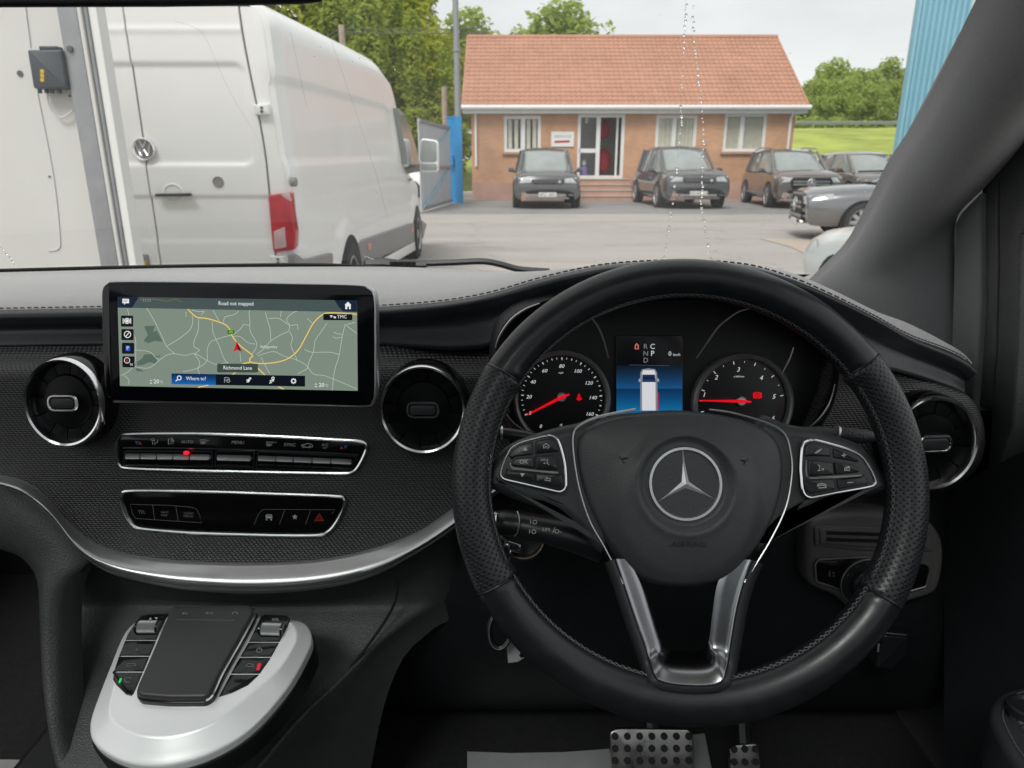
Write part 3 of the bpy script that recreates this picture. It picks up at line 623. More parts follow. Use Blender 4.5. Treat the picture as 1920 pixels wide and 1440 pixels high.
MB().lathe(Frame(q, (1, 0, 0), (0, 1, 0)), (0, 0), [(.08, .5), (.1, .56), (.07, .68), (0, .7)], 12).build('cap', M['white'], pb)

# ---------------------------------------------------------------- gate, posts, poles
gt = thing('steel_gate', 'grey sheet steel gate with diagonal brace standing open beside blue posts', 'gate', (-2.4, 24, 0))
A, B = atZ(806, 391, 0.06), atZ(846, 379, 0.06); A.z = B.z = 0
dv = (B-A).normalized(); GF = Frame(A, dv, (0, 0, 1)); GL = (B-A).length; GH = 2.45
A2 = GF.pt(-1.2, 0); 
MB().box(GF.pt(GL/2-.6, GH/2+.06, 0), (GL+1.2, GH, .03), ax=(dv, (0, 0, 1))).build('sheet', M['gate'], gt, smooth=0)
fr = MB()
for z in (.12, GH*.5, GH+.02): fr.box(GF.pt(GL/2-.6, z, .04), (GL+1.2, .09, .05), ax=(dv, (0, 0, 1)))
fr.build('rail', M['galv'], gt, smooth=0)
MB().tube([GF.pt(-1.1, .15, .05), GF.pt(GL-.1, GH*.5, .05)], .03, 6).build('brace', M['bluesheet'], gt)
MB().tube([GF.pt(-1.1, GH*.52, .05), GF.pt(GL-.1, GH, .05)], .03, 6).build('brace', M['bluesheet'], gt)
def post(px, py0, py1, w, Y, nm, lab, m):
    a = atY(px, py0, Y); h = atY(px, py1, Y).z; t = thing(nm, lab, 'post', (a.x, Y, 0)); MB().box((a.x, Y, h/2), (w, w, h)).build('post_tube', m, t, smooth=0); return t, a.x, h
t, x, h = post(849, 372, 222, .26, 26.3, 'gate_post', 'bright blue steel gate post with latch box beside grey gate', M['bluepost'])
MB().box((x-.1, 26.1, atY(846, 300, 26.1).z), (.34, .2, .38), b=.02).build('latch_box', M['bluepost'], t); MB().box((x, 26.3, h+.03), (.3, .3, .06)).build('post_cap', M['bluepost'], t, smooth=0)
t, x, h = post(862, 374, 218, .24, 25.9, 'pole_post', 'blue steel post carrying the tall grey pole', M['bluepost'])
MB().tube([(x, 25.9, h), (x, 25.9, h+2.2), (x-.02, 25.9, 11)], [.12, .10, .07], 10).build('pole', M['galv'], t); MB().lathe(Frame((x, 25.9, h+2.0), (1, 0, 0), (0, 1, 0)), (0, 0), [(.105, 0), (.13, .02), (.13, .1), (.1, .12)], 12).build('collar', M['galv'], t)
a = atY(835, 240, 29); MB().tube([(a.x, 29, 0), (a.x, 29, atY(835, 163, 29).z)], [.13, .11], 8).build('fence_post', M['wood']); o = bpy.data.objects['fence_post']; tag(o, 'plain wooden post sticking up behind the grey gate', 'post')
up = thing('utility_pole', 'brown wooden utility pole with wires against the yellow-green trees', 'utility pole', (atY(641, 60, 32).x, 32, 0))
x = atY(641, 60, 32).x; zt = atY(641, 47, 32).z; MB().tube([(x, 32, 0), (x, 32, zt)], [.17, .13], 8).build('pole', M['wood'], up)
for dz in (.1, .25): 
    MB().tube([(x+i*1.5-12, 32-i*.1+.8, zt-dz+.012*(i-8)**2-.75) if i < 8 else (x, 32, zt-dz) for i in range(9)], .018, 5).build('wire', M['seam'], up); 
    MB().tube([(x+i*.75, 32-i*.35, zt-dz-.09*i+.004*i*i) for i in range(9)], .018, 5).build('wire', M['seam'], up)

# ---------------------------------------------------------------- white panel van
VY, VXR, VH = 4.86, -1.445, 2.36          # rear plane, right-hand side plane, roof height
VW = 1.99; VXC = VXR - VW/2
van = thing('panel_van', 'large white high-roof panel van seen from behind, parked beside the yard', 'van', (VXC, 8, 0))
VR = Frame((0, VY, 0), (1, 0, 0), (0, 0, 1)); VS = Frame((VXR, 0, 0), (0, -1, 0), (0, 0, 1)); VS = Frame((VXR, 0, 0), (0, 1, 0), (0, 0, 1))
def vside(px, py): q = atX(px, py, VXR); return (q.y, q.z)
def sdbox(x, y, x0, x1, y0, y1, r):
    cx, cy, hx, hy = (x0+x1)/2, (y0+y1)/2, (x1-x0)/2-r, (y1-y0)/2-r
    qx, qy = abs(x-cx)-hx, abs(y-cy)-hy
    return math.hypot(max(qx, 0), max(qy, 0)) + min(max(qx, qy), 0) - r
sy0, sz1 = vside(525, 136); _, sz0 = vside(560, 305); sy1, _ = vside(742, 250)
zg = vside(700, 349)[1]; yA, zA = vside(640, 488); yF, zF = vside(797, 450)
yA, yF = 6.25, 10.75
def side_x(y, z):
    """Half width of the body at height z: straight flank leaning in towards the roof, with pressings."""
    w = 0.995 - 0.045*smooth01(1.25, 2.2, z) - 0.03*(1-smooth01(.35, .7, z))
    if z > 2.14: w -= 0.15*(((z-2.14)/(VH-2.14))**2.6)
    w -= 0.020*(1-smooth01(-.03, .015, sdbox(y, z, sy0, sy1, sz0, sz1+.0, .12)))
    w -= 0.012*math.exp(-((z-zg)/.012)**2)
    w += 0.014*smooth01(.84, .76, z)*1.0
    for ya in (yA, yF):
        d = math.hypot(y-ya, z-.36); w += 0.03*smooth01(.56, .48, d)
    w -= 0.12*smooth01(yF+.2, yF+1.3, y)**2 + .11*smooth01(9.5, 11.2, y)*smooth01(1.1, 1.5, z)
    return w
RZ_ = [(4.86, 2.33), (6, 2.38), (7.7, 2.45), (8.8, 2.49), (9.5, 2.40), (10.15, 2.06), (11.3, 1.64), (11.6, 1.42), (11.95, 1.02)]
def roof_z(y):
    for (a, za), (b_, zb) in zip(RZ_, RZ_[1:]):
        if y <= b_: return za+(zb-za)*(y-a)/(b_-a)
    return RZ_[-1][1]
def zmap(z, rz): return z if z < .9 else .9+(z-.9)*(rz-.9)/(VH-.9)
ys = [VY+.0, VY+.02, VY+.06, VY+.14] + [VY+.22+i*.085 for i in range(78)] + [11.86, 11.95]
rows = []
for y in ys:
    rz = roof_z(y); tuck = 0.05*(1-smooth01(0, .14, y-VY))
    zs = [.34+(VH-.34)*i/74 for i in range(75)]
    right = [(VXC+side_x(y, z)-tuck, y, zmap(z, rz)) for z in zs]
    w = right[-1][0]-VXC
    top = [(VXC+w*math.cos(a), y, rz+.03*math.sin(a)) for a in [PI*k/10 for k in range(1, 10)]]
    left = [(2*VXC-x, yy, z) for x, yy, z in right[::-1][::6]]
    rows.append(right+top+left)
b = MB(); b.grid(rows); e = len(rows[0]); b.f.append(tuple(range((len(rows)-1)*e, len(rows)*e))); b.build('body', M['vanwhite'], van, smooth=50)
# rear doors: pressed panels
zc = VR.loc(400, 369)[1]; zl = VR.loc(400, 452)[1]; zu, zd = VR.loc(330, 118)[1], VR.loc(330, 310)[1]; xu = VR.loc(470, 220)[0]; zt2 = VR.loc(350, 56)[1]
xs_, xe = VR.loc(268, 260)[0], VR.loc(492, 240)[0]
def rear_h(x, z):
    h = .012 - .016*(1-smooth01(-.028, .012, sdbox(x, z, xs_-1.0, xu, zd, zu, .07)))
    h -= .012*smooth01(zc+.012, zc-.012, z); h += .006*smooth01(zl+.02, zl-.02, z); h += .006*math.exp(-((z-zt2)/.02)**2)
    return h
def edge_x(z): return xe - 0.075*smooth01(1.3, 2.3, z)
for nm, xa, xb in (('rear_door', xs_-.93, xs_-.006), ('rear_door', xs_+.006, None)):
    zz = [.50+(2.27-.50)*i/150 for i in range(151)]; rows = []
    for z in zz:
        x1 = xb if xb is not None else edge_x(z); x0 = xa+0.06*smooth01(1.3, 2.3, z)*(1 if xb is not None else 0)
        xsq = [x0+(x1-x0)*j/46 for j in range(47)]
        rows.append([VR.pt(x0, z, -.018)]+[VR.pt(x, z, rear_h(x, z)) for x in xsq]+[VR.pt(x1, z, -.018)])
    rows = [[(p[0], p[1]+.03, p[2]) for p in rows[0]]]+rows+[[(p[0], p[1]+.03, p[2]) for p in rows[-1]]]
    d = MB(); d.grid(rows); rdoor = d.build(nm, M['vanwhite'], van, smooth=50)
bk = MB(); bk.add([VR.pt(xs_-1.0, .45, -.02), VR.pt(xe+.02, .45, -.02), VR.pt(xe+.01, 1.3, -.02), VR.pt(xe-.06, 2.25, -.02), VR.pt(xs_-.9, 2.25, -.02)], [(0, 1, 2, 3, 4)]); bk.build('door_gap', M['seam'], van, smooth=0)
# corner post between door and flank
rows = []
for i in range(40):
    z = .5+(2.27-.5)*i/39; x0 = edge_x(z)+.012; x1 = VXC+side_x(VY+.1, z)-.05
    rows.append([VR.pt(x0, z, -.01), VR.pt(x0, z, .004), VR.pt(x0+(x1-x0)*.5, z, .003), VR.pt(x1, z, -.004), VR.pt(x1+.03, z, -.03)])
MB().grid(rows).build('corner_post', M['vanwhite'], van, smooth=60)
# tail lamp, hinges, handle, lock, badge
tl = MB(); tl.slab(VR, rnd(VR.L([(503, 366), (545, 359), (549, 400), (555, 436), (553, 468), (513, 474), (508, 425)], .02), .02), -.05, .035, .015, 3); tlo = tl.build('tail_lamp', M['redlamp'], van)
MB().slab(VR, rnd(VR.L([(513, 434), (534, 425), (537, 464), (515, 467)], .036), .01), .02, .040, .004).build('reverse_lens', M['pinklamp'], tlo)
MB().slab(VR, rnd(VR.L([(524, 362), (542, 360), (546, 378), (534, 372)], .036), .008), .02, .039, .003).build('indicator_lens', M['pinklamp'], tlo)
for pts in ([(475, 196), (504, 195), (505, 215), (478, 216)], [(506, 480), (534, 480), (535, 496), (508, 496)]):
    h = MB(); h.slab(VR, rnd(VR.L(pts, .03), .008), -.01, .04, .008); ho = h.build('hinge', M['vanwhite'], van)
    s2 = MB()
    for i in (0, 1): c = VR.loc((pts[0][0]+pts[1][0])/2+1, pts[0][1]+6+7*i, .042); s2.lathe(VR, c, [(.010, .038), (.009, .044), (0, .046)], 10)
    s2.build('bolt', M['seam'], ho)
hd_ = MB(); c = VR.loc(324, 362, .02); hd_.lathe(VR, c, [(.11, -.004), (.10, .016), (.085, .018), (.06, .004), (0, .002)], 28, sx=.68, sy=.62); hd_.build('handle_recess', M['vanwhite'], van)
MB().slab(VR, rnd(VR.L([(290, 363), (356, 362), (357, 368), (290, 369)], .05), .01), .02, .055, .008).build('handle', M['keyblack'], van)
c = VR.loc(409, 341, .015); MB().lathe(VR, c, [(.036, 0), (.036, .018), (.030, .022), (.026, .016), (0, .016)], 24).build('door_lock', M['clad'], van)
c = VR.loc(269, 280, .02); em = MB().lathe(VR, c, [(.072, 0), (.072, .022), (.066, .028), (.058, .022), (.056, .016)], 40).build('emblem', M['chrome'], van)
MB().lathe(VR, c, [(.057, .014), (0, .016)], 32).build('emblem_ground', M['clad'], em)
def eb(pts, w=.011, h=.026):
    m = MB()
    for i in range(len(pts)-1):
        a, d_ = VR.pt(c[0]+pts[i][0], c[1]+pts[i][1], .020), VR.pt(c[0]+pts[i+1][0], c[1]+pts[i+1][1], .020); m.tube([a, d_], w/2, 6)
    return m.build('emblem_letter', M['chrome'], em)
eb([(-.022, .050), (0, .008), (.022, .050)]); eb([(-.046, .033), (-.022, -.046), (0, .002), (.022, -.046), (.046, .033)])
c2 = vside(553, 341); MB().lathe(Frame((VXR+.002, 0, 0), (0, 1, 0), (0, 0, 1)), (c2[0]-.02, c2[1]), [(.03, -.02), (.03, .012), (.02, .018), (0, .018)], 18).build('fuel_cap_lock', M['clad'], van)
# rear bumper, plate, step
MB().slab(VR, rnd([(xs_-1.0, .30), (VXR-.02, .30), (VXR-.02, .60), (xs_-1.0, .60)], .05), -.1, .06, .03).build('rear_bumper', M['clad'], van)
pl = VR.loc(262, 490, .03); MB().slab(VR, rnd([(pl[0]-.07, pl[1]-.10), (pl[0]+.055, pl[1]-.10), (pl[0]+.055, pl[1]+.045), (pl[0]-.07, pl[1]+.045)], .01), 0, .022, .004).build('plate_housing', M['clad'], van)
MB().slab(VR, rnd(VR.L([(246, 490), (274, 490), (274, 512), (246, 512)], .03), .004), .02, .03, .002).build('number_plate', mat('yellow_plate', (.62, .45, .03), .5, var=.04), van)
# flank: cladding, side lights, sill, cab glass, mirror, wheels
SF = Frame((VXR+.045, 0, 0), (0, 1, 0), (0, 0, 1))
def sidepoly(pts): return [atX(x, y, VXR+.045) for x, y in pts]
def sslab(nm, pts, m, d=.05, parent=van, bev=.012):
    P = [(q.y, q.z) for q in sidepoly(pts)]; return MB().slab(SF, rnd(P, .03), -d, .0, bev).build(nm, m, parent)
sslab('side_cladding', [(668, 455), (792, 413), (800, 420), (794, 447), (705, 487), (668, 520)], M['clad'])
sslab('corner_cladding', [(553, 473), (572, 487), (625, 474), (625, 505), (556, 505)], M['clad'], bev=.01)
for pts in ([(689, 457), (695, 455), (696, 467), (690, 469)], [(771, 427), (775, 426), (775, 434), (771, 435)]):
    P = [(q.y, q.z) for q in [atX(x, y, VXR+.05) for x, y in pts]]; MB().slab(SF, rnd(P, .01), -.01, .008, .003).build('side_marker', mat('amber_marker', (.6, .2, .12), .3, var=.1), van)
sslab('sill_step', [(712, 489), (791, 446), (791, 462), (745, 489), (722, 500)], M['vanwhite'], d=.02, bev=.006)
CWF = Frame((VXR+.01, 9.2, 0), (.10, 1.1, 0), (0, 0, 1))
MB().slab(CWF, ccw(CWF.L([(747, 203), (757, 212), (769, 240), (779, 272), (786, 300), (788, 311), (764, 309), (757, 262)])), -.12, .0).build('cab_window', M['carglass'], van)
dc = atX(709, 349, VXR+.01); MB().box(atX(769, 337, VXR+.02), (.03, .16, .035), b=.01).build('door_handle', M['clad'], van)
for pts in ([(659, 338), (675, 461)], ):
    pass
mc = atX(803, 292, VXR+.30); mr = MB(); FM = Frame(mc, (1, 0, 0), (0, 0, 1)); mr.slab(FM, rnd([(-.13, -.22), (.13, -.22), (.14, .2), (-.10, .23)], .06), -.14, .0, .03, back=True); mo = mr.build('wing_mirror', M['vanwhite'], van)
MB().slab(FM, rnd([(-.11, -.08), (.115, -.08), (.12, .185), (-.085, .21)], .04), -.01, .008, .003).build('mirror_glass', M['carglass'], mo)
MB().slab(FM, rnd([(-.11, -.19), (.115, -.19), (.115, -.10), (-.11, -.10)], .03), -.01, .008, .003).build('mirror_glass', M['carglass'], mo)
MB().tube([mc+Vector((-.1, .1, -.15)), mc+Vector((-.38, .15, -.2))], .05, 8).build('mirror_arm', M['clad'], mo)
def wheel_geo(parent, c, R, w, axis=(1, 0, 0), spokes=6, hubcap=False, nm='wheel', rimk=.64):
    """Tyre with rounded shoulders plus spoked rim; axis points outwards."""
    ax = Vector(axis); up = Vector((0, 0, 1)); f = Frame(Vector(c), up.cross(ax), up)
    ty = MB().lathe(f, (0, 0), [(R*rimk, -w/2), (R*.93, -w/2), (R, -w*.32), (R, w*.32), (R*.93, w/2), (R*(rimk+.04), w/2), (R*rimk, w*.42)], 32); o = ty.build(nm, M['tyre'], parent)
    rm = MB().lathe(f, (0, 0), [(R*(rimk+.03), w*.46), (R*rimk, w*.5), (R*(rimk-.05), w*.40), (R*(rimk-.1), w*.05), (0, w*.02)], 32)
    for k in range(spokes):
        a = 2*PI*k/spokes; d = Vector((math.cos(a), math.sin(a)))
        rm.slab(f, [(-d.y*.045+d.x*.03, d.x*.045+d.y*.03), (d.y*.045+d.x*.03, -d.x*.045+d.y*.03), (d.y*.03+d.x*R*(rimk-.03), -d.x*.03+d.y*R*(rimk-.03)), (-d.y*.03+d.x*R*(rimk-.03), d.x*.03+d.y*R*(rimk-.03))], 0, w*.40, .006, 2)
    rm.lathe(f, (0, 0), [(.07, w*.3), (.065, w*.44), (0, w*.46)], 14); rm.build('rim', M['alloy'], o); return o
for yy in (yA, yF):
    wheel_geo(van, (VXR-.055, yy, .35), .35, .24, (1, 0, 0), 8); wheel_geo(van, (VXR-VW+.10, yy, .35), .35, .24, (-1, 0, 0), 8)
    MB().lathe(SF, (yy, .36), [(.405, -.10), (.40, .003), (0, .001)], 36).build('wheel_arch', M['matte'], van)

# ---------------------------------------------------------------- parked cars
def car(name, label, loc, rz, paint, Lc=4.9, W=2.0, H=1.82, hood=1.08, ws0=1.15, ws1=2.05, rear=4.5, wr=.38, style='grille', plate=None, group=None, cat='car', belt=1.08, wb=(.95, 3.9), mirror_m=None, md=.42, nose=.10):
    """A parked car: lofted body with rounded nose, glass cabin, roof, lamps, grille, bumper pieces, plate, mirrors and wheels."""
    t = thing(name, label, cat, loc, group, rz, local=True); h = W/2; P = paint
    sec = []
    def hz(y): return hood - nose*(1-smooth01(0, 1.0, y)) - nose*.8*(1-smooth01(0, .14, y))
    for y, sx, z0 in [(0.06, .80, .42), (.0, .90, .50), (.015, .94, .34), (.10, .965, .28), (.28, .99, .26), (.55, 1.0, .26), (.8, 1.0, .26), (1.1, 1.0, .26), (1.5, 1, .26), (2.2, 1, .26), (3.2, 1, .26), (4.0, 1, .26), (Lc-.5, .99, .28), (Lc-.15, .95, .32), (Lc, .86, .45)]:
        cab = y > ws0; zt = hz(y) if not cab else belt+.02
        if y > Lc-.4: zt = belt-.02
        prof = [(.86, z0), (.97, z0+.10), (1.0, .55), (.985, zt*.80), (.93, zt-.07), (.80, zt-.005), (.45, zt+.03), (0, zt+.045)]
        sec.append([(x*sx*h, y, z) for x, z in prof]+[(-x*sx*h, y, z) for x, z in prof[-2::-1]])
    b = MB(); b.grid(sec[1:]); n = len(sec[0]); b.f.append(tuple(range(n))[::-1]); b.f.append(tuple(range((len(sec)-2)*n, (len(sec)-1)*n))); b.build('body', P, t, smooth=40)
    # cabin glass and roof
    st_ = [(ws0-.02, .80, belt-.02, .66, belt), (ws1-.05, .86, belt, .66, H-.10), (ws1+.35, .87, belt, .66, H-.03), ((ws1+rear)/2, .87, belt, .66, H-.02), (rear-.35, .87, belt, .66, H-.06), (Lc-.25, .84, belt, .70, belt+.12)]
    g = MB(); rows = []
    for y, w0, z0, w1, z1 in st_:
        zz = z1; rows.append([(w0*h, y, z0), ((w0*.45+w1*.55)*h+.03, y, (z0+zz)/2), (w1*h+.02, y, zz-.05), (w1*h-.06, y, zz), (0, y, zz+.025)]+[(-(w1*h-.06), y, zz), (-(w1*h+.02), y, zz-.05), (-((w0*.45+w1*.55)*h+.03), y, (z0+zz)/2), (-w0*h, y, z0)])
    g.grid(rows); g.build('glass', M['carglass'], t, smooth=40)
    r_ = MB(); rows = []
    for y, w0, z0, w1, z1 in st_[1:-1]:
        rows.append([(w1*h+.03, y, z1-.06), (w1*h-.05, y, z1+.012), (0, y, z1+.04), (-(w1*h-.05), y, z1+.012), (-(w1*h+.03), y, z1-.06)])
    r_.grid(rows); r_.build('roof', P, t, smooth=50)
    for s in (-1, 1):
        MB().tube([(s*.82*h, ws0-.05, belt-.01), (s*(.68*h+.03), ws1-.06, H-.10)], .045, 6).build('windscreen_pillar', P, t)
        MB().tube([(s*(.88*h), ws1+.95, belt-.02), (s*(.68*h+.03), ws1+1.0, H-.08)], .04, 6).build('door_pillar', M['blackpaint'], t)
        MB().tube([(s*.88*h, rear-.25, belt-.02), (s*(.68*h+.03), rear-.4, H-.08)], .09, 6).build('rear_pillar', P, t)
        if style == 'star': MB().tube([(s*(.70*h), ws1, H+.0), (s*(.70*h), (ws1+rear)/2, H+.05), (s*(.70*h), rear-.4, H-.02)], .022, 6).build('roof_rail', M['alloy'], t)
        m = MB(); m.box((s*(h+.09), ws0+md, belt+.07), (.20, .12, .14), b=.04); m.tube([(s*(h-.08), ws0+md+.03, belt+.0), (s*(h+.05), ws0+md+.01, belt+.03)], .035, 6); m.build('wing_mirror', mirror_m or P, t)
        for yw in wb:
            yw = yw
            MB().lathe(Frame((s*(h-.03), yw, wr), (0, s, 0), (0, 0, 1)), (0, 0), [(wr*1.17, -.08), (wr*1.14, .038), (0, .03)], 28).build('wheel_arch', M['matte'], t)
            wheel_geo(t, (s*(h-.09), yw, wr), wr, .26, (s, 0, 0), 10 if style != 'pale' else 5, rimk=.70)
        # head lamps wrap round the corner
        zl = hz(.05)-.14
        MB().add([(s*.98*h, .40, zl+.05), (s*.985*h, .40, zl+.14), (s*.86*h, .02, zl+.10), (s*.50*h, -.035, zl+.07), (s*.50*h, -.03, zl-.05), (s*.86*h, .0, zl-.06)], [(0, 1, 2, 5), (5, 2, 3, 4)] if s < 0 else [(0, 5, 2, 1), (5, 4, 3, 2)]).build('headlamp', M['lamp'], t, smooth=0)
        for zb, hh in ((.50, .07), (.40, .05)):
            MB().add([(s*.94*h, .10, zb), (s*.94*h, .10, zb+hh), (s*.62*h, -.03, zb+hh*.9), (s*.62*h, -.03, zb+.01)], [(0, 1, 2, 3)] if s < 0 else [(0, 3, 2, 1)]).build('bumper_blade', M['brownpaint'] if zb > .45 else M['alloy'], t, smooth=0)
        MB().tube([(s*(h+.005), 1.2, .42), (s*(h+.005), 3.6, .42)], .03, 6).build('sill_trim', M['alloy'] if style == 'star' else M['matte'], t)
        MB().tube([(s*(h*.995+.0), 1.9, .90), (s*(h*.995), 2.15, .905)], .02, 6).build('door_handle', M['alloy'], t)
    FF = Frame((0, -.03, 0), (1, 0, 0), (0, 0, 1)); zl = hz(.05)-.14; gw = .46*h
    MB().slab(FF, rnd([(-gw, zl-.07), (gw, zl-.07), (gw*1.05, zl+.06), (-gw*1.05, zl+.06)] if style != 'star' else [(-gw*1.15, zl-.26), (gw*1.15, zl-.26), (gw*1.35, zl-.02), (gw*1.2, zl+.08), (-gw*1.2, zl+.08), (-gw*1.35, zl-.02)], .04), -.1, .012, .01).build('grille', M['matte'], t)
    if style == 'star':
        bar = MB(); c0 = zl-.08
        for zz in (-.04, .04): bar.box((0, -.05, c0+zz), (gw*2.3, .02, .045), b=.006)
        bar.build('grille_bar', M['alloy'], t); e = MB().lathe(FF, (0, c0), [(.135, .02), (.135, .04), (.115, .05), (.105, .035), (0, .03)], 28); e = e.build('emblem', M['alloy'], t)
        s3 = MB()
        for k in range(3):
            a = PI/2+2*PI*k/3; s3.tube([FF.pt(0, c0, .05), FF.pt(.11*math.cos(a), c0+.11*math.sin(a), .045)], [.024, .008], 5)
        s3.build('emblem_star', M['chrome'], e)
    else:
        bar = MB()
        for k in range(4): bar.box((0, -.046, zl-.045+.03*k), (gw*1.94, .012, .010))
        bar.build('grille_bar', M['clad'], t); MB().lathe(FF, (gw*.78, zl-.02), [(.045, .01), (.04, .03), (0, .03)], 14).build('parking_sensor', M['lamp'], t)
    zp = zl-.42
    MB().slab(FF, rnd([(-.62*h, .46), (.62*h, .46), (.70*h, zp+.12), (.3*h, zp+.17), (-.3*h, zp+.17), (-.70*h, zp+.12)], .05), -.1, .008, .006).build('air_intake', M['matte'], t)
    MB().slab(FF, rnd([(-.66*h, .30), (.66*h, .30), (.62*h, .37), (-.62*h, .37)], .02), -.1, .03, .012).build('skid_plate', M['brownpaint'], t)
    MB().slab(FF, rnd([(-.56*h, .385), (.56*h, .385), (.56*h, .45), (-.56*h, .45)], .02), -.1, .02, .01).build('lower_grille', M['clad'], t)
    if plate:
        MB().slab(FF, rnd([(-.27, zp-.04), (.27, zp-.04), (.27, zp+.085), (-.27, zp+.085)], .012), 0, .032, .004).build('number_plate', M['plate'], t)
        PLT.append((t, zp+.022, plate))
    MB().tube([(-.7*h, ws0-.10, belt+.015), (0, ws0-.16, belt+.04), (.7*h, ws0-.10, belt+.015)], .02, 6).build('wiper_cowl', M['matte'], t)
    return t
PLT = []
car('parked_suv', 'dark grey luxury 4x4 parked square in front of the office window and sign', (1.08, 22.3, 0), 0, M['dkpaint'], W=2.03, H=1.84, hood=1.13, plate='BF21 AEC', group='cars parked along the bungalow')
car('parked_suv', 'dark grey luxury 4x4 parked right of the office steps with raindrops trailing over it', (5.66, 22.3, 0), rad(3), M['dkpaint'], Lc=5.05, W=2.05, H=1.88, hood=1.17, plate='HX AC11A', group='cars parked along the bungalow', wb=(1.0, 4.05))
car('parked_suv', 'bronze-grey 4x4 with a round star badge on its wide grille', (9.05, 22.3, 0), rad(-4), M['brownpaint'], W=2.03, H=1.80, hood=1.15, style='star', group='cars parked along the bungalow')
car('parked_suv', 'dark bronze 4x4 showing behind the silver saloon, next to the star-badged one', (11.9, 23.0, 0), rad(-2), M['brownpaint'], W=1.98, H=1.72, hood=1.05, group='cars parked along the bungalow')
car('parked_saloon', 'dark silver saloon with its nose pointing across the yard, cut off by the windscreen pillar', (5.45, 13.9, 0), rad(-101), M['blackpaint'], Lc=4.9, W=1.86, H=1.46, hood=.94, belt=.97, nose=.065, wr=.34, style='star', plate=' ', ws0=1.35, ws1=2.3, group='saloons and hatchbacks at the edge of the yard')
car('parked_hatchback', 'pale blue-white hatchback close alongside, only its front wing and mirror past the pillar', (3.44, 6.45, 0), rad(180), M['palepaint'], md=.85, Lc=4.1, W=1.76, H=1.50, hood=.90, belt=.98, wr=.31, style='pale', ws0=1.0, ws1=1.8, rear=3.8, wb=(.82, 3.35), group='saloons and hatchbacks at the edge of the yard')
car('parked_car', 'small pale car glimpsed far off between the star-badged 4x4 and the bronze one', (15.4, 36, .3), rad(20), M['palepaint'], Lc=4.2, W=1.8, H=1.5, hood=.95, belt=.98, wr=.31, style='pale', rear=3.8, wb=(.85, 3.4), group='pale cars glimpsed far off')
car('parked_car', 'white car mostly hidden behind the blue gate posts', (-3.0, 30.5, 0), rad(75), M['vanwhite'], Lc=4.3, W=1.8, H=1.75, hood=1.0, belt=1.05, wr=.32, style='pale', rear=4.0, wb=(.85, 3.4), group='pale cars glimpsed far off')
for t, zp, s in PLT:
    if s.strip(): TEXTS.append((Frame((0, -.066, zp), (1, 0, 0), (0, 0, 1)), s, (0, 0), .115, 0, t, M['platetext'], 0, 'CENTER', 1.0, 'plate_lettering', 0))

# ---------------------------------------------------------------- white wall, steel door guide, control box; blue building
WL = thing('white_wall', 'white panelled wall beside the van with a control box mounted on it', 'wall', (-3, 2.9, 0))
WF = Frame((0, 2.9, 0), (1, 0, 0), (0, 0, 1)); ex = WF.loc(150, 250)[0]; x1 = WF.loc(48, 0)[0]; 
MB().box((ex-2.5, 2.98, 1.9), (5.0, .16, 3.8)).build('panel', M['wallpanel'], WL, smooth=0)
sm_ = MB(); sm_.tube(sm([WF.P(45, -5, .002), WF.P(57, 88, .002)], 3, False), .003, 5); sm_.tube(sm([WF.P(70, 175, .002), WF.P(100, 330, .002), WF.P(112, 440, .002), WF.P(110, 466, .002), WF.P(90, 470, .002)], 4, False), .0025, 5); sm_.build('joint', M['wallpanel'], WL)
h_ = MB()
for px, py, r_ in ((38, 138, .011), (93, 331, .004), (131, 180, .004)): h_.lathe(WF, WF.loc(px, py), [(r_, 0), (r_, .004), (0, .004)], 12)
h_.build('bolt', M['seam'], WL)
dg_ = thing('door_guide', 'galvanised steel roller door guide running up the end of the white wall', 'door guide', (ex, 2.85, 0))
def vstrip(nm, xa, xb, d0, d1, m):
    a, b_ = WF.loc(xa, 250, d1)[0], WF.loc(xb, 250, d1)[0]; MB().box(((a+b_)/2, 2.9-(d0+d1)/2, 1.9), (b_-a, d1-d0, 3.8), b=.004).build(nm, m, dg_)
vstrip('channel_web', 146, 181, .0, .05, M['galv']); vstrip('channel_flange', 181.3, 188.5, .0, .085, M['wallpanel']); vstrip('channel_lip', 189, 192.5, .0, .06, M['galv']); vstrip('channel_flange', 193, 198.5, .0, .075, M['galv']); vstrip('seal_strip', 199, 201, .0, .05, M['matte']); vstrip('frame_upright', 201.5, 217, .0, .065, M['white'])
for px, py in ((132, 92), (207, 250)): MB().lathe(WF, WF.loc(px, py, .05), [(.012, .05), (.011, .058), (0, .06)], 10).build('bolt', M['seam'], dg_)
cb = thing('control_box', 'dark grey control box with yellow stickers fixed to the white wall', 'control box', tuple(WF.P(85, 130)))
MB().slab(WF, rnd(WF.L([(50, 93), (114, 93), (124, 165), (62, 166)], .07), .008), 0, .07, .008).build('housing', M['boxgrey'], cb)
MB().slab(WF, rnd(WF.L([(72, 86), (105, 86), (107, 94), (73, 94)], .04), .003), 0, .04, .004).build('conduit', M['boxgrey'], cb)
for i in range(3): MB().slab(WF, rnd(WF.L([(75, 130+8*i), (82, 130+8*i), (83, 137+8*i), (76, 137+8*i)], .071), .003), .068, .0715).build('sticker', M['yellow'], cb, smooth=0)
for px in (74, 87, 97, 111): MB().tube([WF.P(px, 164, .035), WF.P(px+1, 175, .035)], .008, 8).build('cable_gland', M['seam'] if px == 97 else M['boxgrey'], cb)
MB().tube(sm([WF.P(88, 172, .03), WF.P(93, 200, .03), WF.P(112, 220, .02), WF.P(130, 213, .02), WF.P(138, 204, .01)], 5, False), .0035, 6).build('cable', M['wallpanel'], cb)
bb = thing('blue_building', 'building clad in pale blue corrugated sheeting at the far edge of the yard', 'building', (10, 16, 0))
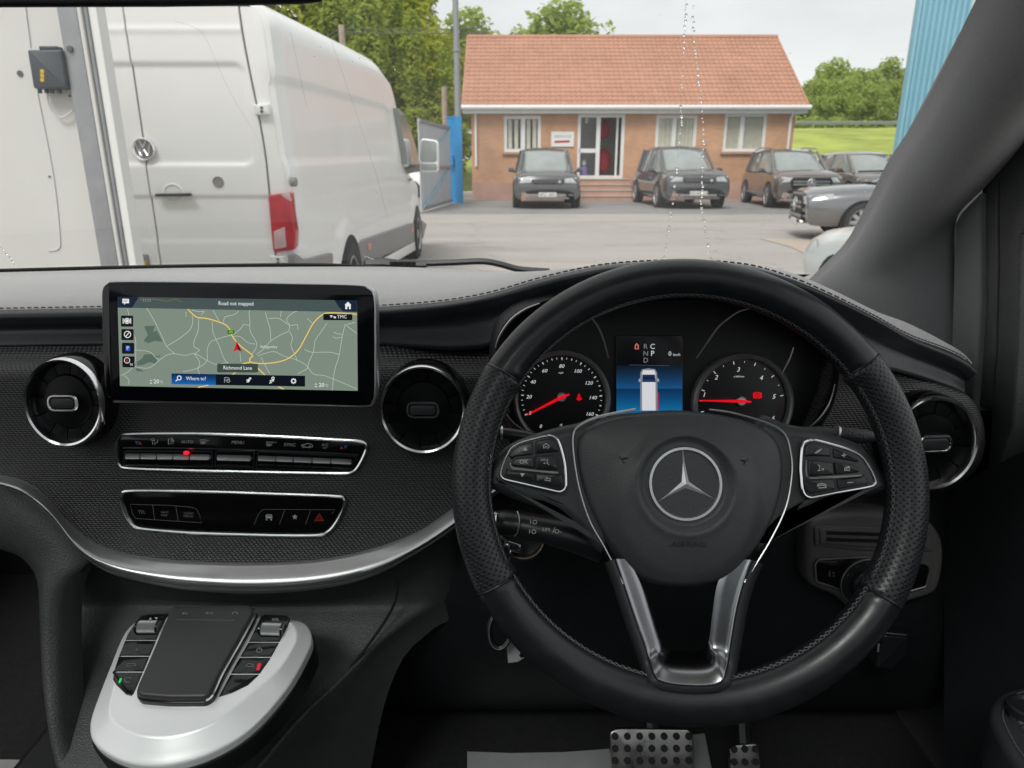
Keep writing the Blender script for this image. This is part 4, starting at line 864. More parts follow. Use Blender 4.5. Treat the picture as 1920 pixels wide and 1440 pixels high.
ax_ = atY(1705, 140, 16).x; bx = atY(1823, 5, 16).x; pts = []; pit = (bx-ax_)/9
pr = []
for k in range(9): pr += [(ax_+pit*k, 0), (ax_+pit*(k+.18), 0), (ax_+pit*(k+.38), -.055), (ax_+pit*(k+.72), -.055), (ax_+pit*(k+.92), 0)]
pr.append((bx, 0)); MB().grid([[(x, 16+d, .0) for x, d in pr], [(x, 16+d, 8) for x, d in pr]]).build('cladding', M['bluesheet'], bb, smooth=0)
MB().box((ax_-.03, 16.0, 4), (.06, .16, 8)).build('corner_trim', M['bluesheet'], bb, smooth=0)
MB().box((bx+3, 16.1, 4), (6, .2, 8)).build('white_wall_section', M['wallpanel'], bb, smooth=0); MB().box((ax_+8, 19.2, 4), (8, 6, 7.9)).build('hall', M['bluesheet'], bb, smooth=0)

# ================================================================ THE CAR INTERIOR
def interp(xs, ys, x):
    if x <= xs[0]: return ys[0]
    for i in range(len(xs)-1):
        if x <= xs[i+1]:
            t = (x-xs[i])/(xs[i+1]-xs[i]); p0 = ys[max(i-1, 0)]; p3 = ys[min(i+2, len(ys)-1)]; p1, p2 = ys[i], ys[i+1]
            m1 = (p2-p0)/max(1e-6, xs[i+1]-xs[max(i-1, 0)])*(xs[i+1]-xs[i]); m2 = (p3-p1)/max(1e-6, xs[min(i+2, len(xs)-1)]-xs[i])*(xs[i+1]-xs[i])
            return (2*t**3-3*t**2+1)*p1 + (t**3-2*t**2+t)*m1 + (-2*t**3+3*t**2)*p2 + (t**3-t**2)*m2
    return ys[-1]
def vspline(cols, k):
    """Columns of points: subdivide each profile smoothly."""
    return [[Vector(p) for p in sm([tuple(q) for q in c], k, False)] for c in cols]

# ---- windscreen
ws = thing('windscreen', 'clear windscreen with rain drops and a dotted black edge, seen from the driving seat', 'windscreen', (-.27, 1.2, 1.17))
G0, G1 = Vector((0, 1.235, 1.165)), Vector((0, .56, 1.80)); gv = (G1-G0)
GFm = Frame((-.27, 1.235, 1.165), (1, 0, 0), gv); GLn = gv.length
o = MB(); o.grid([[GFm.pt(-.86+1.70*i/12, GLn*j/8, -.03*(1-((-.86+1.70*i/12)/.86)**2)) for i in range(13)] for j in range(9)]); o.build('glass', pane_mat('windscreen_glass', (.965, .98, .975), veil=.028), ws, smooth=180)
dm = pane_mat('water', (1, 1, 1)); 
m_, t_, b_ = _bsdf('water_drop'); b_.inputs['Transmission Weight'].default_value = 1; b_.inputs['Roughness'].default_value = 0.02; b_.inputs['IOR'].default_value = 1.33; b_.inputs['Base Color'].default_value = (1, 1, 1, 1)
GD = Frame(GFm.o, GFm.u, GFm.v); GD.n = GFm.n
def gpt(px, py): 
    h = -.03
    for _ in range(4): a, b = GFm.loc(px, py, h); h = -.03*(1-(a/.86)**2)+.001
    return GFm.pt(a, b, h)
dr = MB(); r = random.Random(4)
def trail(pts, n, smin, smax):
    for i in range(n):
        u_ = (i+r.uniform(-.35, .35))/n*(len(pts)-1); j = max(0, min(len(pts)-2, int(u_))); f_ = u_-j
        px, py = pts[j][0]*(1-f_)+pts[j+1][0]*f_+r.uniform(-1.3, 1.3), pts[j][1]*(1-f_)+pts[j+1][1]*f_
        c = gpt(px, py); dr.ball(c, (c-CAM).length/FPX*r.uniform(smin, smax), 8, 5, (1, .8, 1))
trail([(1287, -5), (1285, 40), (1281, 110), (1277, 200), (1277, 240), (1271, 310), (1262, 370), (1252, 440), (1243, 492)], 58, 1.0, 2.9)
trail([(1299, 10), (1301, 80), (1308, 130), (1316, 200), (1319, 270), (1317, 340), (1314, 380), (1324, 440), (1332, 490)], 56, 1.0, 2.9)
trail([(0, 460), (12, 475), (30, 500)], 9, .8, 1.8); trail([(520, 8), (545, 20), (560, 34)], 8, .8, 2.2); trail([(684, 480), (700, 486)], 9, .7, 1.5); trail([(1435, 500), (1462, 508)], 9, .7, 1.4)
for _ in range(26): trail([(r.uniform(560, 1650), r.uniform(20, 470))]*2, 1, .6, 1.3)
dr.build('water_drops', m_, ws, smooth=180, kind='stuff')
sc_ = MB()
for pts in ([(330, 40), (372, 55), (390, 80), (430, 170), (478, 250), (500, 300)], [(622, 80), (650, 160), (700, 310), (727, 410)], [(545, 60), (560, 130), (575, 200)]): sc_.tube([gpt(x, y) for x, y in sm(pts, 4, False)], .0001, 4)
sc_.build('hairline_wire', M['galv'], ws, kind='stuff')
# dotted ceramic edge along the pillar
fr_ = MB(); edge = sm([(1528, 524), (1545, 508), (1595, 459), (1635, 390), (1675, 314), (1729, 231), (1783, 134), (1848, 7), (1890, -70)], 10, False)
E3 = [gpt(x-1, y) for x, y in edge]
for k in range(len(edge)-1):
    x, y = edge[k]
    for j in range(3):
        f_ = j/3; px, py = x+(edge[k+1][0]-x)*f_, y+(edge[k+1][1]-y)*f_
        if py < 330:
            for q, rr_ in ((4.5, 1.25), (7.5, .8)):
                c = gpt(px-q+(.0), py); fr_.ball(c, (c-CAM).length/FPX*rr_, 6, 4, (1, 1, 1))
fr_.build('dotted_edge', M['matte'], ws, kind='stuff')
MB().tube([gpt(x+2, y) for x, y in edge], .0042, 6).build('edge_seal', M['matte'], ws)
MB().tube(sm([gpt(-60, 509), gpt(200, 502), gpt(450, 497.5), gpt(600, 497), gpt(680, 500), gpt(800, 506), gpt(1040, 516), gpt(1300, 524)], 4, False), .0034, 6).build('lower_seal', M['matte'], ws)

# ---- wipers (outside, at the foot of the glass)
wp = thing('wiper', 'black windscreen wiper arm with chunky blade end lying along the foot of the windscreen', 'wiper', (-.1, 1.28, 1.17), group='windscreen wipers')
def wY(px, py, Y=1.30): return atY(px, py, Y)
MB().tube(sm([wY(790, 494), wY(850, 492), (wY(905, 490)), wY(940, 496), wY(975, 505), wY(1030, 509)], 5, False), [.0058]*26, 8).build('arm', M['softblack'], wp)
m = MB(); m.tube([wY(682, 496), wY(688, 494), wY(720, 494), wY(745, 496), wY(800, 497)], [.006, .0105, .0105, .009, .008], 8); m.build('blade_end', M['softblack'], wp)
for i in range(4): MB().box(wY(738+12*i, 494), (.012, .02, .012), b=.002).build('link', M['darkplastic'], wp)
wp2 = thing('wiper', 'slim second wiper blade showing as a dark sliver in front of the van', 'wiper', (-.6, 1.28, 1.17), group='windscreen wipers')
MB().tube([wY(329, 505), wY(336, 502), wY(420, 500), wY(490, 499), wY(600, 498)], [.004, .006, .005, .005, .003], 8).build('blade', M['softblack'], wp2)
MB().box(wY(492, 498), (.02, .01, .008), b=.002).build('link', M['darkplastic'], wp2)

# ---- rear-view mirror
rm = thing('rear_view_mirror', 'dark rear-view mirror whose lower edge dips into the top of the view', 'mirror', (-.27, .5, 1.5))
RM = Frame((-.255, .50, 1.505), (1, 0, 0), (0, .12, 1))
mo = ccw(RM.L([(-420, 12), (-300, 12), (0, 10), (300, 9), (480, 6), (560, 4), (598, 0), (612, -14), (615, -60), (610, -140), (560, -170), (-420, -170)]))
hm = MB(); hm.slab(RM, mo, -.004, 0, .003, back=True); hm.slab(RM, inset(mo, .016), -.035, -.003, .0, back=True); hm.build('housing', M['darkplastic'], rm); MB().slab(RM, inset(mo, .0035), -.003, .0012, .001).build('mirror_glass', mat('mirror_glass', (.12, .13, .15), .03, 1.0), rm)
MB().tube([(-.27, .52, 1.55), (-.27, .60, 1.68), (-.27, .64, 1.74)], .012, 8).build('stalk', M['darkplastic'], rm)

# ---- cabin shell: roof lining, floor, sides and tailgate, with window openings and added glass
cs = thing('cabin_shell', 'dark cabin of the people carrier: roof lining, floor and side walls around the driver', 'car cabin', (-.27, -.8, .5))
MB().box((-.27, .25, 1.845), (1.75, .68, .05), b=.02).build('roof_lining', M['headliner'], cs, smooth=0)     # added roof glass fills the gap between front and rear lining
MB().box((-.27, -2.2, 1.845), (1.75, .6, .05), b=.02).build('roof_lining', M['headliner'], cs, smooth=0)
for X in (-1.10, .56): MB().box((X, -.8, 1.845), (.09, 2.4, .05), b=.02).build('roof_rail', M['headliner'], cs, smooth=0)
MB().box((-.27, -1.0, 1.86), (1.60, 1.82, .008)).build('added_roof_glass', pane_mat('added_roof_pane', (.85, .88, .88)), cs, smooth=0)  # unseen roof opening, added and sized to let more light into the cabin
MB().box((-.27, -.7, .50), (1.75, 4.2, .05)).build('floor', M['carpet'], cs, smooth=0)
MB().box((-.27, 1.33, .80), (1.75, .05, .64)).build('bulkhead', M['carpet'], cs, smooth=0)
for X in (-1.13, .645):
    MB().box((X, -.60, .79), (.05, 3.9, .62)).build('side_wall', M['softblack'], cs, smooth=0)
    for y in (-.38, -1.5, -2.45): MB().box((X, y, 1.46), (.06, .12, .75)).build('pillar', M['headliner'], cs, smooth=0)
MB().box((-.27, -2.5, .82), (1.75, .06, .7)).build('tailgate', M['softblack'], cs, smooth=0)
dim_glass = pane_mat('light_dimming_glass', (.34, .36, .37))  # tint added to the unseen rear panes to cut light from behind
MB().add([(-1.1, -2.49, 1.17), (.62, -2.49, 1.17), (.62, -2.49, 1.82), (-1.1, -2.49, 1.82)], [(0, 1, 2, 3)]).build('rear_window', dim_glass, cs, smooth=0)
for X in (-1.13, .645): MB().add([(X, -.44, 1.10), (X, -2.46, 1.10), (X, -2.46, 1.82), (X, -.44, 1.82)], [(0, 1, 2, 3)]).build('side_window', dim_glass, cs, smooth=0)
for x in (-.70, -.27, .16): MB().box((x, -1.55, 1.02), (.40, .16, .86), b=.05).build('seat_back', M['leather'], cs)  # unseen second row, added to block the low sky behind
for x in (-.68, .14): 
    MB().box((x, -.62, 1.00), (.52, .16, .80), b=.05).build('seat_back', M['leather'], cs); MB().box((x, -.62, 1.54), (.28, .12, .22), b=.05).build('headrest', M['leather'], cs); MB().box((x, -.30, .72), (.52, .5, .14), b=.05).build('seat_cushion', M['leather'], cs)  # unseen backs raised and headrests added to darken reflections in the wheel
MB().box((-.27, .70, .528), (1.5, 1.0, .006)).build('floor_covering', M['carpet'], cs, smooth=0)
MB().tube([(-1.10, .52, 1.82), (-1.08, .80, 1.50), (-1.06, 1.10, 1.20)], .05, 8).build('windscreen_pillar', M['fabric'], cs)
MB().box((-.27, .54, 1.83), (1.66, .10, .07), b=.02).build('header_rail', M['headliner'], cs)

# ---- windscreen pillar trim on the driver's side
pt_ = thing('pillar_trim', 'grey fabric trim of the windscreen pillar, sloping beside the blue building', 'pillar trim', (.5, 1.0, 1.2))
Lp = [(1500, 552, 1.13), (1529, 527, 1.11), (1562, 495, 1.08), (1600, 455, 1.045), (1641, 383, .985), (1680, 306, .93), (1732, 228, .87), (1786, 132, .81), (1850, 5, .745), (1900, -90, .69), (1985, -250, .61), (2090, -450, .53)]
Rp = [(1792, 720), (1790, 640), (1788, 560), (1787, 480), (1789, 425), (1802, 395), (1850, 348), (1906, 285), (1975, 195), (2040, 110), (2160, -60), (2300, -260)]
XP = .575; rows = []
for (lx, ly, lY), (rx, ry) in zip(Lp, Rp):
    a = atY(lx, ly, lY); c = atX(rx, ry, XP); d = (c-a); n = d.cross(Vector((0, -.74, .67))).normalized(); n = n if n.y < 0 else -n
    row = [a+Vector((.004, .03, 0))]
    for f_ in (0, .02, .06, .15, .28, .42, .55, .68, .82, .95, 1.0): row.append(a+d*f_ + n*(.052*math.sin(PI*min(1, f_**.66))+.012*(1-abs(2*f_-1))) + Vector((0, 0, 0)))
    row.append(c+Vector((.02, .03, 0))); rows.append(row)
cols = list(zip(*rows)); cols = [sm([tuple(p) for p in c], 5, False) for c in cols]
MB().grid([list(x) for x in zip(*cols)]).build('trim_panel', M['fabric'], pt_, smooth=180)
bq = rows[2:]; 
# door frame strips between quarter light and side window
df = thing('door_frame', 'tall dark door frame strips behind the windscreen pillar trim', 'door frame', (XP, .85, 1.2))
SD = Frame((XP, 0, 0), (0, -1, 0), (0, 0, 1))
def sd(nm, pts, h0, h1, m, bev=.004):
    P = [SD.loc(x, y, h1) for x, y in pts]; MB().slab(SD, P, h0, h1, bev).build(nm, m, df)
sd('mirror_trim', [(1789, 420), (1801, 398), (1836, 362), (1838, 560), (1833, 650), (1828, 720), (1824, 770), (1780, 720), (1783, 655)], -.05, .004, M['fabric'])
sd('seal_strip', [(1839, 360), (1845, 320), (1885, 280), (1868, 346), (1870, 500), (1867, 650), (1856, 765), (1826, 765), (1831, 700), (1837, 600)], -.05, -.004, M['greyplastic'])
sd('frame_strip', [(1871, 345), (1870, 280), (1960, 170), (1960, 420), (1911, 440), (1908, 600), (1900, 800), (1880, 860), (1850, 900), (1858, 765), (1868, 660), (1872, 500)], -.05, .000, M['greyplastic'])
MB().slab(SD, [SD.loc(x, y, -.03) for x, y in [(1780, 655), (1786, 640), (1788, 655)]], -.05, -.02).build('glass_glint', M['pane'], df, smooth=0)
MB().slab(SD, [SD.loc(x, y, -.04) for x, y in [(1700, 560), (1700, 250), (1800, 60), (2100, 60), (2100, 380), (1925, 400), (1925, 900), (1700, 900)]], -.06, -.04).build('backing_panel', M['fabric'], df, smooth=0)
# driver's door: inner panel, armrest, window switches
dd = thing('driver_door', 'dark inside of the driver door with stitched armrest and silver window switch panel', 'car door', (.56, .3, .6))
rows = []
for x, y0 in [(1770, 935), (1800, 910), (1850, 880), (1910, 850), (2100, 790), (2400, 720)]:
    X = .565; c = []
    for f_, dX in ((0, .02), (.08, 0), (.3, .005), (.55, .01), (.8, .0), (1.1, -.01), (1.5, 0)): q = atX(x, y0+(1440-y0)*f_, X-dX); c.append(q)
    rows.append(c)
MB().grid([list(z) for z in zip(*rows)][::-1]).build('door_panel', M['grain'], dd, smooth=180)
DA = Frame((.45, .55, .86), (1, 0, 0), (0, 1, -.05))
ao = ccw(sm(DA.L([(1857, 1345), (1860, 1318), (1876, 1297), (1905, 1286), (1960, 1280), (2100, 1290), (2200, 1400), (2200, 1700), (2000, 1640), (1908, 1440), (1880, 1395)]), 5))
MB().slab(DA, ao, -.05, 0, .008, back=True).build('armrest', M['softblack'], dd)
so = inset(ao, .010); m = MB(); Ls = 0
for k in range(0, len(so)): 
    a, b_ = Vector(so[k]), Vector(so[(k+1) % len(so)]); n_ = max(1, int((b_-a).length/.006))
    for j in range(n_): m.tube([DA.pt(*(a+(b_-a)*((j+.12)/n_)), .0012), DA.pt(*(a+(b_-a)*((j+.85)/n_)), .0012)], .0007, 4)
m.build('stitching', M['thread'], dd, kind='stuff')
io = ccw(sm(DA.L([(1893, 1345), (1894, 1330), (1904, 1319), (1925, 1314), (1990, 1316), (2060, 1400), (2060, 1500), (1990, 1490), (1930, 1395)]), 5))
MB().slab(DA, io, -.01, .006, .003).build('switch_panel', M['satin'], dd)
c = DA.loc(1926, 1346); MB().lathe(DA, c, [(.019, .006), (.018, .012), (.015, .013), (.013, .010), (0, .010)], 24).build('mirror_knob', M['keyblack'], dd)
m = MB(); 
for pts in ([(1905, 1352), (1916, 1347)], [(1912, 1362), (1924, 1356)], [(1905, 1320), (1909, 1322)], [(1912, 1316), (1911, 1324), (1916, 1328), (1920, 1320)]): m.line(DA, DA.L(pts, .0065), .0009, .0066)
m.build('marking', M['darkplastic'], dd, smooth=0)

# ---- dashboard
db = thing('dashboard', 'black leather dashboard with grey top pad, woven trim panel and silver sweep', 'dashboard', (-.27, .85, .9))
PX = [-220, -60, 100, 300, 500, 700, 800, 860, 925, 1000, 1060, 1130, 1200, 1290, 1400, 1480, 1555, 1640, 1700, 1775, 1812, 1832]
WSy = [516, 512, 508, 503, 500.5, 500, 502, 505, 508, 510, 511, 512, 512, 513, 513, 517, 546, 587, 605, 647, 675, 700]
WSY = [1.16, 1.16, 1.16, 1.16, 1.16, 1.16, 1.16, 1.16, 1.16, 1.16, 1.16, 1.16, 1.16, 1.15, 1.1, 1.05, .97, .93, .90, .87, .85, .84]
STy = [586, 582, 579, 576, 575, 575.5, 569, 562, 549, 527, 512, 499, 493, 491, 499, 522, 554, 596, 629, 657, 678, 706]
STY = [.80, .80, .80, .80, .80, .80, .79, .785, .775, .755, .74, .72, .71, .70, .70, .70, .71, .73, .75, .78, .79, .80]
RBy = [612, 608, 605, 603, 602, 600, 592, 584, 571, 550, 534, 520, 513, 511, 519, 541, 572, 614, 648, 680, 700, 722]
FBy = [660, 656, 653, 651, 650, 652, 658, 660, 650, 600, 580, 565, 558, 556, 565, 590, 640, 690, 703, 726, 740, 752]
cols = []
for i in range(-220, 1834, 13):
    wy, wY_ = interp(PX, WSy, i), interp(PX, WSY, i); sy, sY = interp(PX, STy, i), interp(PX, STY, i); ry = interp(PX, RBy, i); fy = interp(PX, FBy, i)
    cols.append((atY(i, wy, wY_), atY(i, sy, sY), atY(i, ry, sY-.018), atY(i, fy, sY-.035), sY))
top = []
for a, b_, c, d, sY in cols:
    mid = (a+b_)/2+Vector((0, 0, .006)); top.append([a+Vector((0, .05, -.03)), a, a*.7+b_*.3+Vector((0, 0, .004)), mid*.9+b_*.1, a*.2+b_*.8+Vector((0, 0, .004)), b_+Vector((0, .004, .0012)), b_+Vector((0, .001, -.001))])
MB().grid(list(zip(*top))[::-1]).build('top_pad', M['pad'], db, smooth=180)
roll = []
for a, b_, c, d, sY in cols:
    m1 = (b_+c)/2+Vector((0, -.010, .004)); roll.append(sm([tuple(b_+Vector((0, .001, -.0015))), tuple(b_+Vector((0, -.003, .0005))), tuple(m1), tuple(c), tuple(c*.6+d*.4+Vector((0, .012, 0))), tuple(d+Vector((0, .012, 0))), tuple(d+Vector((0, .03, -.004)))], 4, False))
MB().grid(list(zip(*roll))[::-1]).build('leather_roll', M['leather'], db, smooth=180)
stt = MB(); pth = [Vector(c[1])+Vector((0, -.002, .0022)) for c in cols]
for i in range(len(pth)-1):
    a, b_ = pth[i], pth[i+1]; n_ = max(1, int((b_-a).length/.0052))
    for j in range(n_): stt.tube([a+(b_-a)*((j+.1)/n_), a+(b_-a)*((j+.72)/n_)+Vector((0, -.0008, 0))], .00075, 4)
stt.build('stitching', M['darkthread'], db, kind='stuff')
# windscreen-side ledge under the glass
MB().grid([[(x, 1.19, 1.172), (x, 1.24, 1.155)] for x in (-1.1, -.3, .5)]).build('demister_ledge', M['matte'], db, smooth=0)

# woven panel
dpA, dpB = atY(450, 690, .735), atY(450, 1050, .700); DP = Frame((dpA.x, dpB.y, dpB.z), (1, 0, 0), dpA-dpB)
TX = [-220, -60, 0, 40, 80, 121, 161, 217, 282, 362, 480, 600, 700, 780, 830, 850, 905, 960]
TY = [880, 886, 894, 904, 930, 977, 1013, 1037, 1049, 1056, 1059, 1052, 1031, 1001, 969, 955, 915, 880]
BX = [-220, -60, 0, 40, 72, 105, 137, 169, 209, 282, 362, 480, 600, 700, 790, 850, 905, 960]
BYv = [893, 902, 912, 926, 949, 981, 1025, 1053, 1075, 1094, 1106, 1112, 1103, 1079, 1031, 991, 945, 905]
cols = []; uvs = []
for i in range(-220, 966, 12):
    ty = interp(TX, TY, i); fy = interp(PX, FBy, i)
    c = [atY(i, fy-4, .775), atY(i, fy+3, .768), atY(i, fy+16, .752)]
    for f_ in (0, .08, .2, .4, .6, .8, 1.0):
        c.append(DP.P(i, fy+38+(ty+2-fy-38)*f_, .0 if f_ > .05 else -.003))
    cols.append(c)
rows = list(zip(*cols)); uv = [[(p.x+5, (p-Vector((p.x, 0, 0))).dot(DP.v)+5) for p in r_] for r_ in rows]
MB().grid(rows[::-1], uv=uv[::-1]).build('woven_panel', M['weave'], db, smooth=180)
# silver sweep
cols = []
for i in range(-220, 966, 10):
    ty, by = interp(TX, TY, i), interp(BX, BYv, i); a = DP.P(i, ty, .004); thick = by-ty; 
    c = [a+Vector((0, .012, 0)), a]
    for f_, h in ((.10, .0065), (.3, .0115), (.5, .0160), (.64, .0185), (.74, .0190), (.81, .0150)): c.append(DP.P(i, ty+(by-ty)*f_, h))
    c += [DP.P(i, ty+(by-ty)*.86, .007), DP.P(i, ty+(by-ty)*.91, .013), DP.P(i, by, .011), DP.P(i, by+1, -.012)]
    cols.append(c)
MB().grid(list(zip(*cols))[::-1]).build('silver_sweep', M['sweep'], db, smooth=60)

# air vents: ring, cup, disc, blades, knob
def vent(fr, cx, cy, rx, ry, open_dir=-1, rot=0):
    kx = fr.mpp(cx, cy); c = fr.loc(cx, cy); a = (fr.loc(cx+rx, cy)[0]-fr.loc(cx-rx, cy)[0])/2; b_ = abs(fr.loc(cx, cy-ry)[1]-fr.loc(cx, cy+ry)[1])/2
    c = ((fr.loc(cx+rx, cy, .02)[0]+fr.loc(cx-rx, cy, .02)[0])/2, (fr.loc(cx, cy-ry, .02)[1]+fr.loc(cx, cy+ry, .02)[1])/2)
    R = 1.0
    def la(prof, nm, m, par, n=56, sm_=40): return MB().lathe(fr, c, prof, n, sx=a, sy=b_).build(nm, m, par, smooth=sm_)
    B_ = .022
    v = la([(1.10, -.004), (1.09, .006), (1.055, B_-.004), (1.03, B_)], 'air_vent', M['gloss'], db)
    la([(1.04, B_-.003), (1.02, B_+.003), (.985, B_+.006), (.94, B_+.005), (.90, B_+.0005), (.885, B_-.010)], 'ring', M['chrome'], v)
    la([(.905, B_-.008), (.86, B_-.016), (.82, B_-.018), (0, B_-.019)], 'cup', M['ventblack'], v)
    la([(.66, B_-.013), (.64, B_-.006), (.60, B_-.0035), (0, B_-.002)], 'disc', M['ventblack'], v)
    for k in range(12):
        t = 2*PI*k/12+.12; bl = MB(); d = Vector((math.cos(t), math.sin(t))); e = Vector((-d.y, d.x))
        q = lambda rr, s_, h: fr.pt(c[0]+a*(d.x*rr+e.x*s_), c[1]+b_*(d.y*rr+e.y*s_), h)
        bl.grid([[q(.60, -.150, B_-.0062), q(.61, .0, B_-.0060), q(.60, .150, B_-.0062), q(.60, .152, B_-.012)], [q(.88, -.220, B_-.0058), q(.90, .0, B_-.0056), q(.88, .220, B_-.0058), q(.88, .222, B_-.012)]]); bl.build('blade', M['ventblack'], v, smooth=0)
    kx_, ky_ = a*.36, b_*.165; ko = rnd([(c[0]-kx_, c[1]-ky_), (c[0]+kx_, c[1]-ky_), (c[0]+kx_, c[1]+ky_), (c[0]-kx_, c[1]+ky_)], ky_*.98, 6)
    MB().slab(fr, inset(ko, .0022), B_-.004, B_+.006, .002).build('knob', M['softblack'], v)
    MB().tube([fr.pt(x, y, B_+.005) for x, y in ko], .0015, 6, closed=True).build('knob_rim', M['chrome'], v)
    return v
vent(DP, 125, 753, 70, 79); vent(DP, 794, 766, 77, 79)
# right-hand pod with woven trim and the third vent
RPo = atY(1745, 830, .735); RP = Frame(RPo, (1, .10, 0), (0, .16, 1))
MB().slab(RP, rnd(RP.L([(1490, 830), (1535, 750), (1560, 668), (1640, 680), (1690, 690), (1760, 716), (1834, 742), (1857, 785), (1862, 835), (1848, 882), (1810, 916), (1768, 936), (1690, 945), (1600, 900)]), .015), -.05, 0, .016, 5).build('woven_pod', M['weave'], db, smooth=50)
vent(RP, 1745, 829, 78, 83)

# ---- climate control strip on the woven panel
C8 = lambda pts: crop(200, 790, 3.692, pts)
def panel_bezel(name, outl, parent, rim=.0021):
    o_ = ccw(DP.L(sm(C8(outl), 4)))
    p = MB().slab(DP, inset(o_, .001), -.004, .003, .001).build(name, M['gloss'], parent)
    MB().tube([DP.pt(x, y, .0035) for x, y in o_], rim, 8, closed=True).build('chrome_frame', M['chrome'], p); return p
cp = panel_bezel('climate_panel', [(84, 160), (95, 105), (150, 86), (450, 81), (750, 83), (1200, 100), (1600, 122), (1760, 133), (1803, 165), (1790, 225), (1745, 310), (1705, 345), (1640, 353), (1300, 349), (1000, 343), (500, 332), (170, 320), (105, 298), (86, 240)], db)
MB().line(DP, DP.L(C8([(112, 183), (400, 184), (740, 190), (1200, 205), (1600, 222), (1745, 232)]), .0036), .0014, .0036).build('trim_line', M['chrome'], cp, smooth=0)
for fr0, fr1 in (([(118, 205), (735, 205)], [(735, 318), (118, 300)]), ([(752, 203), (1028, 203)], [(1020, 325), (748, 320)]), ([(1045, 205), (1735, 240)], [(1690, 345), (1030, 330)])):
    o_ = ccw(DP.L(rnd(C8(fr0+fr1), 4), .004)); MB().ring(DP, o_, .0012, .003, .0045).build('key_frame', M['darkplastic'], cp)
def rocker(xs, y0, y1, dy0, dy1):
    for i in range(len(xs)-1):
        xa, xb = xs[i]+4, xs[i+1]-4; f0 = (xs[i]-xs[0])/(xs[-1]-xs[0]); f1 = (xs[i+1]-xs[0])/(xs[-1]-xs[0])
        ya0, ya1, yb0, yb1 = y0+dy0*f0, y1+dy1*f0, y0+dy0*f1, y1+dy1*f1
        rows = []
        for f_, h in ((-.05, .002), (.0, .0035), (.35, .0068), (.66, .0096), (.84, .0098), (1.0, .003)):
            q = C8([(xa, ya0+(ya1-ya0)*f_), (xa+3, ya0+(ya1-ya0)*f_), (xb-3, yb0+(yb1-yb0)*f_), (xb, yb0+(yb1-yb0)*f_)]); q = [DP.loc(x, y, h) for x, y in q]
            rows.append([DP.pt(*q[0], .003), DP.pt(*q[0], h-.001), DP.pt(*q[1], h), DP.pt(*q[2], h), DP.pt(*q[3], h-.001), DP.pt(*q[3], .003)])
        MB().grid(rows[::-1]).build('rocker_key', M['sweep'], cp, smooth=35)
        rows = []
        for f_, h in ((1.02, .004), (1.15, .0055), (1.6, .005), (2.0, .003)):
            q = C8([(xa, ya0+(ya1-ya0)*f_), (xb, yb0+(yb1-yb0)*f_)]); q = [DP.loc(x, y, h) for x, y in q]; rows.append([DP.pt(*q[0], h), DP.pt(*q[1], h)])
        MB().grid(rows[::-1]).build('key_underside', M['gloss'], cp)
rocker([122, 228, 342, 455, 570, 712], 222, 266, 8, 8); rocker([757, 995], 232, 276, 6, 6); rocker([1042, 1168, 1290, 1420, 1550, 1695], 238, 278, 26, 26)
def ptri(parent, mtl, pts, fr=DP, h=.0036, name='marking'): MB().face(fr, ccw(fr.L(pts, h)), h).build(name, mtl, parent, smooth=0)
ptri(cp, M['blueprint'], C8([(195, 137), (222, 137), (208, 160)])); ptri(cp, M['redprint'], C8([(215, 160), (230, 137), (245, 160)]))
ptri(cp, M['redprint'], C8([(1612, 192), (1627, 168), (1642, 192)])); ptri(cp, M['blueprint'], C8([(1640, 168), (1668, 168), (1653, 192)]))
T8 = lambda s, x, y, cap, m='print', sh=.12, **k: text(DP, s, 200+x/3.692, 790+y/3.692, cap, .0036, cp, M[m], rot=-1.2, shear=sh, **k)
T8('AUTO', 557, 143, 5.6); T8('MENU', 907, 147, 6.0); T8('SYNC', 1266, 163, 6.0); T8('A/C', 1511, 163, 5.4); T8('REST', 1511, 184, 2.6); T8('MAX', 698, 133, 2.6); T8('REAR', 1162, 147, 2.6); T8('OFF', 450, 153, 2.8)
ic = MB(); W_ = .0007
def pl8(pts, closed=False, w=W_): ic.line(DP, DP.L(C8(pts), .0036), w, .0036, closed)
pl8([(645, 128), (692, 128), (686, 150), (652, 150)], True); 
for x in (660, 668, 676): pl8([(x, 134), (x-3, 158)])
pl8([(1106, 143), (1146, 143), (1140, 166), (1106, 166)], True)
for x in (1116, 1124, 1132): pl8([(x, 150), (x-3, 172)])
pl8([(1347, 172), (1352, 163), (1375, 160), (1390, 152), (1408, 155), (1425, 166), (1426, 176), (1415, 178)]); pl8(ellipse(1362, 175, 6, 6, 10), True); pl8(ellipse(1405, 177, 6, 6, 10), True); pl8([(1370, 178), (1396, 180)])
pl8([(308, 125), (322, 120), (333, 126), (331, 135), (313, 135)], True); pl8([(318, 142), (318, 160)]); pl8([(355, 130), (349, 148), (332, 152), (330, 162)])
pl8([(428, 118), (428, 160)], w=.001); pl8(ellipse(449, 122, 7, 6, 10), True); pl8(ellipse(459, 134, 7, 6, 10), True); pl8([(443, 136), (452, 138)])
ic.build('symbol', M['print'], cp, smooth=0)
b = MB(); b.ball(DP.P(349.5, 849, .0085), .0022, 10, 6, (1.6, 1, 1)); b.build('indicator_light', glow('red_led', (235, 20, 40), 1.3), cp)

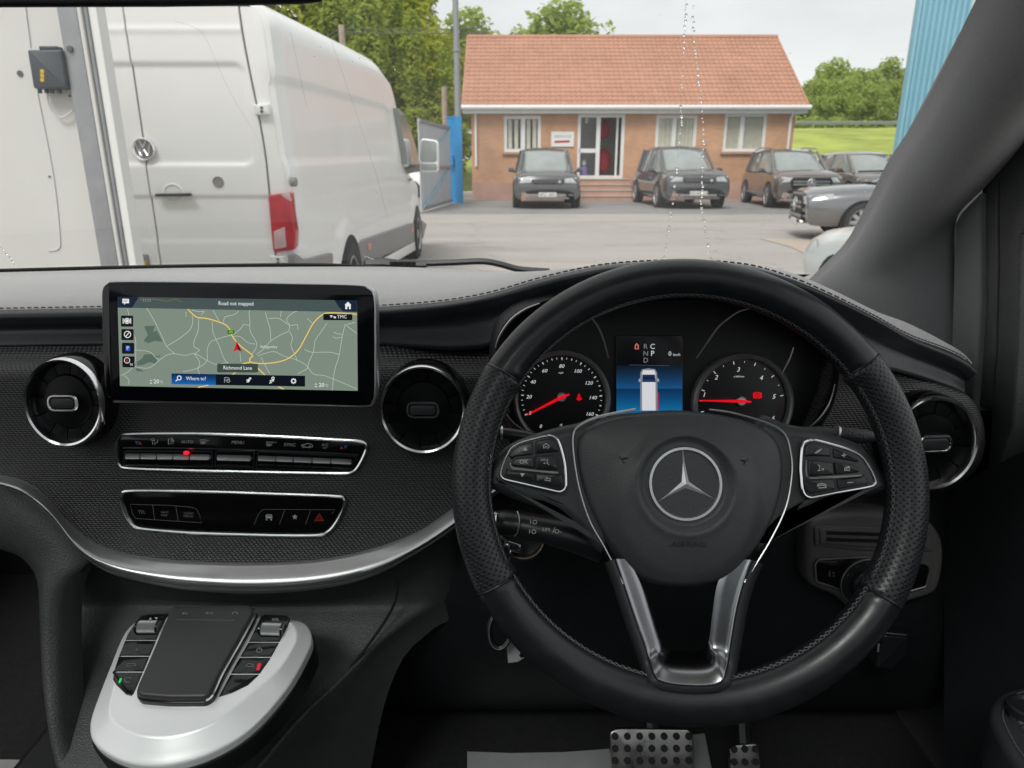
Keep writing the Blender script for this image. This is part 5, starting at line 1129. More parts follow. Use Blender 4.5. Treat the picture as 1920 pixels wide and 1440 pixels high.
# ---- switch strip under it
ap = panel_bezel('switch_strip', [(117, 540), (125, 498), (165, 476), (450, 475), (700, 479), (1200, 496), (1590, 510), (1644, 528), (1650, 575), (1630, 630), (1590, 700), (1540, 755), (1470, 779), (1250, 781), (1000, 776), (600, 763), (300, 740), (215, 722), (170, 680), (140, 620)], db)
kb = MB()
for pts in ([(163, 574), (440, 582), (585, 594), (620, 606), (640, 640), (660, 702), (460, 690), (200, 672), (178, 640)], [(1020, 714), (1052, 640), (1078, 613), (1120, 610), (1580, 612), (1560, 640)]): kb.line(DP, DP.L(C8(pts), .0034), .00045, .0034, closed=len(pts) > 7)
for a, b_ in (((318, 580), (332, 682)), ((478, 588), (496, 692)), ((1232, 614), (1196, 714)), ((1412, 618), (1376, 712))): kb.line(DP, DP.L(C8([a, b_]), .0034), .00045, .0034)
kb.build('key_gap', M['dimprint'], ap, smooth=0)
T9 = lambda s, x, y, cap, m='dimprint': text(DP, s, 200+x/3.692, 790+y/3.692, cap, .0036, ap, M[m], rot=-1.5)
T9('TEL', 243, 628, 6.2); T9('NAVI', 401, 630, 4.2); T9('MAP', 399, 651, 4.2); T9('RADIO', 567, 637, 4.2); T9('MEDIA', 565, 657, 4.2)
ic = MB(); pl8([(1103, 655), (1108, 648), (1140, 648), (1145, 655)], w=.0012); pl8([(1101, 664), (1146, 664)], w=.0026); pl8([(1103, 680), (1112, 680)], w=.0018); pl8([(1134, 680), (1144, 680)], w=.0018); ic.build('symbol', M['print'], ap, smooth=0)
q = []
for k in range(10): a = -PI/2+PI*k/5; rr = 21 if k % 2 == 0 else 9; q.append((1303+rr*math.cos(a), 662+rr*math.sin(a)))
MB().add([DP.P(*p, .0036) for p in C8(q)]+[DP.P(*C8([(1303, 662)])[0], .0036)], [(i, 10, (i+1) % 10) for i in range(10)]).build('star_symbol', M['print'], ap, smooth=0)
ic = MB(); pl8([(1440, 688), (1472, 640), (1504, 688)], True, .0011); pl8([(1456, 681), (1472, 657), (1488, 681)], True, .0009); ic.build('warning_triangle', mat('warning_red', (.55, .05, .05), .5, var=.05), ap, smooth=0)

# ---- central touchscreen
SCa, SCb = atY(445, 540, .690), atY(445, 760, .672); SC = Frame((SCa.x, SCb.y, SCb.z), (1, .015, 0), SCa-SCb)
ts = thing('touchscreen', 'wide black-framed touchscreen showing a road map', 'touchscreen', tuple(SC.o))
C7 = lambda pts: crop(180, 510, 3.5556, pts)
so_ = ccw(SC.L(sm(C7([(26, 220), (30, 115), (66, 66), (130, 53), (500, 54), (900, 59), (1300, 66), (1730, 76), (1815, 98), (1864, 165), (1870, 400), (1870, 600), (1868, 800), (1850, 868), (1800, 904), (1500, 899), (800, 882), (160, 871), (92, 850), (52, 790), (38, 600), (30, 400)]), 5)))
MB().slab(SC, so_, -.016, -.001, .004, back=True).build('housing', M['satin'], ts)
MB().slab(SC, inset(so_, .0022), -.004, .0004, .0006).build('glass_front', mat('screen_glass', (.004, .005, .007), .06, spec=.4, var=.1), ts)
LAY = {'h': .0006}
def sface(pts, m, nm, h): MB().face(SC, ccw(SC.L(C7(pts), h)), h).build(nm, m, ts, smooth=0)
g_map = glow('map_land', (132, 147, 133), .88); g_bar = glow('map_bar', (62, 74, 76)); g_navy = glow('map_navy', (22, 36, 56)); g_road = glow('map_lane', (182, 196, 182)); g_main = glow('map_road', (228, 204, 124)); g_main2 = glow('map_road_edge', (160, 138, 76))
g_wood = glow('map_wood', (88, 106, 95)); g_dark = glow('icon_tile', (14, 18, 22)); g_white = glow('icon_white', (232, 234, 234)); g_blue = glow('menu_blue', (20, 92, 170)); g_blue2 = glow('menu_blue_dark', (10, 52, 108)); g_red = glow('arrow_red', (212, 24, 44)); g_dred = glow('arrow_dark', (110, 8, 20)); g_green = glow('sign_green', (28, 120, 20)); g_pblue = glow('parking_blue', (36, 88, 190)); g_grey = glow('label_dim', (60, 74, 68)); g_mid = glow('icon_mid', (150, 156, 158))
sface([(143, 165), (1740, 190), (1745, 792), (160, 760)], g_map, 'map', .0007)
def sline(m, nm, lines, w, h, k=4):
    mb = MB()
    for l in lines: mb.line(SC, SC.L(C7(sm(l, k, False)), h), w*SC.mpp(445, 640)/3.5556, h)
    return mb.build(nm, m, ts, smooth=0)
for pts in ([(320, 360), (395, 358), (380, 400), (405, 390), (445, 465), (390, 460), (345, 475), (318, 458), (345, 420)], [(272, 600), (310, 575), (320, 550), (370, 545), (410, 590), (395, 612), (360, 600), (310, 620), (275, 625)], [(385, 552), (415, 562), (432, 548), (425, 565), (400, 572)], [(265, 640), (300, 650), (318, 665), (270, 660)]): sface(pts, g_wood, 'map_wood', .0009)
lanes = [[(330, 230), (380, 310), (440, 430), (470, 495), (525, 545)], [(470, 495), (560, 440), (630, 380), (645, 320), (640, 290)], [(525, 545), (480, 550), (420, 590), (350, 640), (250, 630)], [(525, 545), (600, 555), (660, 545), (740, 590), (800, 615), (880, 600)], [(685, 310), (680, 390), (655, 460), (655, 500), (690, 520), (655, 545)], [(655, 545), (690, 600), (680, 650), (690, 680)], [(775, 330), (780, 400), (800, 450), (825, 500), (850, 570), (880, 610)], [(800, 450), (760, 470), (740, 530), (740, 590), (680, 640), (580, 665)], [(800, 450), (860, 430), (905, 420), (940, 400), (970, 370), (985, 350), (1025, 350), (1020, 280), (1025, 255)], [(1025, 350), (1030, 400), (1065, 460), (1070, 500), (1040, 550)], [(910, 430), (960, 430), (1010, 470), (1060, 480)], [(1070, 550), (1110, 520), (1165, 460), (1230, 420), (1280, 395), (1290, 355), (1270, 320), (1300, 280), (1340, 260)], [(1165, 460), (1160, 380), (1140, 310), (1130, 270)], [(1150, 310), (1220, 310), (1290, 355), (1340, 350), (1345, 385)], [(1290, 395), (1310, 440), (1300, 490), (1330, 560), (1340, 590)], [(1080, 560), (1180, 530), (1250, 560), (1320, 580), (1400, 620), (1450, 680), (1520, 690), (1600, 720), (1740, 780)], [(1540, 340), (1500, 400), (1460, 460), (1450, 530), (1420, 600), (1410, 640)], [(1660, 350), (1640, 440), (1620, 560), (1590, 660), (1575, 790)], [(1660, 350), (1700, 380), (1740, 410)], [(1580, 430), (1600, 440), (1640, 435)], [(1585, 400), (1605, 410), (1645, 415)], [(1390, 515), (1440, 535), (1560, 535), (1620, 550)], [(850, 340), (860, 300), (920, 285), (950, 260)], [(790, 320), (820, 330), (800, 290), (780, 255)], [(640, 255), (690, 265), (720, 260), (700, 290)], [(165, 690), (190, 680), (230, 650), (260, 600), (265, 480), (260, 430)], [(190, 690), (220, 720), (215, 750)], [(1410, 310), (1440, 340)], [(1100, 570), (1160, 680)], [(960, 540), (965, 600)], [(210, 245), (220, 290)], [(600, 265), (600, 300)], [(260, 520), (350, 530), (400, 570), (420, 590)], [(1345, 680), (1415, 640)], [(1230, 300), (1235, 255)], [(1670, 350), (1730, 335)]]
sline(g_road, 'map_lane', lanes, 3.4, .0010)
main = [[(290, 185), (400, 182), (470, 195), (530, 182), (570, 200), (610, 245), (670, 300), (740, 310), (850, 345), (890, 380), (910, 430), (960, 490), (1040, 553), (1028, 575), (1032, 600), (1120, 610), (1250, 590), (1340, 530), (1400, 430), (1450, 340), (1510, 285), (1570, 272), (1738, 282)], [(975, 612), (1032, 600)], [(1050, 612), (1125, 686)], [(680, 768), (750, 755)], [(1215, 765), (1250, 780)], [(905, 690), (950, 650)]]
sline(g_main2, 'map_road_edge', main, 11, .0011, 6); sline(g_main, 'map_road', main, 6.5, .0012, 6)
sface([(143, 165), (1740, 190), (1740, 268), (143, 238)], glow('top_bar', (70, 84, 84)), 'status_bar', .0013)
sline(glow('faded_road', (104, 102, 76)), 'map_road', [main[0][:5]], 7, .00135)
sface([(143, 165), (286, 166), (240, 239), (143, 238)], g_navy, 'status_corner', .0014); sface([(1590, 188), (1740, 190), (1740, 266), (1650, 264), (1620, 235)], g_navy, 'status_corner', .0014)
def tile(cx, cy, w, hh, m, nm='icon_tile', h=.0014): sface(rnd([(cx-w, cy-hh), (cx+w, cy-hh+1), (cx+w, cy+hh+1), (cx-w, cy+hh)], 8, 3), m, nm, h)
for cy in (327, 417, 508, 598): tile(207+(cy-327)*.035, cy, 41, 37, g_dark)
T7 = lambda s, x, y, cap, m=g_white, h=.0018, **k: text(SC, s, 180+x/3.5556, 510+y/3.5556, cap, h, ts, m, rot=-.9, **k)
T7('11:11', 340, 190, 6.0, g_mid, sx=.9); T7('Road not mapped', 933, 211, 7.3, sx=.88); T7('Richmond Lane', 944, 640, 7.0, sx=.86); T7('Where to?', 667, 711, 6.8, sx=.88); T7('20', 402, 731, 7.4); T7('°C', 436, 735, 4.6, sx=.8); T7('20', 1504, 754, 7.4); T7('°C', 1538, 758, 4.6, sx=.8); T7('TMC', 1640, 299, 6.2); T7('A5', 899, 400, 4.6, glow('sign_text', (190, 220, 90))); T7('Ballygawley', 1152, 499, 5.4, glow('place_text', (206, 214, 206)), sx=.9); T7('P', 211, 508, 6.4); T7('N', 236, 617, 4.6)
tile(944, 640, 136, 29, g_grey, 'street_label'); tile(899, 400, 23, 13, g_green, 'road_sign', .0016); tile(1612, 300, 97, 21, g_dark, 'traffic_label')
sface([(503, 676), (1394, 692), (1394, 764), (505, 748)], glow('menu_dark', (12, 18, 28)), 'menu_bar', .0014)
for i in range(10): sface([(503+0*i, 676+7.2*i), (798, 682+7.2*i), (799, 682+7.2*(i+1)), (504, 676+7.2*(i+1))], glow('menu_tint', (10+i, 40+7*i, 84+10*i)), 'menu_highlight', .0016)
sface([(198, 490), (228, 491), (228, 527), (198, 526)], g_pblue, 'parking_symbol', .0016)
sface([(938, 460), (972, 530), (944, 518)], g_dred, 'position_arrow', .0017); sface([(938, 460), (944, 518), (917, 533)], g_red, 'position_arrow', .0017)
wl = []
def isym(lines, w=4.5): sline(g_white, 'symbol', lines, w, .0018, 3)
sface([(176, 178), (220, 180), (220, 208), (198, 208), (188, 219), (189, 208), (176, 208)], g_white, 'symbol', .0018); sline(g_navy, 'symbol', [[(182, 188), (214, 189)], [(182, 196), (206, 197)]], 3, .0019, 1)
sface([(1680, 198), (1702, 220), (1698, 222), (1698, 248), (1687, 248), (1687, 230), (1675, 230), (1675, 248), (1662, 247), (1662, 220), (1659, 218)], g_white, 'symbol', .0018)
isym([ellipse(207, 326, 17, 17, 14)+[(224, 326)], [(181, 308), (181, 345)], [(231, 308), (231, 345)]], 5); MB().face(SC, ccw(SC.L(C7(ellipse(207, 326, 11, 11, 12)), .0018)), .0018).build('symbol', g_white, ts, smooth=0)
isym([ellipse(210, 416, 21, 21, 16)+[(231, 416)], [(222, 402), (198, 430)]], 5); isym([ellipse(207, 589, 18, 18, 14)+[(225, 589)]], 4); sface([(207, 578), (213, 590), (207, 604), (201, 590)], g_red, 'symbol', .0018)
isym([ellipse(555, 706, 13, 13, 12)+[(568, 706)], [(546, 716), (531, 728)]], 6); sline(g_mid, 'symbol', [[(857, 702), (857, 738)], [(857, 704), (885, 705), (885, 720), (860, 720)], ellipse(882, 726, 10, 10, 10)+[(892, 726)]], 4.5, .0018, 2)
isym([[(1005, 735), (1034, 708)], [(1003, 722), (1020, 715)], [(1014, 735), (1024, 722)], [(1020, 708), (1034, 706)]], 6); isym([[(1155, 742), (1172, 735), (1160, 727), (1172, 720)], ellipse(1180, 708, 8, 8, 10)+[(1188, 708)], [(1174, 716), (1180, 730), (1186, 716)]], 5); isym([ellipse(1317, 727, 12, 12, 12)+[(1329, 727)]]+[[(1317+14*math.cos(a), 727+14*math.sin(a)), (1317+19*math.cos(a), 727+19*math.sin(a))] for a in [PI*k/4 for k in range(8)]], 6)
isym([[(360, 727), (366, 722), (372, 727)], [(360, 738), (366, 743), (372, 738)], [(1460, 750), (1466, 745), (1472, 750)], [(1460, 761), (1466, 766), (1472, 761)]], 4); isym([[(1560, 291), (1578, 292)], [(1582, 298), (1600, 300)], [(1585, 305), (1600, 306)], [(1562, 299), (1574, 300)]], 5)

# ---- lower centre console and touch controller
cc = thing('centre_console', 'dark grey grained centre console below the silver sweep', 'centre console', (-.27, .6, .55))
SY, SX = [1060, 1100, 1125, 1175, 1260, 1345, 1450, 1560], [752, 748, 742, 715, 650, 560, 470, 380]
LY, LX = [1050, 1090, 1182, 1263, 1343, 1440, 1560], [150, 110, 92, 92, 96, 112, 150]
rows = []
for y, Y in ((None, 0), (1128, .735), (1160, .722), (1200, .704), (1230, .690), (1265, .669), (1300, .648), (1335, .630), (1370, .613), (1410, .594), (1450, .575), (1560, .53)):
    if y is None:
        for d_, h in ((-2, .004), (2, -.02), (10, -.030)): 
            r_ = [DP.P(110+(748-110)*k/30, interp(BX, BYv, 110+(748-110)*k/30)+d_, h) for k in range(31)]; e = r_[-1]
            rows.append(r_+[DP.P(748+x, interp(BX, BYv, 748+x)+d_, h-dz*.1) for x, dz in ((30, 0), (62, .0), (90, .05), (108, .15), (112, .3))])
        continue
    l, r1 = interp(LY, LX, y), interp(SY, SX, y); r_ = []
    for k in range(31):
        x = l+(r1-l)*k/30; yy = y+(max(0, interp(BX, BYv, x)-1090)*.3 if y == 1128 else 0); r_.append(atY(x, yy, Y))
    w_ = 1-.80*smooth01(1110, 1260, y)
    for x, dz, dy in ((30, .0, .0), (62, .006, .004), (90, .026, .012), (104, .07, .02), (106, .30, .02)): r_.append(atY(r1+x*w_, y-(x*.10), Y)+Vector((0, dy, -dz*(.12+.88*smooth01(1180, 1340, y)))))
    rows.append(r_)
cols = [sm([tuple(p) for p in c], 3, False) for c in zip(*rows)]
MB().grid([list(z) for z in zip(*cols)]).build('console_face', M['greyplastic'], cc, smooth=180)
rows = []
for (ax, ay), (bx_, by_), Y in [((-120, 905), (10, 912), .700), ((-120, 1000), (60, 945), .695), ((-30, 1035), (100, 982), .690), ((15, 1045), (140, 1030), .684), ((45, 1070), (150, 1064), .676), ((62, 1100), (128, 1090), .668), ((68, 1130), (112, 1125), .66), ((72, 1182), (106, 1182), .648), ((76, 1263), (107, 1263), .628), ((87, 1343), (111, 1343), .605), ((100, 1420), (131, 1430), .585), ((125, 1520), (170, 1520), .56)]:
    a, b_ = atY(ax, ay, Y+.012), atY(bx_, by_, Y+.002); w = (b_-a).length
    rows.append([a+Vector((-.004, .05, -.004)), a+Vector((0, .012, 0)), a*.8+b_*.2+Vector((0, -.003, .001)), a*.5+b_*.5+Vector((0, -.009, .002)), a*.2+b_*.8+Vector((0, -.006, .001)), b_+Vector((0, .006, 0)), b_+Vector((.003, .04, -.006))])
cols = [sm([tuple(p) for p in c], 4, False) for c in zip(*rows)]
MB().grid([list(z) for z in zip(*cols)]).build('console_edge', M['greyplastic'], cc, smooth=180)
m = MB(); m.tube(sm([atY(168, 1058, .69), atY(128, 1088, .685), atY(113, 1120, .675), atY(108, 1182, .664), atY(109, 1263, .642), atY(113, 1343, .618), atY(135, 1436, .60)], 4, False), .0018, 6).build('seam', M['matte'], cc); m = MB()
m.tube(sm([atY(744, 1090, .715), atY(742, 1125, .71), atY(715, 1175, .70), atY(650, 1260, .675), atY(560, 1345, .63), atY(470, 1450, .585)], 4, False), .0016, 6); m.build('seam', M['matte'], cc)
MB().box((-.42, .55, .62), (.30, .5, .2), b=.03).build('console_body', M['darkplastic'], cc)

TA_, TB_ = atY(370, 1140, .655), atY(370, 1420, .505); TU = Frame(((TB_.x), TB_.y, TB_.z), (1, 0, 0), TA_-TB_)
tc_ = thing('touch_controller', 'silver touch controller unit with black touchpad and glossy side keys on the console', 'touch controller', tuple(TU.o))
C2 = lambda pts: crop(140, 1110, 4.0, pts)
to = ccw(TU.L(sm(C2([(470, 155), (560, 130), (730, 124), (1050, 122), (1340, 128), (1600, 152), (1700, 178), (1748, 230), (1765, 305), (1735, 400), (1600, 640), (1400, 880), (1200, 1050), (950, 1180), (700, 1248), (500, 1255), (330, 1222), (180, 1145), (98, 1060), (80, 960), (100, 860), (160, 700), (245, 490), (325, 300), (390, 205)]), 5)))
rows = []
prof = [(0, -.034), (0, -.0135), (.0003, -.0122), (.0012, -.0112), (.0030, -.0098), (.0062, -.0068), (.0098, -.0036), (.0122, -.0014), (.0133, -.0004), (.0150, 0)]
cxy = (sum(p[0] for p in to)/len(to), sum(p[1] for p in to)/len(to))
def shrink(p, d):
    out = []
    for x, y in p:
        v = Vector((x-cxy[0], y-cxy[1])); l = v.length; low = smooth01(.01, -.05, y-cxy[1]); out.append((cxy[0]+v.x*(1-d*(1+.55*low)/l), cxy[1]+v.y*(1-d*(1+.55*low)/l)))
    return out
bz = MB()
for d, h in prof: rows.append([TU.pt(x, y, h) for x, y in shrink(to, d)])
bz.grid(rows, cu=True); n = len(to); bz.f.append(tuple(range(len(bz.v)-n, len(bz.v)))); bz.build('silver_bezel', M['silverpaint'], tc_, smooth=50)
MB().slab(TU, shrink(to, -.0015), -.05, -.021, .004).build('base', M['darkplastic'], tc_)
tp = ccw(TU.L(rnd(C2([(748, 106), (1300, 102), (1348, 122), (1335, 180), (1100, 600), (1015, 775), (970, 802), (700, 803), (500, 786), (474, 770), (470, 715), (600, 420), (690, 205), (722, 130)]), 7, 3), .010))
MB().slab(TU, tp, 0, .0125, .004, 4).build('touchpad', mat('touchpad_surface', (.038, .038, .039), .42, bump=.05, bscale=1500, var=.05), tc_)
MB().slab(TU, [(x*1.0, y) for x, y in inset(tp, -.0018)], -.002, .0065, .001).build('touchpad_rim', M['gloss'], tc_)
rl = MB(); rl.tube(sm([TU.P(x, y, .008) for x, y in C2([(1352, 140), (1345, 185), (1235, 390), (1112, 605), (1035, 770), (985, 812)])], 4, False), .0012, 6); rl.build('touchpad_trim', M['chrome'], tc_)
ic = MB(); 
def pl2(pts, w=.0006, closed=False): ic.line(TU, TU.L(C2(pts), .0127), w, .0127, closed)
pl2([(812, 158), (838, 158), (845, 168)], .0009); pl2([(822, 150), (808, 158), (822, 166)], .0008); pl2([(765, 207), (1200, 212)], .0004)
for x in (990, 1020): pl2([(x, 151), (x, 165)], .0007); pl2([(x+14, 151), (x+4, 158), (x+14, 165)], .0009)
pl2([(1185, 168), (1185, 155), (1203, 147), (1220, 155), (1220, 168)], .0011); ic.build('symbol', M['dimprint'], tc_, smooth=0)
Lk = [(462, 228), (500, 182), (560, 170), (706, 165), (640, 300), (520, 590), (446, 760), (425, 783), (385, 772), (312, 702), (288, 664), (292, 606), (330, 490), (400, 320)]
Rk = [(1398, 186), (1432, 172), (1590, 180), (1618, 203), (1600, 262), (1470, 500), (1380, 628), (1300, 702), (1180, 760), (1078, 792), (1200, 560), (1310, 370)]
def clip_y(poly, y0, y1):
    for s_, yv in ((1, y0), (-1, y1)):
        out = []
        for i in range(len(poly)):
            a, b_ = poly[i-1], poly[i]; fa, fb = s_*(a[1]-yv), s_*(b_[1]-yv)
            if (fa > 0) != (fb > 0): t = fa/(fa-fb); out.append((a[0]+(b_[0]-a[0])*t, a[1]+(b_[1]-a[1])*t))
            if fb > 0: out.append(b_)
        poly = out
    return poly
for K_, ybs, dy in ((Lk, (100, 365, 484, 602, 900), 0), (Rk, (100, 380, 492, 618, 900), 0)):
    for i in range(4):
        q = clip_y(K_, ybs[i]+2.5, ybs[i+1]-2.5); q = ccw(TU.L(C2(q)))
        MB().slab(TU, inset(q, .0003), -.001, .0016-.0001*i, .0008).build('side_key', M['gloss'], tc_)
def roller(pts, par):
    a, b_ = TU.P(*C2(pts)[0], .0035), TU.P(*C2(pts)[1], .0035); d = (b_-a); l = d.length; d.normalize(); up = TU.n; side = up.cross(d); m = MB(); rows = []
    for k in range(73):
        an = 2*PI*k/72; rr = .0062*(1+.05*(1 if k % 2 else -1)); rows.append([a+d*(l*.0)+(up*math.cos(an)+side*math.sin(an))*rr*.85, a+d*(l*.08)+(up*math.cos(an)+side*math.sin(an))*rr, a+d*(l*.92)+(up*math.cos(an)+side*math.sin(an))*rr, a+d*l+(up*math.cos(an)+side*math.sin(an))*rr*.85])
    m.grid(rows); m.build('thumb_roller', M['galv'], par, smooth=0)
    for e in (a, b_): MB().lathe(Frame(e, side, up), (0, 0), [(.0066, -.001), (.0066, .001), (0, .001)], 20).build('roller_end', M['gloss'], par)
roller([(474, 262), (628, 262)], tc_); roller([(1398, 278), (1560, 284)], tc_)
tx = lambda s, x, y, cap, m='print', **k: text(TU, s, 140+x/4, 1110+y/4, cap, .0019, tc_, M[m], **k)
tx('VOL', 1506, 206, 4.6); tx('P', 466, 436, 5, 'dimprint'); 
ptri(tc_, M['print'], C2([(556, 207), (568, 190), (580, 207)]), TU, .0019); ptri(tc_, M['print'], C2([(600, 191), (624, 191), (612, 207)]), TU, .0019)
ic = MB()
def pl3(pts, w=.0008, closed=False): ic.line(TU, TU.L(C2(pts), .0019), w, .0019, closed)
pl3(ellipse(1385, 437, 20, 18, 14, PI*.65, PI*2.35)); pl3([(1385, 412), (1385, 434)]); pl3([(1290, 545), (1300, 535), (1340, 545), (1345, 562), (1300, 560), (1285, 552)], .0007, True); pl3([(385, 545), (400, 535), (455, 540), (462, 552), (400, 556)], .0005, True); pl3(ellipse(400, 660, 26, 18, 14, .6, 5.4), .0006); ic.build('symbol', M['dimprint'], tc_, smooth=0)
MB().slab(TU, rnd(TU.L(C2([(340, 648), (354, 646), (342, 680), (328, 682)]), .0017), .0008), .001, .0022, .0003).build('green_light', glow('green_led', (40, 200, 90), 1.2), tc_)
MB().slab(TU, rnd(TU.L(C2([(1376, 536), (1398, 534), (1386, 584), (1362, 586)]), .0017), .0008), .001, .0022, .0003).build('red_light', glow('red_lamp_key', (215, 30, 40), 1.1), tc_)

# ---- instrument cluster
CLo = atY(1240, 720, .745); CL = Frame(CLo, (1, 0, 0), (0, .22, 1))
ic_ = thing('instrument_cluster', 'two round dials with red needles either side of a blue display, seen through the wheel', 'instrument cluster', tuple(CLo))
M['dialblack'] = mat('dial_black', (.007, .0075, .009), .35, var=.15, vscale=60)
M['clusterblack'] = mat('cluster_black', (.006, .0065, .0075), .55, bump=.05, bscale=900, var=.15)
front = sm([(928, 668), (938, 620), (965, 590), (1010, 568), (1090, 548), (1190, 536), (1290, 533), (1390, 540), (1480, 555), (1545, 600), (1572, 670), (1570, 730), (1545, 790), (1490, 835), (1290, 850), (1000, 838), (955, 800), (932, 735)], 4)
back = sm([(945, 680), (950, 640), (975, 605), (1015, 585), (1095, 572), (1190, 566), (1290, 564), (1390, 568), (1470, 578), (1530, 612), (1556, 675), (1556, 730), (1532, 785), (1485, 825), (1290, 840), (1005, 828), (968, 795), (945, 740)], 4)
FRf = Frame(atY(1240, 690, .70), (1, 0, 0), (0, .22, 1))
rows = []
fo, bo = FRf.L(front), CL.L(back)
A3 = [FRf.pt(*p) for p in fo]; B3 = [CL.pt(*p) for p in bo]; ctr = sum(A3, Vector())/len(A3)
rows = [[p+(p-ctr)*.04+Vector((0, .03, 0)) for p in A3], [p+(p-ctr)*.012+Vector((0, .003, 0)) for p in A3], A3, [a*.96+b_*.04-(a-ctr)*.008 for a, b_ in zip(A3, B3)], [a*.5+b_*.5 for a, b_ in zip(A3, B3)], B3]
MB().grid(rows, cu=True).build('cowl', M['clusterblack'], ic_, smooth=50)
MB().face(CL, ccw(bo), .0).build('back_plate', M['clusterblack'], ic_, smooth=0)
C4 = lambda pts: crop(900, 560, 2.909, pts)
def arc3(nm, pts, Y, r_, m='satin', taper=True):
    p = sm([tuple(atY(x, y, Y)) for x, y in pts], 5, False); n_ = len(p); MB().tube(p, [r_*(.35+.65*math.sin(PI*min(1, (k+1)/(n_*.55)) /2)) if taper and k < n_*.55 else r_*(1-.6*max(0, (k-n_*.6)/(n_*.4))) for k in range(n_)], 6).build(nm, M[m], ic_)
arc3('chrome_arc', [(1101, 589), (1114, 602), (1126, 622), (1134, 645), (1141, 672)], .728, .0011); arc3('chrome_arc', [(1405, 579), (1382, 586), (1350, 610), (1330, 637), (1306, 672)], .728, .0011)
arc3('chrome_arc', [(929, 652), (938, 628), (958, 600), (985, 580), (1012, 569)], .692, .0013); arc3('chrome_arc', [(1488, 651), (1481, 672), (1466, 702)], .735, .0009)
arc3('chrome_arc', [(941, 758), (950, 778), (966, 796), (985, 808)], .70, .0010); arc3('chrome_arc', [(1566, 720), (1557, 755), (1536, 786), (1508, 808)], .705, .0016)
def dial(nm, cx, cy, R, lab):
    c = CL.loc(cx, cy, .003); m = CL.mpp(cx, cy); k = R*m
    d = MB().lathe(CL, c, [(k*1.06, .0), (k*1.05, .009), (k*1.0, .012), (k*.955, .010), (k*.94, .003)], 64).build(nm, mat('dial_ring', (.26, .265, .27), .4, .4, var=.08), ic_, label=lab)
    MB().lathe(CL, c, [(k*.945, .003), (k*.60, .0032), (k*.2, .0034), (0, .0034)], 64).build('face', M['dialblack'], d); return d, c, k, m
sp, sc0, sk, smp = dial('speedometer', 1053, 748, 86, 'speedometer marked in miles per hour up to 160'); ta, tc0, tk, tmp_ = dial('rev_counter', 1391, 757, 89, 'rev counter marked from 1 to 6')
g_num = glow('dial_print', (205, 208, 210), .95); g_needle = glow('needle_red', (226, 14, 34), .95); g_warn = glow('warning_red_lamp', (214, 8, 20), .95); g_tick = glow('tick', (185, 188, 190), .9)
tn = lambda par, s, x, y, cap, sh=.25, m=g_num, **k: text(CL, s, 900+x/2.909, 560+y/2.909, cap, .0046, par, m, shear=sh, name='numerals', **k)
for s, x, y in (('0', 272, 625), ('20', 266, 536), ('40', 288, 455), ('60', 351, 394), ('80', 444, 369), ('100', 532, 396), ('120', 592, 461), ('140', 614, 541), ('160', 597, 630)): tn(sp, s, x, y, 6.6, sx=1.08)
tn(sp, 'mph', 441, 404, 3.2, sx=1.1); tn(sp, '0', 330, 697, 6.4); tn(sp, '15', 440, 690, 4)
for s, x, y in (('1', 1221, 525), ('2', 1288, 430), ('3', 1408, 388), ('4', 1533, 433), ('5', 1602, 535), ('6', 1597, 653)): tn(ta, s, x, y, 8.6)
tn(ta, 'x1000/min', 1412, 425, 3.2, sx=1.0)
def ticks(par, cx, cy, r0, r1, angs, m, w=1.3):
    t = MB()
    for a in angs:
        a = rad(a); t.line(CL, CL.L([(cx+r0*math.cos(a), cy-r0*math.sin(a)), (cx+r1*math.cos(a), cy-r1*math.sin(a))], .0046), w*smp, .0046)
    t.build('tick_mark', m, par, smooth=0)
ticks(sp, 1053, 746, 71, 76, [205-i*28.9 for i in range(9)], g_tick, 1.6); ticks(sp, 1053, 746, 72.5, 76, [205-i*14.45 for i in range(17)] + [205-i*7.2 for i in range(33)], g_tick, .9)
ticks(ta, 1391, 755, 73, 79, [180-i*30.5+13 for i in range(0, 7)], g_tick, 1.6); ticks(ta, 1391, 755, 75, 78, [193-i*15.25 for i in range(12)], g_tick, 1.0); ticks(ta, 1391, 755, 72, 77, [11, 3, -5, -12, -20, -27], mat('redline', (.30, .02, .03), .5, var=.1), 1.3)
def needle(par, hub, tip, tail):
    h, t, q = (CL.loc(x, y, .008) for x, y in (hub, tip, tail)); d = Vector((t[0]-h[0], t[1]-h[1])).normalized(); e = Vector((-d.y, d.x))
    n_ = MB(); w0, w1 = .0017, .0007
    n_.slab(CL, ccw([(q[0]+e.x*w1*1.2, q[1]+e.y*w1*1.2), (q[0]-e.x*w1*1.2, q[1]-e.y*w1*1.2), (h[0]-e.x*w0, h[1]-e.y*w0), (t[0]-e.x*w1*.7, t[1]-e.y*w1*.7), (t[0]+e.x*w1*.7, t[1]+e.y*w1*.7), (h[0]+e.x*w0, h[1]+e.y*w0)]), .0085, .0105, .0004, 1)
    n_.build('needle', g_needle, par); MB().lathe(CL, h, [(.0052, .003), (.0052, .0078), (.0046, .0084), (0, .0084)], 28).build('hub', M['satin'], par)
needle(sp, C4([(445, 537)])[0], C4([(250, 636)])[0], C4([(487, 521)])[0]); needle(ta, C4([(1428, 559)])[0], C4([(1193, 555)])[0], C4([(1477, 562)])[0])
w_ = MB(); w_.face(CL, ccw(CL.L(C4([(540, 516), (546, 524), (547, 534), (556, 545), (556, 552), (546, 552), (544, 557), (537, 557), (534, 552), (526, 552), (526, 545), (533, 534), (534, 524)]), .0046)), .0046); w_.build('seat_belt_lamp', g_warn, sp, smooth=0)
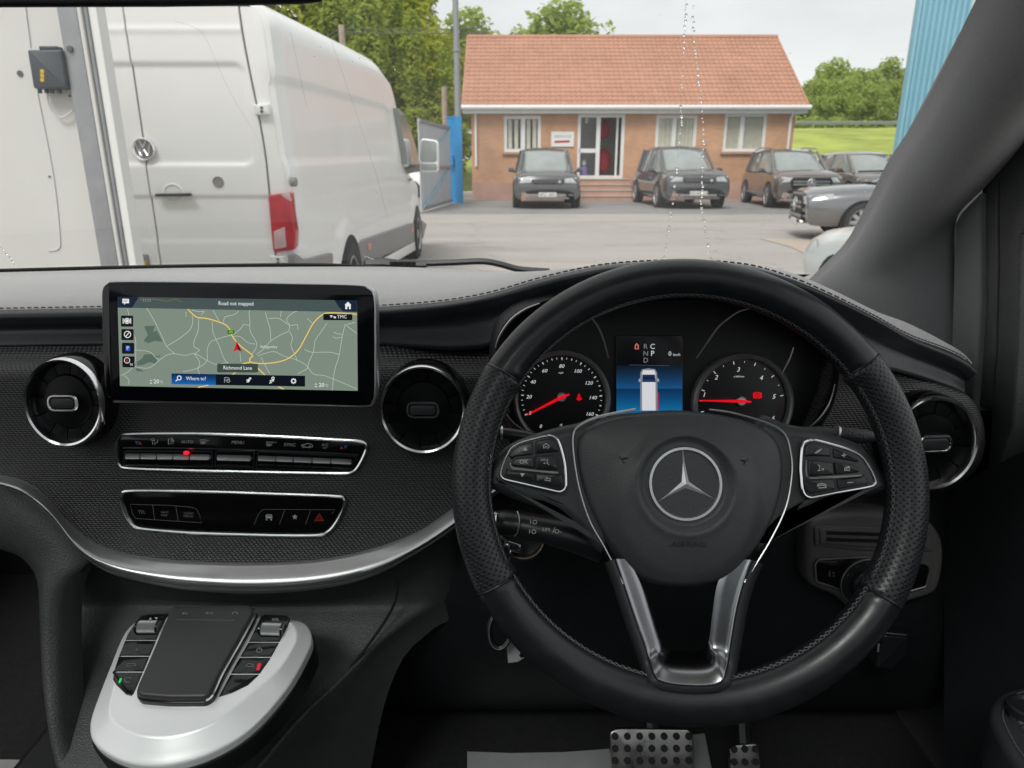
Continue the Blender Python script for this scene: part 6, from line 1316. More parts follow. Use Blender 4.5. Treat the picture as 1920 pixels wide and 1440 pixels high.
w_ = MB(); w_.face(CL, ccw(CL.L(rnd(C4([(1488, 514), (1500, 510), (1525, 510), (1537, 514), (1537, 540), (1525, 545), (1500, 545), (1488, 540)]), 1), .0046)), .0046); w_.build('brake_lamp', g_warn, ta, smooth=0)
w_ = MB(); w_.line(CL, CL.L(C4(ellipse(1512, 528, 12, 12, 16)), .0049), .0006, .0049, True); w_.build('brake_lamp_ring', M['dialblack'], ta, smooth=0); text(CL, 'P', 900+1512/2.909, 560+528/2.909, 4.5, .0049, ta, M['dialblack'])
rg = MB()
for k in range(7): rg.line(CL, CL.L(ellipse(1391, 753, 16+4*k, 16+4*k, 20, rad(-75), rad(10)), .0045), .00025, .0045)
rg.build('face_groove', mat('groove', (.05, .05, .05), .4, var=.1), ta, smooth=0)
# central display
cd = MB().slab(CL, rnd(CL.L(C4([(742, 200), (1106, 202), (1108, 640), (738, 640)]), .003), .003), .0, .003, .0005).build('display', mat('display_black', (.005, .006, .009), .25, var=.1), ic_)
for i in range(14): MB().face(CL, ccw(CL.L(C4([(744, 365+9*i), (1104, 365+9*i), (1104, 365+9*(i+1)), (744, 365+9*(i+1))]), .0034)), .0034).build('display_sky', glow('display_blue', (7+i, 22+4.2*i, 38+6.6*i)), cd, smooth=0)
for i in range(16): MB().face(CL, ccw(CL.L(C4([(744, 491+9*i), (1104, 491+9*i), (1104, 491+9*(i+1)), (744, 491+9*(i+1))]), .0034)), .0034).build('display_ground', glow('display_blue', (9+.4*i, 46+4.4*i, 84+5.4*i)), cd, smooth=0)
tn(cd, 'R', 903, 262, 9.3, 0, glow('gear_dim', (118, 122, 128))); tn(cd, 'N', 904, 300, 9.3, 0, glow('gear_dim', (118, 122, 128))); tn(cd, 'D', 904, 337, 9.3, 0, glow('gear_dim', (118, 122, 128))); tn(cd, 'C', 941, 262, 9.6, 0); tn(cd, 'P', 941, 300, 9.8, 0); tn(cd, '0', 1036, 301, 8.4, 0); tn(cd, 'km/h', 1073, 306, 5, 0, sx=.95)
l_ = MB(); l_.line(CL, CL.L(C4([(815, 361), (1036, 366)]), .0036), .0005, .0036); l_.build('divider', glow('divider', (64, 74, 90)), cd, smooth=0)
l_ = MB(); l_.line(CL, CL.L(C4([(848, 252), (862, 252), (864, 274), (846, 274)]), .0036), .0012, .0036, True); l_.line(CL, CL.L(C4([(851, 246), (859, 246)]), .0036), .0008, .0036); l_.build('door_warning', glow('door_warn', (220, 120, 110)), cd, smooth=0)
def cdf(pts, col, h, nm='van_symbol', k=1.0): MB().face(CL, ccw(CL.L(C4(pts), h)), h).build(nm, glow('van_picture', col, k), cd, smooth=0)
cdf([(874, 405), (884, 385), (920, 380), (956, 385), (966, 405), (970, 610), (874, 610)], (120, 128, 138), .0036); cdf([(884, 405), (890, 390), (950, 390), (957, 405), (958, 610), (884, 610)], (206, 208, 212), .0038); cdf([(886, 414), (954, 414), (958, 455), (884, 455)], (30, 52, 92), .0040); cdf([(890, 424), (950, 424), (952, 440), (888, 440)], (20, 32, 56), .0041); cdf([(866, 440), (876, 430), (876, 450), (866, 455)], (150, 158, 168), .0036); cdf([(966, 430), (976, 440), (977, 455), (967, 450)], (150, 158, 168), .0036); cdf([(968, 515), (975, 510), (975, 605), (968, 605)], (170, 20, 34), .0040, 'open_door_symbol')

# ---- steering wheel
WC = Vector((.1439, .526, 1.1011)); TILT = rad(24)
W = Frame(WC, (1, 0, 0), (0, math.sin(TILT), math.cos(TILT)))
sw = thing('steering_wheel', 'black leather steering wheel with perforated grips and a silver star emblem', 'steering wheel', tuple(WC))
SU, SV = .1925, .1878
def rimsec(a, bulge=0.0):
    """Centre radius and half thickness of the rim at clock angle a."""
    s_ = math.sin(a); at = .0163+.0022*max(0, -s_)**1.5-.0010*math.cos(a)**4+bulge
    return at
def rim_pt(a, th, bulge=0.0, bn=.0162):
    at = rimsec(a, bulge); ru, rv = SU-at+bulge*.4, SV-at+bulge*.4
    cu, cv = ru*math.cos(a), rv*math.sin(a); e = at*math.cos(th)
    sq = bn*(1+bulge*8)
    return W.pt(cu+e*math.cos(a), cv+e*math.sin(a), sq*math.sin(th)*(1-.10*max(0, math.cos(th))))
def ang(px, py): q = W.loc(px, py, .01); return math.atan2(q[1]/SV, q[0]/SU)
aLU, aLL, aRU, aRL = ang(947, 700), ang(930, 1100), ang(1622, 683), ang(1648, 1117)
aLU %= 2*PI; aLL %= 2*PI; aRL %= 2*PI
if aRL > PI: aRL -= 2*PI
def rim_part(nm, a0, a1, m, grip=False, n=90):
    rows = []; uvs = []
    for i in range(n+1):
        f_ = i/n; a = a0+(a1-a0)*f_; e_ = min(f_, 1-f_)*abs(a1-a0)
        bl = (.0009+.0012*math.exp(-(e_/.05)**2)) if grip else .0014*math.exp(-(e_/.035)**2)
        if i in (0, n): bl -= .002
        # grips lean a little: the joint runs aslant over the rim
        rows.append([rim_pt(a+(.05*math.cos(th)*(1 if f_ < .5 else -1)*0), th, bl) for th in [2*PI*k/36 for k in range(37)]]); uvs.append([(a*.178+3, .0172*2*PI*k/36+3) for k in range(37)])
    return MB().grid(rows, uv=uvs).build(nm, m, sw, smooth=180)
rim_part('rim_leather', aRU+.002, aLU-.002, M['rimleather'], n=110); rim_part('rim_leather', aLL+.002, aRL+2*PI-.002, M['rimleather'], n=110)
rim_part('perforated_grip', aLU+.002, aLL-.002, M['perf'], True); rim_part('perforated_grip', aRL+.002, aRU-.002, M['perf'], True)
for a in (aLU, aLL, aRU, aRL): MB().tube([rim_pt(a, 2*PI*k/40, -.0006) for k in range(40)], .0011, 6, closed=True).build('leather_joint', M['rimleather'], sw)
# criss-cross seam along the inside of the rim
sti = MB(); n = 190; th0 = rad(157)
for s_ in (0, 1):
    for i in range(n):
        a = 2*PI*i/n
        p0 = rim_pt(a, th0+.10, .0008); p1 = rim_pt(a+2*PI/n*.95, th0-.10, .0008); q0 = rim_pt(a+2*PI/n*.1, th0-.12, .0009); q1 = rim_pt(a+2*PI/n*.9, th0+.02, .0009)
        if s_: sti.tube([p0, p1], .00052, 4)
        elif i % 1 == 0: sti.tube([q0, q1], .00042, 4)
sti.build('stitching', M['thread'], sw, kind='stuff')
# spokes left and right
W3, W5 = (lambda pts: pts), None
spk = lambda pts, h: ccw(W.L(sm(pts, 4), h))
def spoke(pts, nm):
    o_ = spk(pts, -.002); MB().slab(W, o_, -.013, -.001, .010, 8, back=True, hf=lambda x, y: -.006*(1-smooth01(.055, .10, abs(x)))).build(nm, M['softblack'], sw, smooth=60)
spoke([(1125, 786), (1085, 792), (1035, 803), (985, 819), (955, 833), (932, 853), (915, 880), (911, 900), (913, 911), (940, 926), (975, 941), (1020, 955), (1060, 974), (1095, 1005), (1130, 1040), (1150, 1000), (1150, 880)], 'spoke')
spoke([(1430, 780), (1480, 793), (1530, 803), (1580, 818), (1612, 830), (1636, 852), (1655, 880), (1668, 908), (1664, 922), (1640, 930), (1600, 936), (1555, 946), (1520, 960), (1480, 985), (1450, 1020), (1425, 1040), (1410, 1000), (1410, 880)], 'spoke')
# horn and airbag cover
C6 = lambda pts: crop(1060, 740, 3.789, pts)
ao_px = C6([(820, 97), (1010, 112), (1200, 142), (1360, 185), (1470, 235), (1540, 295), (1585, 380), (1602, 480), (1598, 600), (1580, 720), (1550, 830), (1500, 950), (1440, 1060), (1360, 1170), (1250, 1280), (1150, 1345), (1020, 1382), (850, 1394), (690, 1378), (560, 1335), (440, 1240), (330, 1110), (240, 970), (165, 820), (110, 670), (75, 530), (58, 400), (72, 290), (125, 225), (250, 170), (400, 130), (600, 108)])
ao_ = ccw(W.L(sm(ao_px, 4), .006)); ec = W.loc(1284.5, 907, .006)
rows = []; NR_ = 46
for k in range(NR_+1):
    s_ = k/NR_; row = []
    for x, y in ao_:
        px, py = ec[0]+(x-ec[0])*s_, ec[1]+(y-ec[1])*s_; r_ = math.hypot(px-ec[0], py-ec[1])
        edge_ = 1-s_
        h = .0115*(1-s_**3.2) - .003
        h += .0042*smooth01(.067, .050, math.hypot(px-ec[0], (py-ec[1]+.020)))
        h -= .0058*smooth01(.0395, .0325, r_); h += .0008*math.exp(-((r_-.0405)/.003)**2)
        if s_ > .93: h -= .010*((s_-.93)/.07)**2
        row.append(W.pt(px, py, h))
    rows.append(row)
rows.append([p-W.n*.012 for p in rows[-1]])
MB().grid(rows, cu=True).build('airbag_cover', M['cover'], sw, smooth=180)
# bright line round the cover, running down to the lower spoke
tl_ = MB(); p = [W.P(x, y, .0005) for x, y in sm([(1168, 1095), (1148, 1054), (1130, 1020), (1105, 975), (1086, 915), (1076, 855), (1075, 815), (1088, 797), (1126, 781), (1192, 768)], 5, False)]; n_ = len(p)
tl_.tube(p, [.0007+.0007*smooth01(.6, .95, k/n_) for k in range(n_)], 6)
p = [W.P(x, y, .0005) for x, y in sm([(1396, 1092), (1411, 1068), (1445, 1012), (1474, 950), (1485, 888), (1483, 850), (1472, 815), (1443, 795), (1377, 775), (1330, 768)], 5, False)]; tl_.tube(p, .0008, 6); tl_.build('silver_line', M['satin'], sw)
# emblem
em = MB().lathe(W, ec, [(.0300, .0025), (.0302, .0060), (.0292, .0085), (.0272, .0085), (.0262, .0065), (.0262, .0030)], 72).build('emblem', M['chrome'], sw)
MB().lathe(W, ec, [(.0264, .0042), (.012, .0046), (0, .0046)], 48).build('emblem_ground', M['softblack'], em)
st_ = MB(); h0 = .0048
for k in range(3):
    a = PI/2+rad(2.5)+2*PI*k/3; d = Vector((math.cos(a), math.sin(a))); e = Vector((-d.y, d.x))
    tipp = W.pt(ec[0]+d.x*.0268, ec[1]+d.y*.0268, h0+.0018); cen = W.pt(ec[0], ec[1], h0+.0052)
    a2 = a+PI/3; a1 = a-PI/3; v1 = W.pt(ec[0]+.0060*math.cos(a1), ec[1]+.0060*math.sin(a1), h0-.0004); v2 = W.pt(ec[0]+.0060*math.cos(a2), ec[1]+.0060*math.sin(a2), h0-.0004)
    t1 = W.pt(ec[0]+d.x*.0268-e.x*.0012, ec[1]+d.y*.0268-e.y*.0012, h0); t2 = W.pt(ec[0]+d.x*.0268+e.x*.0012, ec[1]+d.y*.0268+e.y*.0012, h0)
    st_.add([cen, v1, t1, tipp, t2, v2], [(0, 1, 2, 3), (0, 3, 4, 5)])
st_.build('emblem_star', M['starmetal'], em, smooth=0)
# horn marks and lettering pressed into the cover
def cover_h(px, py):
    q = W.loc(px, py, .007); x, y = q[0]-ec[0], q[1]-ec[1]
    best = 1.0
    for i in range(len(ao_)):
        ax, ay = ao_[i][0]-ec[0], ao_[i][1]-ec[1]
        if abs(math.atan2(ay, ax)-math.atan2(y, x)) < .05: best = math.hypot(ax, ay); break
    s_ = math.hypot(x, y)/best
    return .0115*(1-s_**3.2)-.003+.0042*smooth01(.067, .050, math.hypot(x, y+.020))+.0006
for mirror, cx, cy in ((1, 1172, 862), (-1, 1392, 866)):
    m = MB(); hh = cover_h(cx, cy)
    f_ = lambda pts: [(cx+mirror*x, cy+y) for x, y in pts]
    m.line(W, W.L(f_([(-11, -6), (-6, -1), (6, -3), (11, -6)]), hh), .0009, hh); m.line(W, W.L([(cx+mirror*(x_-cx), y_) for x_, y_ in ellipse(cx+1, cy+1, 6, 4.5, 12)], hh), .0009, hh, True)
    m.build('horn_symbol', M['matte'], sw, smooth=0)
text(W, 'AIRBAG', 1291, 1021, 10, cover_h(1291, 1021)+.0014, sw, M['matte'], sx=1.35)
# lower spoke: dark frame and silver insert
outer = sm([(1152, 1048), (1168, 1093), (1190, 1160), (1212, 1222), (1224, 1258), (1240, 1279), (1292, 1287), (1345, 1284), (1360, 1264), (1370, 1210), (1382, 1140), (1396, 1090), (1412, 1050)], 6, False)
inner = sm([(1188, 1048), (1208, 1098), (1226, 1155), (1240, 1200), (1250, 1215), (1262, 1219), (1289, 1220), (1312, 1219), (1321, 1213), (1327, 1195), (1332, 1150), (1340, 1098), (1360, 1048)], 6, False)
rows = []
for f_, h, ha in ((0, .009, -.007), (.0, .0172, .0005), (.03, .0178, .0010), (.07, .0174, .0002), (.14, .0164, -.0004), (.24, .0150, -.0008), (.36, .0128, -.0011), (.48, .0100, -.0014), (.62, .0050, -.0018), (.78, -.0035, -.0024), (.92, -.0105, -.0036), (1.0, -.020, -.016)):
    row = []
    for a, b_ in zip(outer, inner):
        bt = smooth01(1222, 1280, a[1]); hh = h*bt+ha*(1-bt)
        row.append(W.pt(*W.loc(a[0]+(b_[0]-a[0])*f_, a[1]+(b_[1]-a[1])*f_, hh), hh))
    rows.append(row)
ro = []
for k in range(len(outer)):
    a, b_ = Vector(outer[max(k-1, 0)]), Vector(outer[min(k+1, len(outer)-1)]); d = (b_-a).normalized(); nn = Vector((-d.y, d.x)); nn = nn if (nn.dot(Vector(outer[k])-Vector((1290, 1150)))) > 0 else -nn
    lf = .0165*smooth01(1238, 1282, outer[k][1])
    ro.append([W.pt(*W.loc(outer[k][0]+nn.x*q, outer[k][1]+nn.y*q, h+lf), h+lf) for q, h in ((0, -.004), (0, .0004), (2.5, .0016), (9, .0010), (15, -.003), (19, -.012), (20, -.030))])
MB().grid(ro).build('lower_spoke', M['softblack'], sw, smooth=60)
MB().grid(rows).build('silver_insert', mat('dark_satin_silver', (.31, .315, .33), .24, 1.0, rvar=.04, vscale=40), sw, smooth=60)
# button pads
CL6 = lambda pts: crop(920, 800, 10.29, pts); CR7 = lambda pts: crop(1480, 800, 9.0, pts)
def pad(outl, keys, dull, K, parent_label):
    ol = ccw(W.L(sm(K(outl), 4), .002)); p_ = MB().slab(W, inset(ol, .0004), -.004, .0026, .001).build('button_pad', M['keyblack'], sw, label=parent_label)
    MB().tube([W.pt(x, y, .0028) for x, y in ol], .00115, 8, closed=True).build('chrome_frame', M['chrome'], p_)
    for pts, h in keys:
        o_ = ccw(W.L(rnd(K(pts), 2.0, 3), h)); MB().slab(W, o_, .0015, h, .0012, 3).build('button', M['keyblack'], p_)
    MB().slab(W, ccw(W.L(K(dull), .0036)), .001, .0036, .0006, 2).build('silver_divider', M['clad'], p_); return p_
pl_ = pad([(1130, 180), (1220, 205), (1300, 280), (1370, 480), (1430, 760), (1447, 1100), (1430, 1190), (1380, 1235), (1310, 1250), (1100, 1205), (600, 1090), (300, 1020), (215, 965), (195, 890), (240, 720), (310, 560), (400, 410), (560, 310), (800, 240), (1000, 190)],
     [([(350, 560), (440, 430), (570, 350), (815, 290), (820, 540), (480, 580), (400, 640)], .0040), ([(865, 280), (1120, 225), (1215, 260), (1270, 360), (1310, 490), (1270, 480), (865, 530)], .0042), ([(420, 690), (475, 610), (825, 575), (830, 800), (430, 760), (405, 730)], .0052), ([(865, 565), (1245, 550), (1290, 830), (865, 825)], .0052), ([(300, 800), (380, 850), (830, 890), (835, 1060), (400, 990), (280, 940)], .0040), ([(870, 895), (1320, 930), (1370, 900), (1395, 1100), (1320, 1170), (870, 1070)], .0042)],
     [(365, 690), (400, 700), (405, 750), (440, 780), (830, 828), (1310, 870), (1315, 905), (1230, 912), (820, 868), (420, 828), (370, 770)], CL6, None)
pr_ = pad([(370, 230), (450, 235), (700, 300), (1000, 390), (1180, 480), (1290, 600), (1380, 750), (1445, 910), (1440, 965), (1370, 1003), (1200, 1040), (800, 1110), (420, 1185), (330, 1188), (260, 1150), (215, 1050), (195, 850), (185, 700), (200, 430), (225, 300), (290, 248)],
     [([(300, 300), (370, 275), (690, 345), (705, 505), (340, 490), (270, 510), (265, 400)], .0042), ([(745, 355), (980, 430), (1130, 520), (1180, 600), (1060, 580), (755, 525)], .0040), ([(325, 560), (740, 595), (760, 815), (325, 830)], .0052), ([(775, 600), (1080, 640), (1150, 690), (1190, 770), (795, 810)], .0052), ([(240, 890), (330, 900), (760, 880), (790, 1060), (370, 1130), (290, 1100)], .0042), ([(810, 880), (1180, 850), (1260, 800), (1340, 920), (1330, 975), (830, 1060)], .0040)],
     [(285, 560), (305, 565), (310, 800), (335, 842), (760, 828), (1215, 808), (1240, 815), (1210, 842), (770, 872), (350, 885), (290, 840), (275, 750)], CR7, None)
def sw_lines(K, par, lines, w=.0006, h=.0056): 
    m = MB()
    for l in lines: m.line(W, W.L(K(l), h), w, h)
    m.build('symbol', M['print'], par, smooth=0)
for K, par, pts in ((CL6, pl_, [(622, 462), (668, 388), (712, 460)]), (CL6, pl_, [(568, 898), (658, 902), (606, 972)])): MB().face(W, ccw(W.L(K(pts), .0044)), .0044).build('arrow_symbol', M['print'], par, smooth=0)
text(W, 'OK', 920+640/10.29, 800+680/10.29, 8.0, .0054, pl_, M['print'], rot=-2); text(W, 'OFF', 920+1008/10.29, 800+645/10.29, 4.2, .0054, pl_, M['print'])
sw_lines(CL6, pl_, [[(1005, 375), (1068, 325), (1135, 375)], [(1020, 372), (1020, 412), (1050, 412), (1050, 380), (1085, 380), (1085, 412), (1125, 410), (1125, 372)], [(1105, 620), (1080, 660), (1095, 670), (1090, 710), (1130, 735)], [(1030, 690), (1032, 715)], [(1050, 690), (1050, 715)], [(1035, 1025), (1155, 1050), (1160, 1010), (1060, 990), (1085, 970)], [(1060, 990), (1085, 1003)]])
sw_lines(CR7, pr_, [ellipse(485, 405, 68, 18, 8, PI, 2*PI, rad(32))+[(540, 385), (500, 395), (440, 440), (425, 440)], [(880, 485), (960, 478)], [(918, 445), (922, 515)], [(490, 640), (520, 690), (500, 705), (525, 735), (480, 745)], [(550, 700), (555, 735)], [(575, 700), (578, 735)], [(935, 690), (980, 680), (1010, 665), (1012, 745), (985, 735), (935, 730), (935, 690)], [(930, 745), (1010, 672)], [(980, 945), (1078, 938)], [(470, 1005), (480, 975), (550, 955), (610, 975), (628, 1005), (590, 1000), (560, 980), (520, 995), (470, 1005)], [(490, 1035), (630, 1025)]], .00065)

# ---- column, stalks, ignition key
sc2 = thing('steering_column', 'black steering column shroud behind the wheel hub', 'steering column', tuple(W.pt(0, -.02, -.1)))
rows = []
for h, rx, ry, dv_ in ((-.028, .050, .052, -.01), (-.05, .058, .058, -.012), (-.10, .066, .062, -.016), (-.2, .08, .07, -.02), (-.32, .09, .08, -.02)):
    rows.append([W.pt(rx*math.cos(a), dv_+ry*math.sin(a), h) for a in [2*PI*k/40 for k in range(40)]])
MB().grid(rows, cu=True).build('shroud', M['matte'], sc2, smooth=180)
WB = Frame(W.pt(0, 0, -.062), W.u, W.v)
ls = thing('cruise_control_stalk', 'black cruise control stalk marked LIM behind the left of the wheel', 'stalk', tuple(WB.P(1000, 985)))
a, b_ = WB.P(1125, 1010), WB.P(922, 980); d = b_-a
pp = [WB.P(x, y) for x, y in sm([(1130, 1020), (1085, 1006), (1040, 996), (1000, 988), (968, 982), (945, 980), (927, 979)], 4, False)]; n_ = len(pp)
rr = [WB.mpp(1000, 985)*x[0]*1.18 for x in sm([(34, 0), (31, 0), (27, 0), (25, 0), (23, 0), (23, 0), (19, 0)], 4, False)]
MB().tube(pp, rr, 20, flat=.85).build('lever', M['keyblack'], ls)
MB().tube([WB.P(970, 959, .012), WB.P(974, 970, .0165), WB.P(974, 985, .017), WB.P(970, 1000, .013), WB.P(964, 1006, .008)], .0006, 6).build('silver_ring', M['satin'], ls)
MB().slab(WB, ccw(WB.L(rnd([(921, 966), (926, 960), (934, 961), (931, 986), (925, 990)], 2), .008)), -.004, .012, .002).build('chrome_end', M['chrome'], ls)
def stx(s, x, y, cap): text(WB, s, x, y, cap, .0215, ls, M['print'], rot=-4)
stx('LIM', 1024, 993, 6.5); m = MB()
for l in ([(1036, 999), (1041, 988)], ellipse(1044, 996, 3.6, 3.6, 12)+[(1047.6, 996)], ellipse(1003, 979, 3.6, 3.6, 12)+[(1006.6, 979)], ellipse(1001, 997, 3.6, 3.6, 12)+[(1004.6, 997)], [(994, 974), (995, 982)], [(993, 993), (993, 1000)], [(1048, 997), (1053, 998)]): m.line(WB, WB.L(l, .0215), .0006, .0215)
m.build('symbol', M['print'], ls, smooth=0)
ls2 = thing('indicator_stalk', 'grey indicator stalk tip peeping over the left spoke of the wheel', 'stalk', tuple(WB.P(960, 814)))
MB().tube([WB.P(1010, 826), WB.P(985, 819), WB.P(955, 814), WB.P(936, 811)], [.0062, .006, .0058, .005], 14).build('lever', M['keyblack'], ls2); MB().lathe(Frame(WB.P(941, 811.5), W.n.cross(Vector((-1, 0, 0))), W.n), (0, 0), [(.0063, -.001), (.0066, .0), (.0063, .001)], 18).build('silver_ring', M['satin'], ls2)
gs = thing('gear_selector_stalk', 'dark grey gear selector stalk with a silver collar behind the right spoke', 'stalk', tuple(WB.P(1590, 818)))
MB().tube([WB.P(1500, 812), WB.P(1540, 812), WB.P(1568, 814), WB.P(1572, 814), WB.P(1600, 816), WB.P(1624, 818), WB.P(1640, 819)], [.006, .0062, .0058, .0068, .0068, .0064, .004], 16).build('lever', M['grain'], gs)
MB().tube([WB.P(1566, 812), WB.P(1570, 813)], [.0080, .0078], 18).build('collar', M['satin'], gs)
# ignition lock and key
KF = Frame(atY(985, 1020, .665), (1, 0, 0), (0, .3, 1))
ig = thing('ignition_lock', 'round ignition lock with a worn bronze rim low behind the wheel', 'ignition lock', tuple(KF.o))
c = KF.loc(982, 1008); k = KF.mpp(982, 1008)
MB().lathe(KF, c, [(46*k, -.02), (44*k, .0), (41*k, .004), (36*k, .004), (33*k, .001), (20*k, -.002), (0, -.002)], 48).build('lock_face', M['darkplastic'], ig)
MB().tube([KF.pt(c[0]+38*k*math.cos(a), c[1]+38*k*math.sin(a), .0042) for a in [rad(-118+i*5) for i in range(23)]], .0013, 6).build('lock_rim', mat('worn_bronze', (.24, .21, .17), .4, .8, var=.2, vscale=200), ig)
ky = thing('key_bunch', 'ignition key with metal ring and leather fob hanging behind the wheel', 'keys', tuple(KF.P(955, 1020)))
MB().slab(KF, rnd(KF.L([(948, 1012), (978, 1021), (976, 1037), (955, 1033)], .014), .001), .002, .016, .001).build('key_head', M['chrome'], ky)
MB().slab(KF, rnd(KF.L([(953, 1017), (972, 1023), (970, 1033), (956, 1029)], .017), .001), .014, .0168, .0004).build('key_badge', M['darkplastic'], ky)
MB().tube([KF.P(941+9*math.cos(a), 1016+8*math.sin(a), .014) for a in [2*PI*i/20 for i in range(20)]], .0022, 6, closed=True).build('key_collar', M['chrome'], ky)
MB().tube([KF.P(950+7*math.cos(a), 1038+17*math.sin(a), .016+.002*math.cos(a)) for a in [2*PI*i/26 for i in range(26)]], .0008, 6, closed=True).build('key_ring', M['chrome'], ky)
m = MB()
for i in range(5): m.ball(KF.P(951+2.2*i, 1055+9*i, .014), .0021, 8, 6, (1, .8, 1.3))
m.build('chain', M['chrome'], ky)
MB().tube(sm([KF.P(957, 1060, .012), KF.P(961, 1085, .008), KF.P(962, 1115, .006), KF.P(956, 1150, .004)], 4, False), .0010, 6).build('cord', M['keyblack'], ky)
fo_ = sm([KF.P(*p, .006) for p in [(948, 1110), (936, 1140), (922, 1160), (917, 1182), (922, 1206), (936, 1214), (950, 1205), (962, 1180), (968, 1150)]], 5, False)
MB().tube(fo_, .0034, 8, up=tuple(KF.n), flat=1.6).build('leather_fob', M['rimleather'], ky)
m = MB()
for i in range(0, len(fo_)-1): a, b_ = Vector(fo_[i])+KF.n*.0062, Vector(fo_[i+1])+KF.n*.0062; m.tube([a+(b_-a)*.1, a+(b_-a)*.8], .0005, 4)
m.build('stitching', M['dimprint'], ky, kind='stuff')

# ---- lower dashboard on the driver's side
ld = thing('lower_dashboard', 'dark lower dashboard panel around the steering column and knees', 'dashboard panel', (.3, .75, .8))
cols = []
for i in range(620, 1950, 24):
    k = smooth01(620, 900, i); e = smooth01(1740, 1860, i)
    y0 = 800
    c = [atY(i, 760, .79), atY(i, 850, .775), atY(i, 960, .762), atY(i, 1060, .755), atY(i, 1150, .752), atY(i, 1230, .765), atY(i, 1290, .80), atY(i, 1330, .86), atY(i, 1330, 1.0)]
    cols.append(sm([tuple(p+Vector((0, .07*e, 0))) for p in c], 3, False))
MB().grid(list(zip(*cols))[::-1]).build('knee_panel', M['knee'], ld, smooth=180)
LP = Frame(atY(1640, 1050, .735), (1, .04, 0), (0, .10, 1))
lo2 = ccw(LP.L(sm([(1513, 1000), (1520, 975), (1545, 962), (1600, 957), (1665, 958), (1720, 968), (1752, 985), (1772, 1020), (1772, 1070), (1758, 1112), (1720, 1128), (1680, 1140), (1640, 1152), (1606, 1152), (1585, 1135), (1562, 1118), (1535, 1108), (1516, 1090), (1511, 1045)], 4)))
MB().slab(LP, lo2, -.04, 0, .010, 4).build('switch_surround', M['panelgrey'], ld, smooth=60)
sv = MB().slab(LP, rnd(LP.L([(1525, 988), (1534, 984), (1722, 989), (1742, 1002), (1752, 1032), (1700, 1034), (1600, 1030), (1527, 1022)]), .004), -.001, .0025, .0015).build('side_vent', M['panelgrey'], ld)
MB().slab(LP, rnd(LP.L([(1536, 992), (1545, 989), (1722, 995), (1738, 1006), (1741, 1028), (1600, 1024), (1537, 1019)], .003), .003), .001, .0045, .0012).build('vent_frame', M['panelgrey'], sv)
for y in (998.5, 1011): MB().slab(LP, LP.L([(1550, y-3), (1725, y+3), (1727, y+9), (1549, y+4)], .0046), .003, .00475).build('vent_slot', M['matte'], sv, smooth=0)
ol = ccw(LP.L(rnd([(1528, 1058), (1534, 1049), (1620, 1044), (1700, 1050), (1738, 1058), (1744, 1068), (1736, 1100), (1700, 1110), (1640, 1122), (1580, 1106), (1531, 1091)], 5), .003))
lsx = MB().slab(LP, ol, -.001, .0035, .0015).build('light_switch', M['gloss'], ld)
MB().tube([LP.pt(x, y, .0034) for x, y in ol], .0011, 6, closed=True).build('chrome_frame', M['satin'], lsx)
c = LP.loc(1622, 1092, .006); k = LP.mpp(1622, 1092)
MB().lathe(LP, c, [(45*k, .002), (45*k, .0075), (43*k, .009), (30*k, .0095), (29*k, .016), (25*k, .019), (0, .0195)], 48).build('rotary_knob', M['keyblack'], lsx); MB().tube([LP.pt(c[0]+44.5*k*math.cos(a), c[1]+44.5*k*math.sin(a), .0082) for a in [2*PI*i/48 for i in range(48)]], .0007, 6, closed=True).build('knob_ring', M['satin'], lsx)
m = MB()
for l in (ellipse(1557, 1076, 3, 5, 8, PI/2, 3*PI/2)+[(1557, 1071), (1557, 1081)], [(1561, 1073), (1565, 1073)], [(1561, 1076), (1565, 1076)], [(1561, 1080), (1565, 1080)], [(1590, 1074), (1590, 1076)], [(1588, 1085), (1588, 1087)], [(1604, 1062), (1610, 1062)]): m.line(LP, LP.L(l, .0100), .0007, .0100)
m.build('symbol', M['dimprint'], lsx, smooth=0); text(LP, 'P', 1590, 1080, 4.5, .0100, lsx, M['dimprint']); text(LP, 'AUTO', 1630, 1056, 3.2, .0100, lsx, M['dimprint'])
bl = thing('bonnet_release', 'black bonnet release handle with a bright upper edge under the lower dashboard', 'lever', tuple(atY(1670, 1215, .72)))
HF = Frame(atY(1670, 1215, .73), (1, 0, 0), (0, .1, 1)); MB().slab(HF, rnd(HF.L([(1655, 1187), (1702, 1192), (1700, 1225), (1672, 1254), (1640, 1250), (1648, 1215)]), .004), -.03, .004, .004).build('handle', M['keyblack'], bl); MB().tube([HF.P(1660, 1187, .004), HF.P(1700, 1191, .004)], .0009, 6).build('bright_edge', M['satin'], bl); MB().tube([HF.P(1648, 1207, .003), HF.P(1646, 1222, .003)], .0013, 6).build('bright_edge', M['dimprint'], bl)

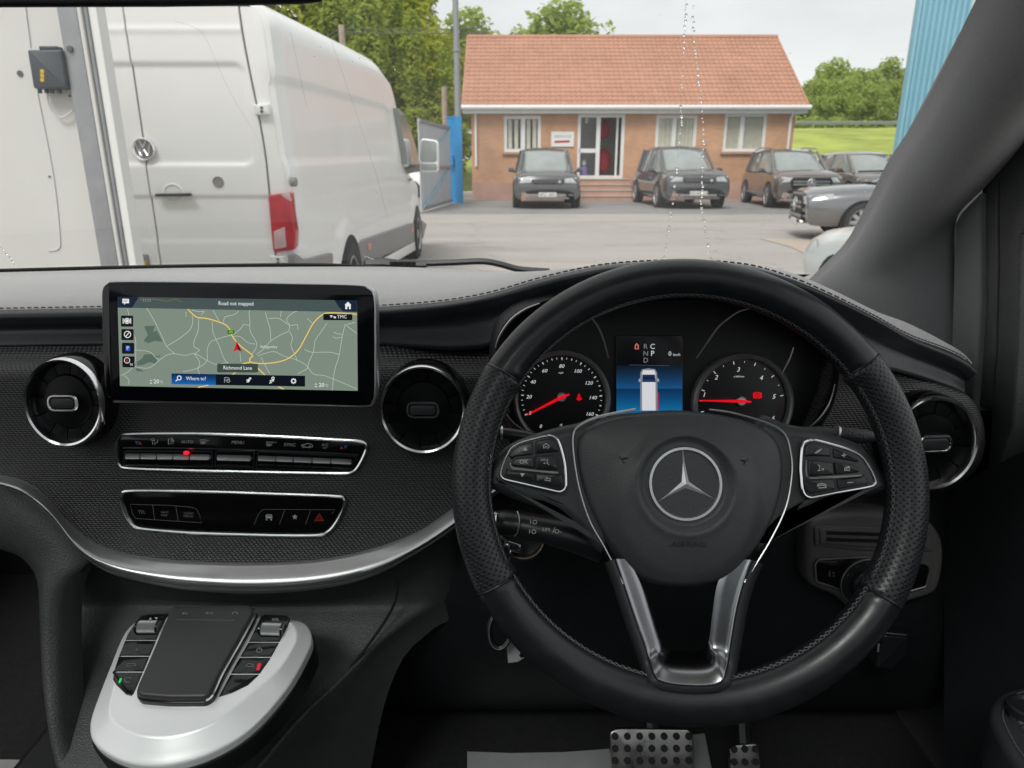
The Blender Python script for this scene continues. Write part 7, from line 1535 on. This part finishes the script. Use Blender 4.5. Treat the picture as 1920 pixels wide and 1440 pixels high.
# ---- pedals, floor papers, paper tag
def pedal(nm, lab, outl, Y, cols_, rows_, x0, x1, y0, y1):
    F_ = Frame(atY((x0+x1)/2, (y0+y1)/2, Y), (1, 0, 0), (0, .55, 1)); t = thing(nm, lab, 'pedal', tuple(F_.o)); MB().slab(F_, rnd(F_.L(outl), .008), -.008, 0, .002).build('plate', M['steel'], t)
    first = None; r_ = F_.mpp((x0+x1)/2, (y0+y1)/2)*6.6
    for i in range(cols_):
        for j in range(rows_):
            p_ = F_.P(x0+(x1-x0)*i/max(1, cols_-1), y0+(y1-y0)*j/max(1, rows_-1), .0)
            if first is None:
                first = MB().lathe(Frame((0, 0, 0), F_.u, F_.v), (0, 0), [(r_, -.001), (r_, .0025), (r_*.8, .0035), (0, .0035)], 14).build('rubber_stud', M['rubber'], t); first.data.transform(Matrix.Translation(Vector(t.location))); o = first
            else: o = first.copy(); COL.objects.link(o); o.parent = t
            o.location = p_-Vector(t.location)
    MB().tube([F_.P((x0+x1)/2, y0, -.012), F_.P((x0+x1)/2+10, y0-60, -.02)+Vector((0, .10, .12))], .010, 8).build('arm', M['darkplastic'], t)
pedal('brake_pedal', 'wide brushed steel brake pedal with rows of black rubber studs', [(1143, 1372), (1160, 1366), (1292, 1368), (1300, 1380), (1302, 1480), (1150, 1480)], .77, 7, 5, 1153, 1291, 1380, 1471)
pedal('accelerator_pedal', 'narrow brushed steel accelerator pedal with black rubber studs', [(1368, 1398), (1424, 1394), (1430, 1490), (1372, 1490)], .74, 3, 4, 1376, 1416, 1404, 1476)
fp = thing('paper_floor_mat', 'pale grey paper mat lying in the driver footwell beside the brake pedal', 'paper mat', tuple(atZ(1000, 1425, .535)), group='paper floor mats')
def paper(nm, pts, z, par): 
    P_ = [atZ(x, y, z) for x, y in pts]; f = Frame((0, 0, z), (1, 0, 0), (0, 1, 0)); return MB().slab(f, [(p.x, p.y) for p in P_], -.002, 0).build(nm, M['paper'], par, smooth=0)
paper('sheet', [(876, 1409), (960, 1412), (1060, 1410), (1142, 1404), (1160, 1480), (876, 1490)], .536, fp); paper('sheet', [(1296, 1378), (1321, 1375), (1336, 1450), (1290, 1450)], .538, fp)
fp2 = thing('paper_floor_mat', 'edge of a pale paper mat in the passenger footwell beyond the console', 'paper mat', tuple(atZ(40, 1432, .535)), group='paper floor mats')
paper('sheet', [(-60, 1424), (20, 1424), (100, 1427), (110, 1500), (-60, 1500)], .536, fp2)
tgp = thing('paper_tag', 'small torn white paper tag hanging below the key bunch', 'tag', tuple(KF.P(968, 1220)))
MB().slab(KF, ccw(KF.L([(956, 1202), (971, 1219), (976, 1224), (973, 1229), (977, 1234), (984, 1233), (970, 1241), (953, 1243), (950, 1215)], -.01)), -.0106, -.010).build('sheet', M['paper'], tgp, smooth=0)
MB().slab(KF, ccw(KF.L([(984, 1120), (996, 1119), (998, 1136), (994, 1137)], -.012)), -.0126, -.012).build('sheet', M['paper'], tgp, smooth=0)
flush_texts()
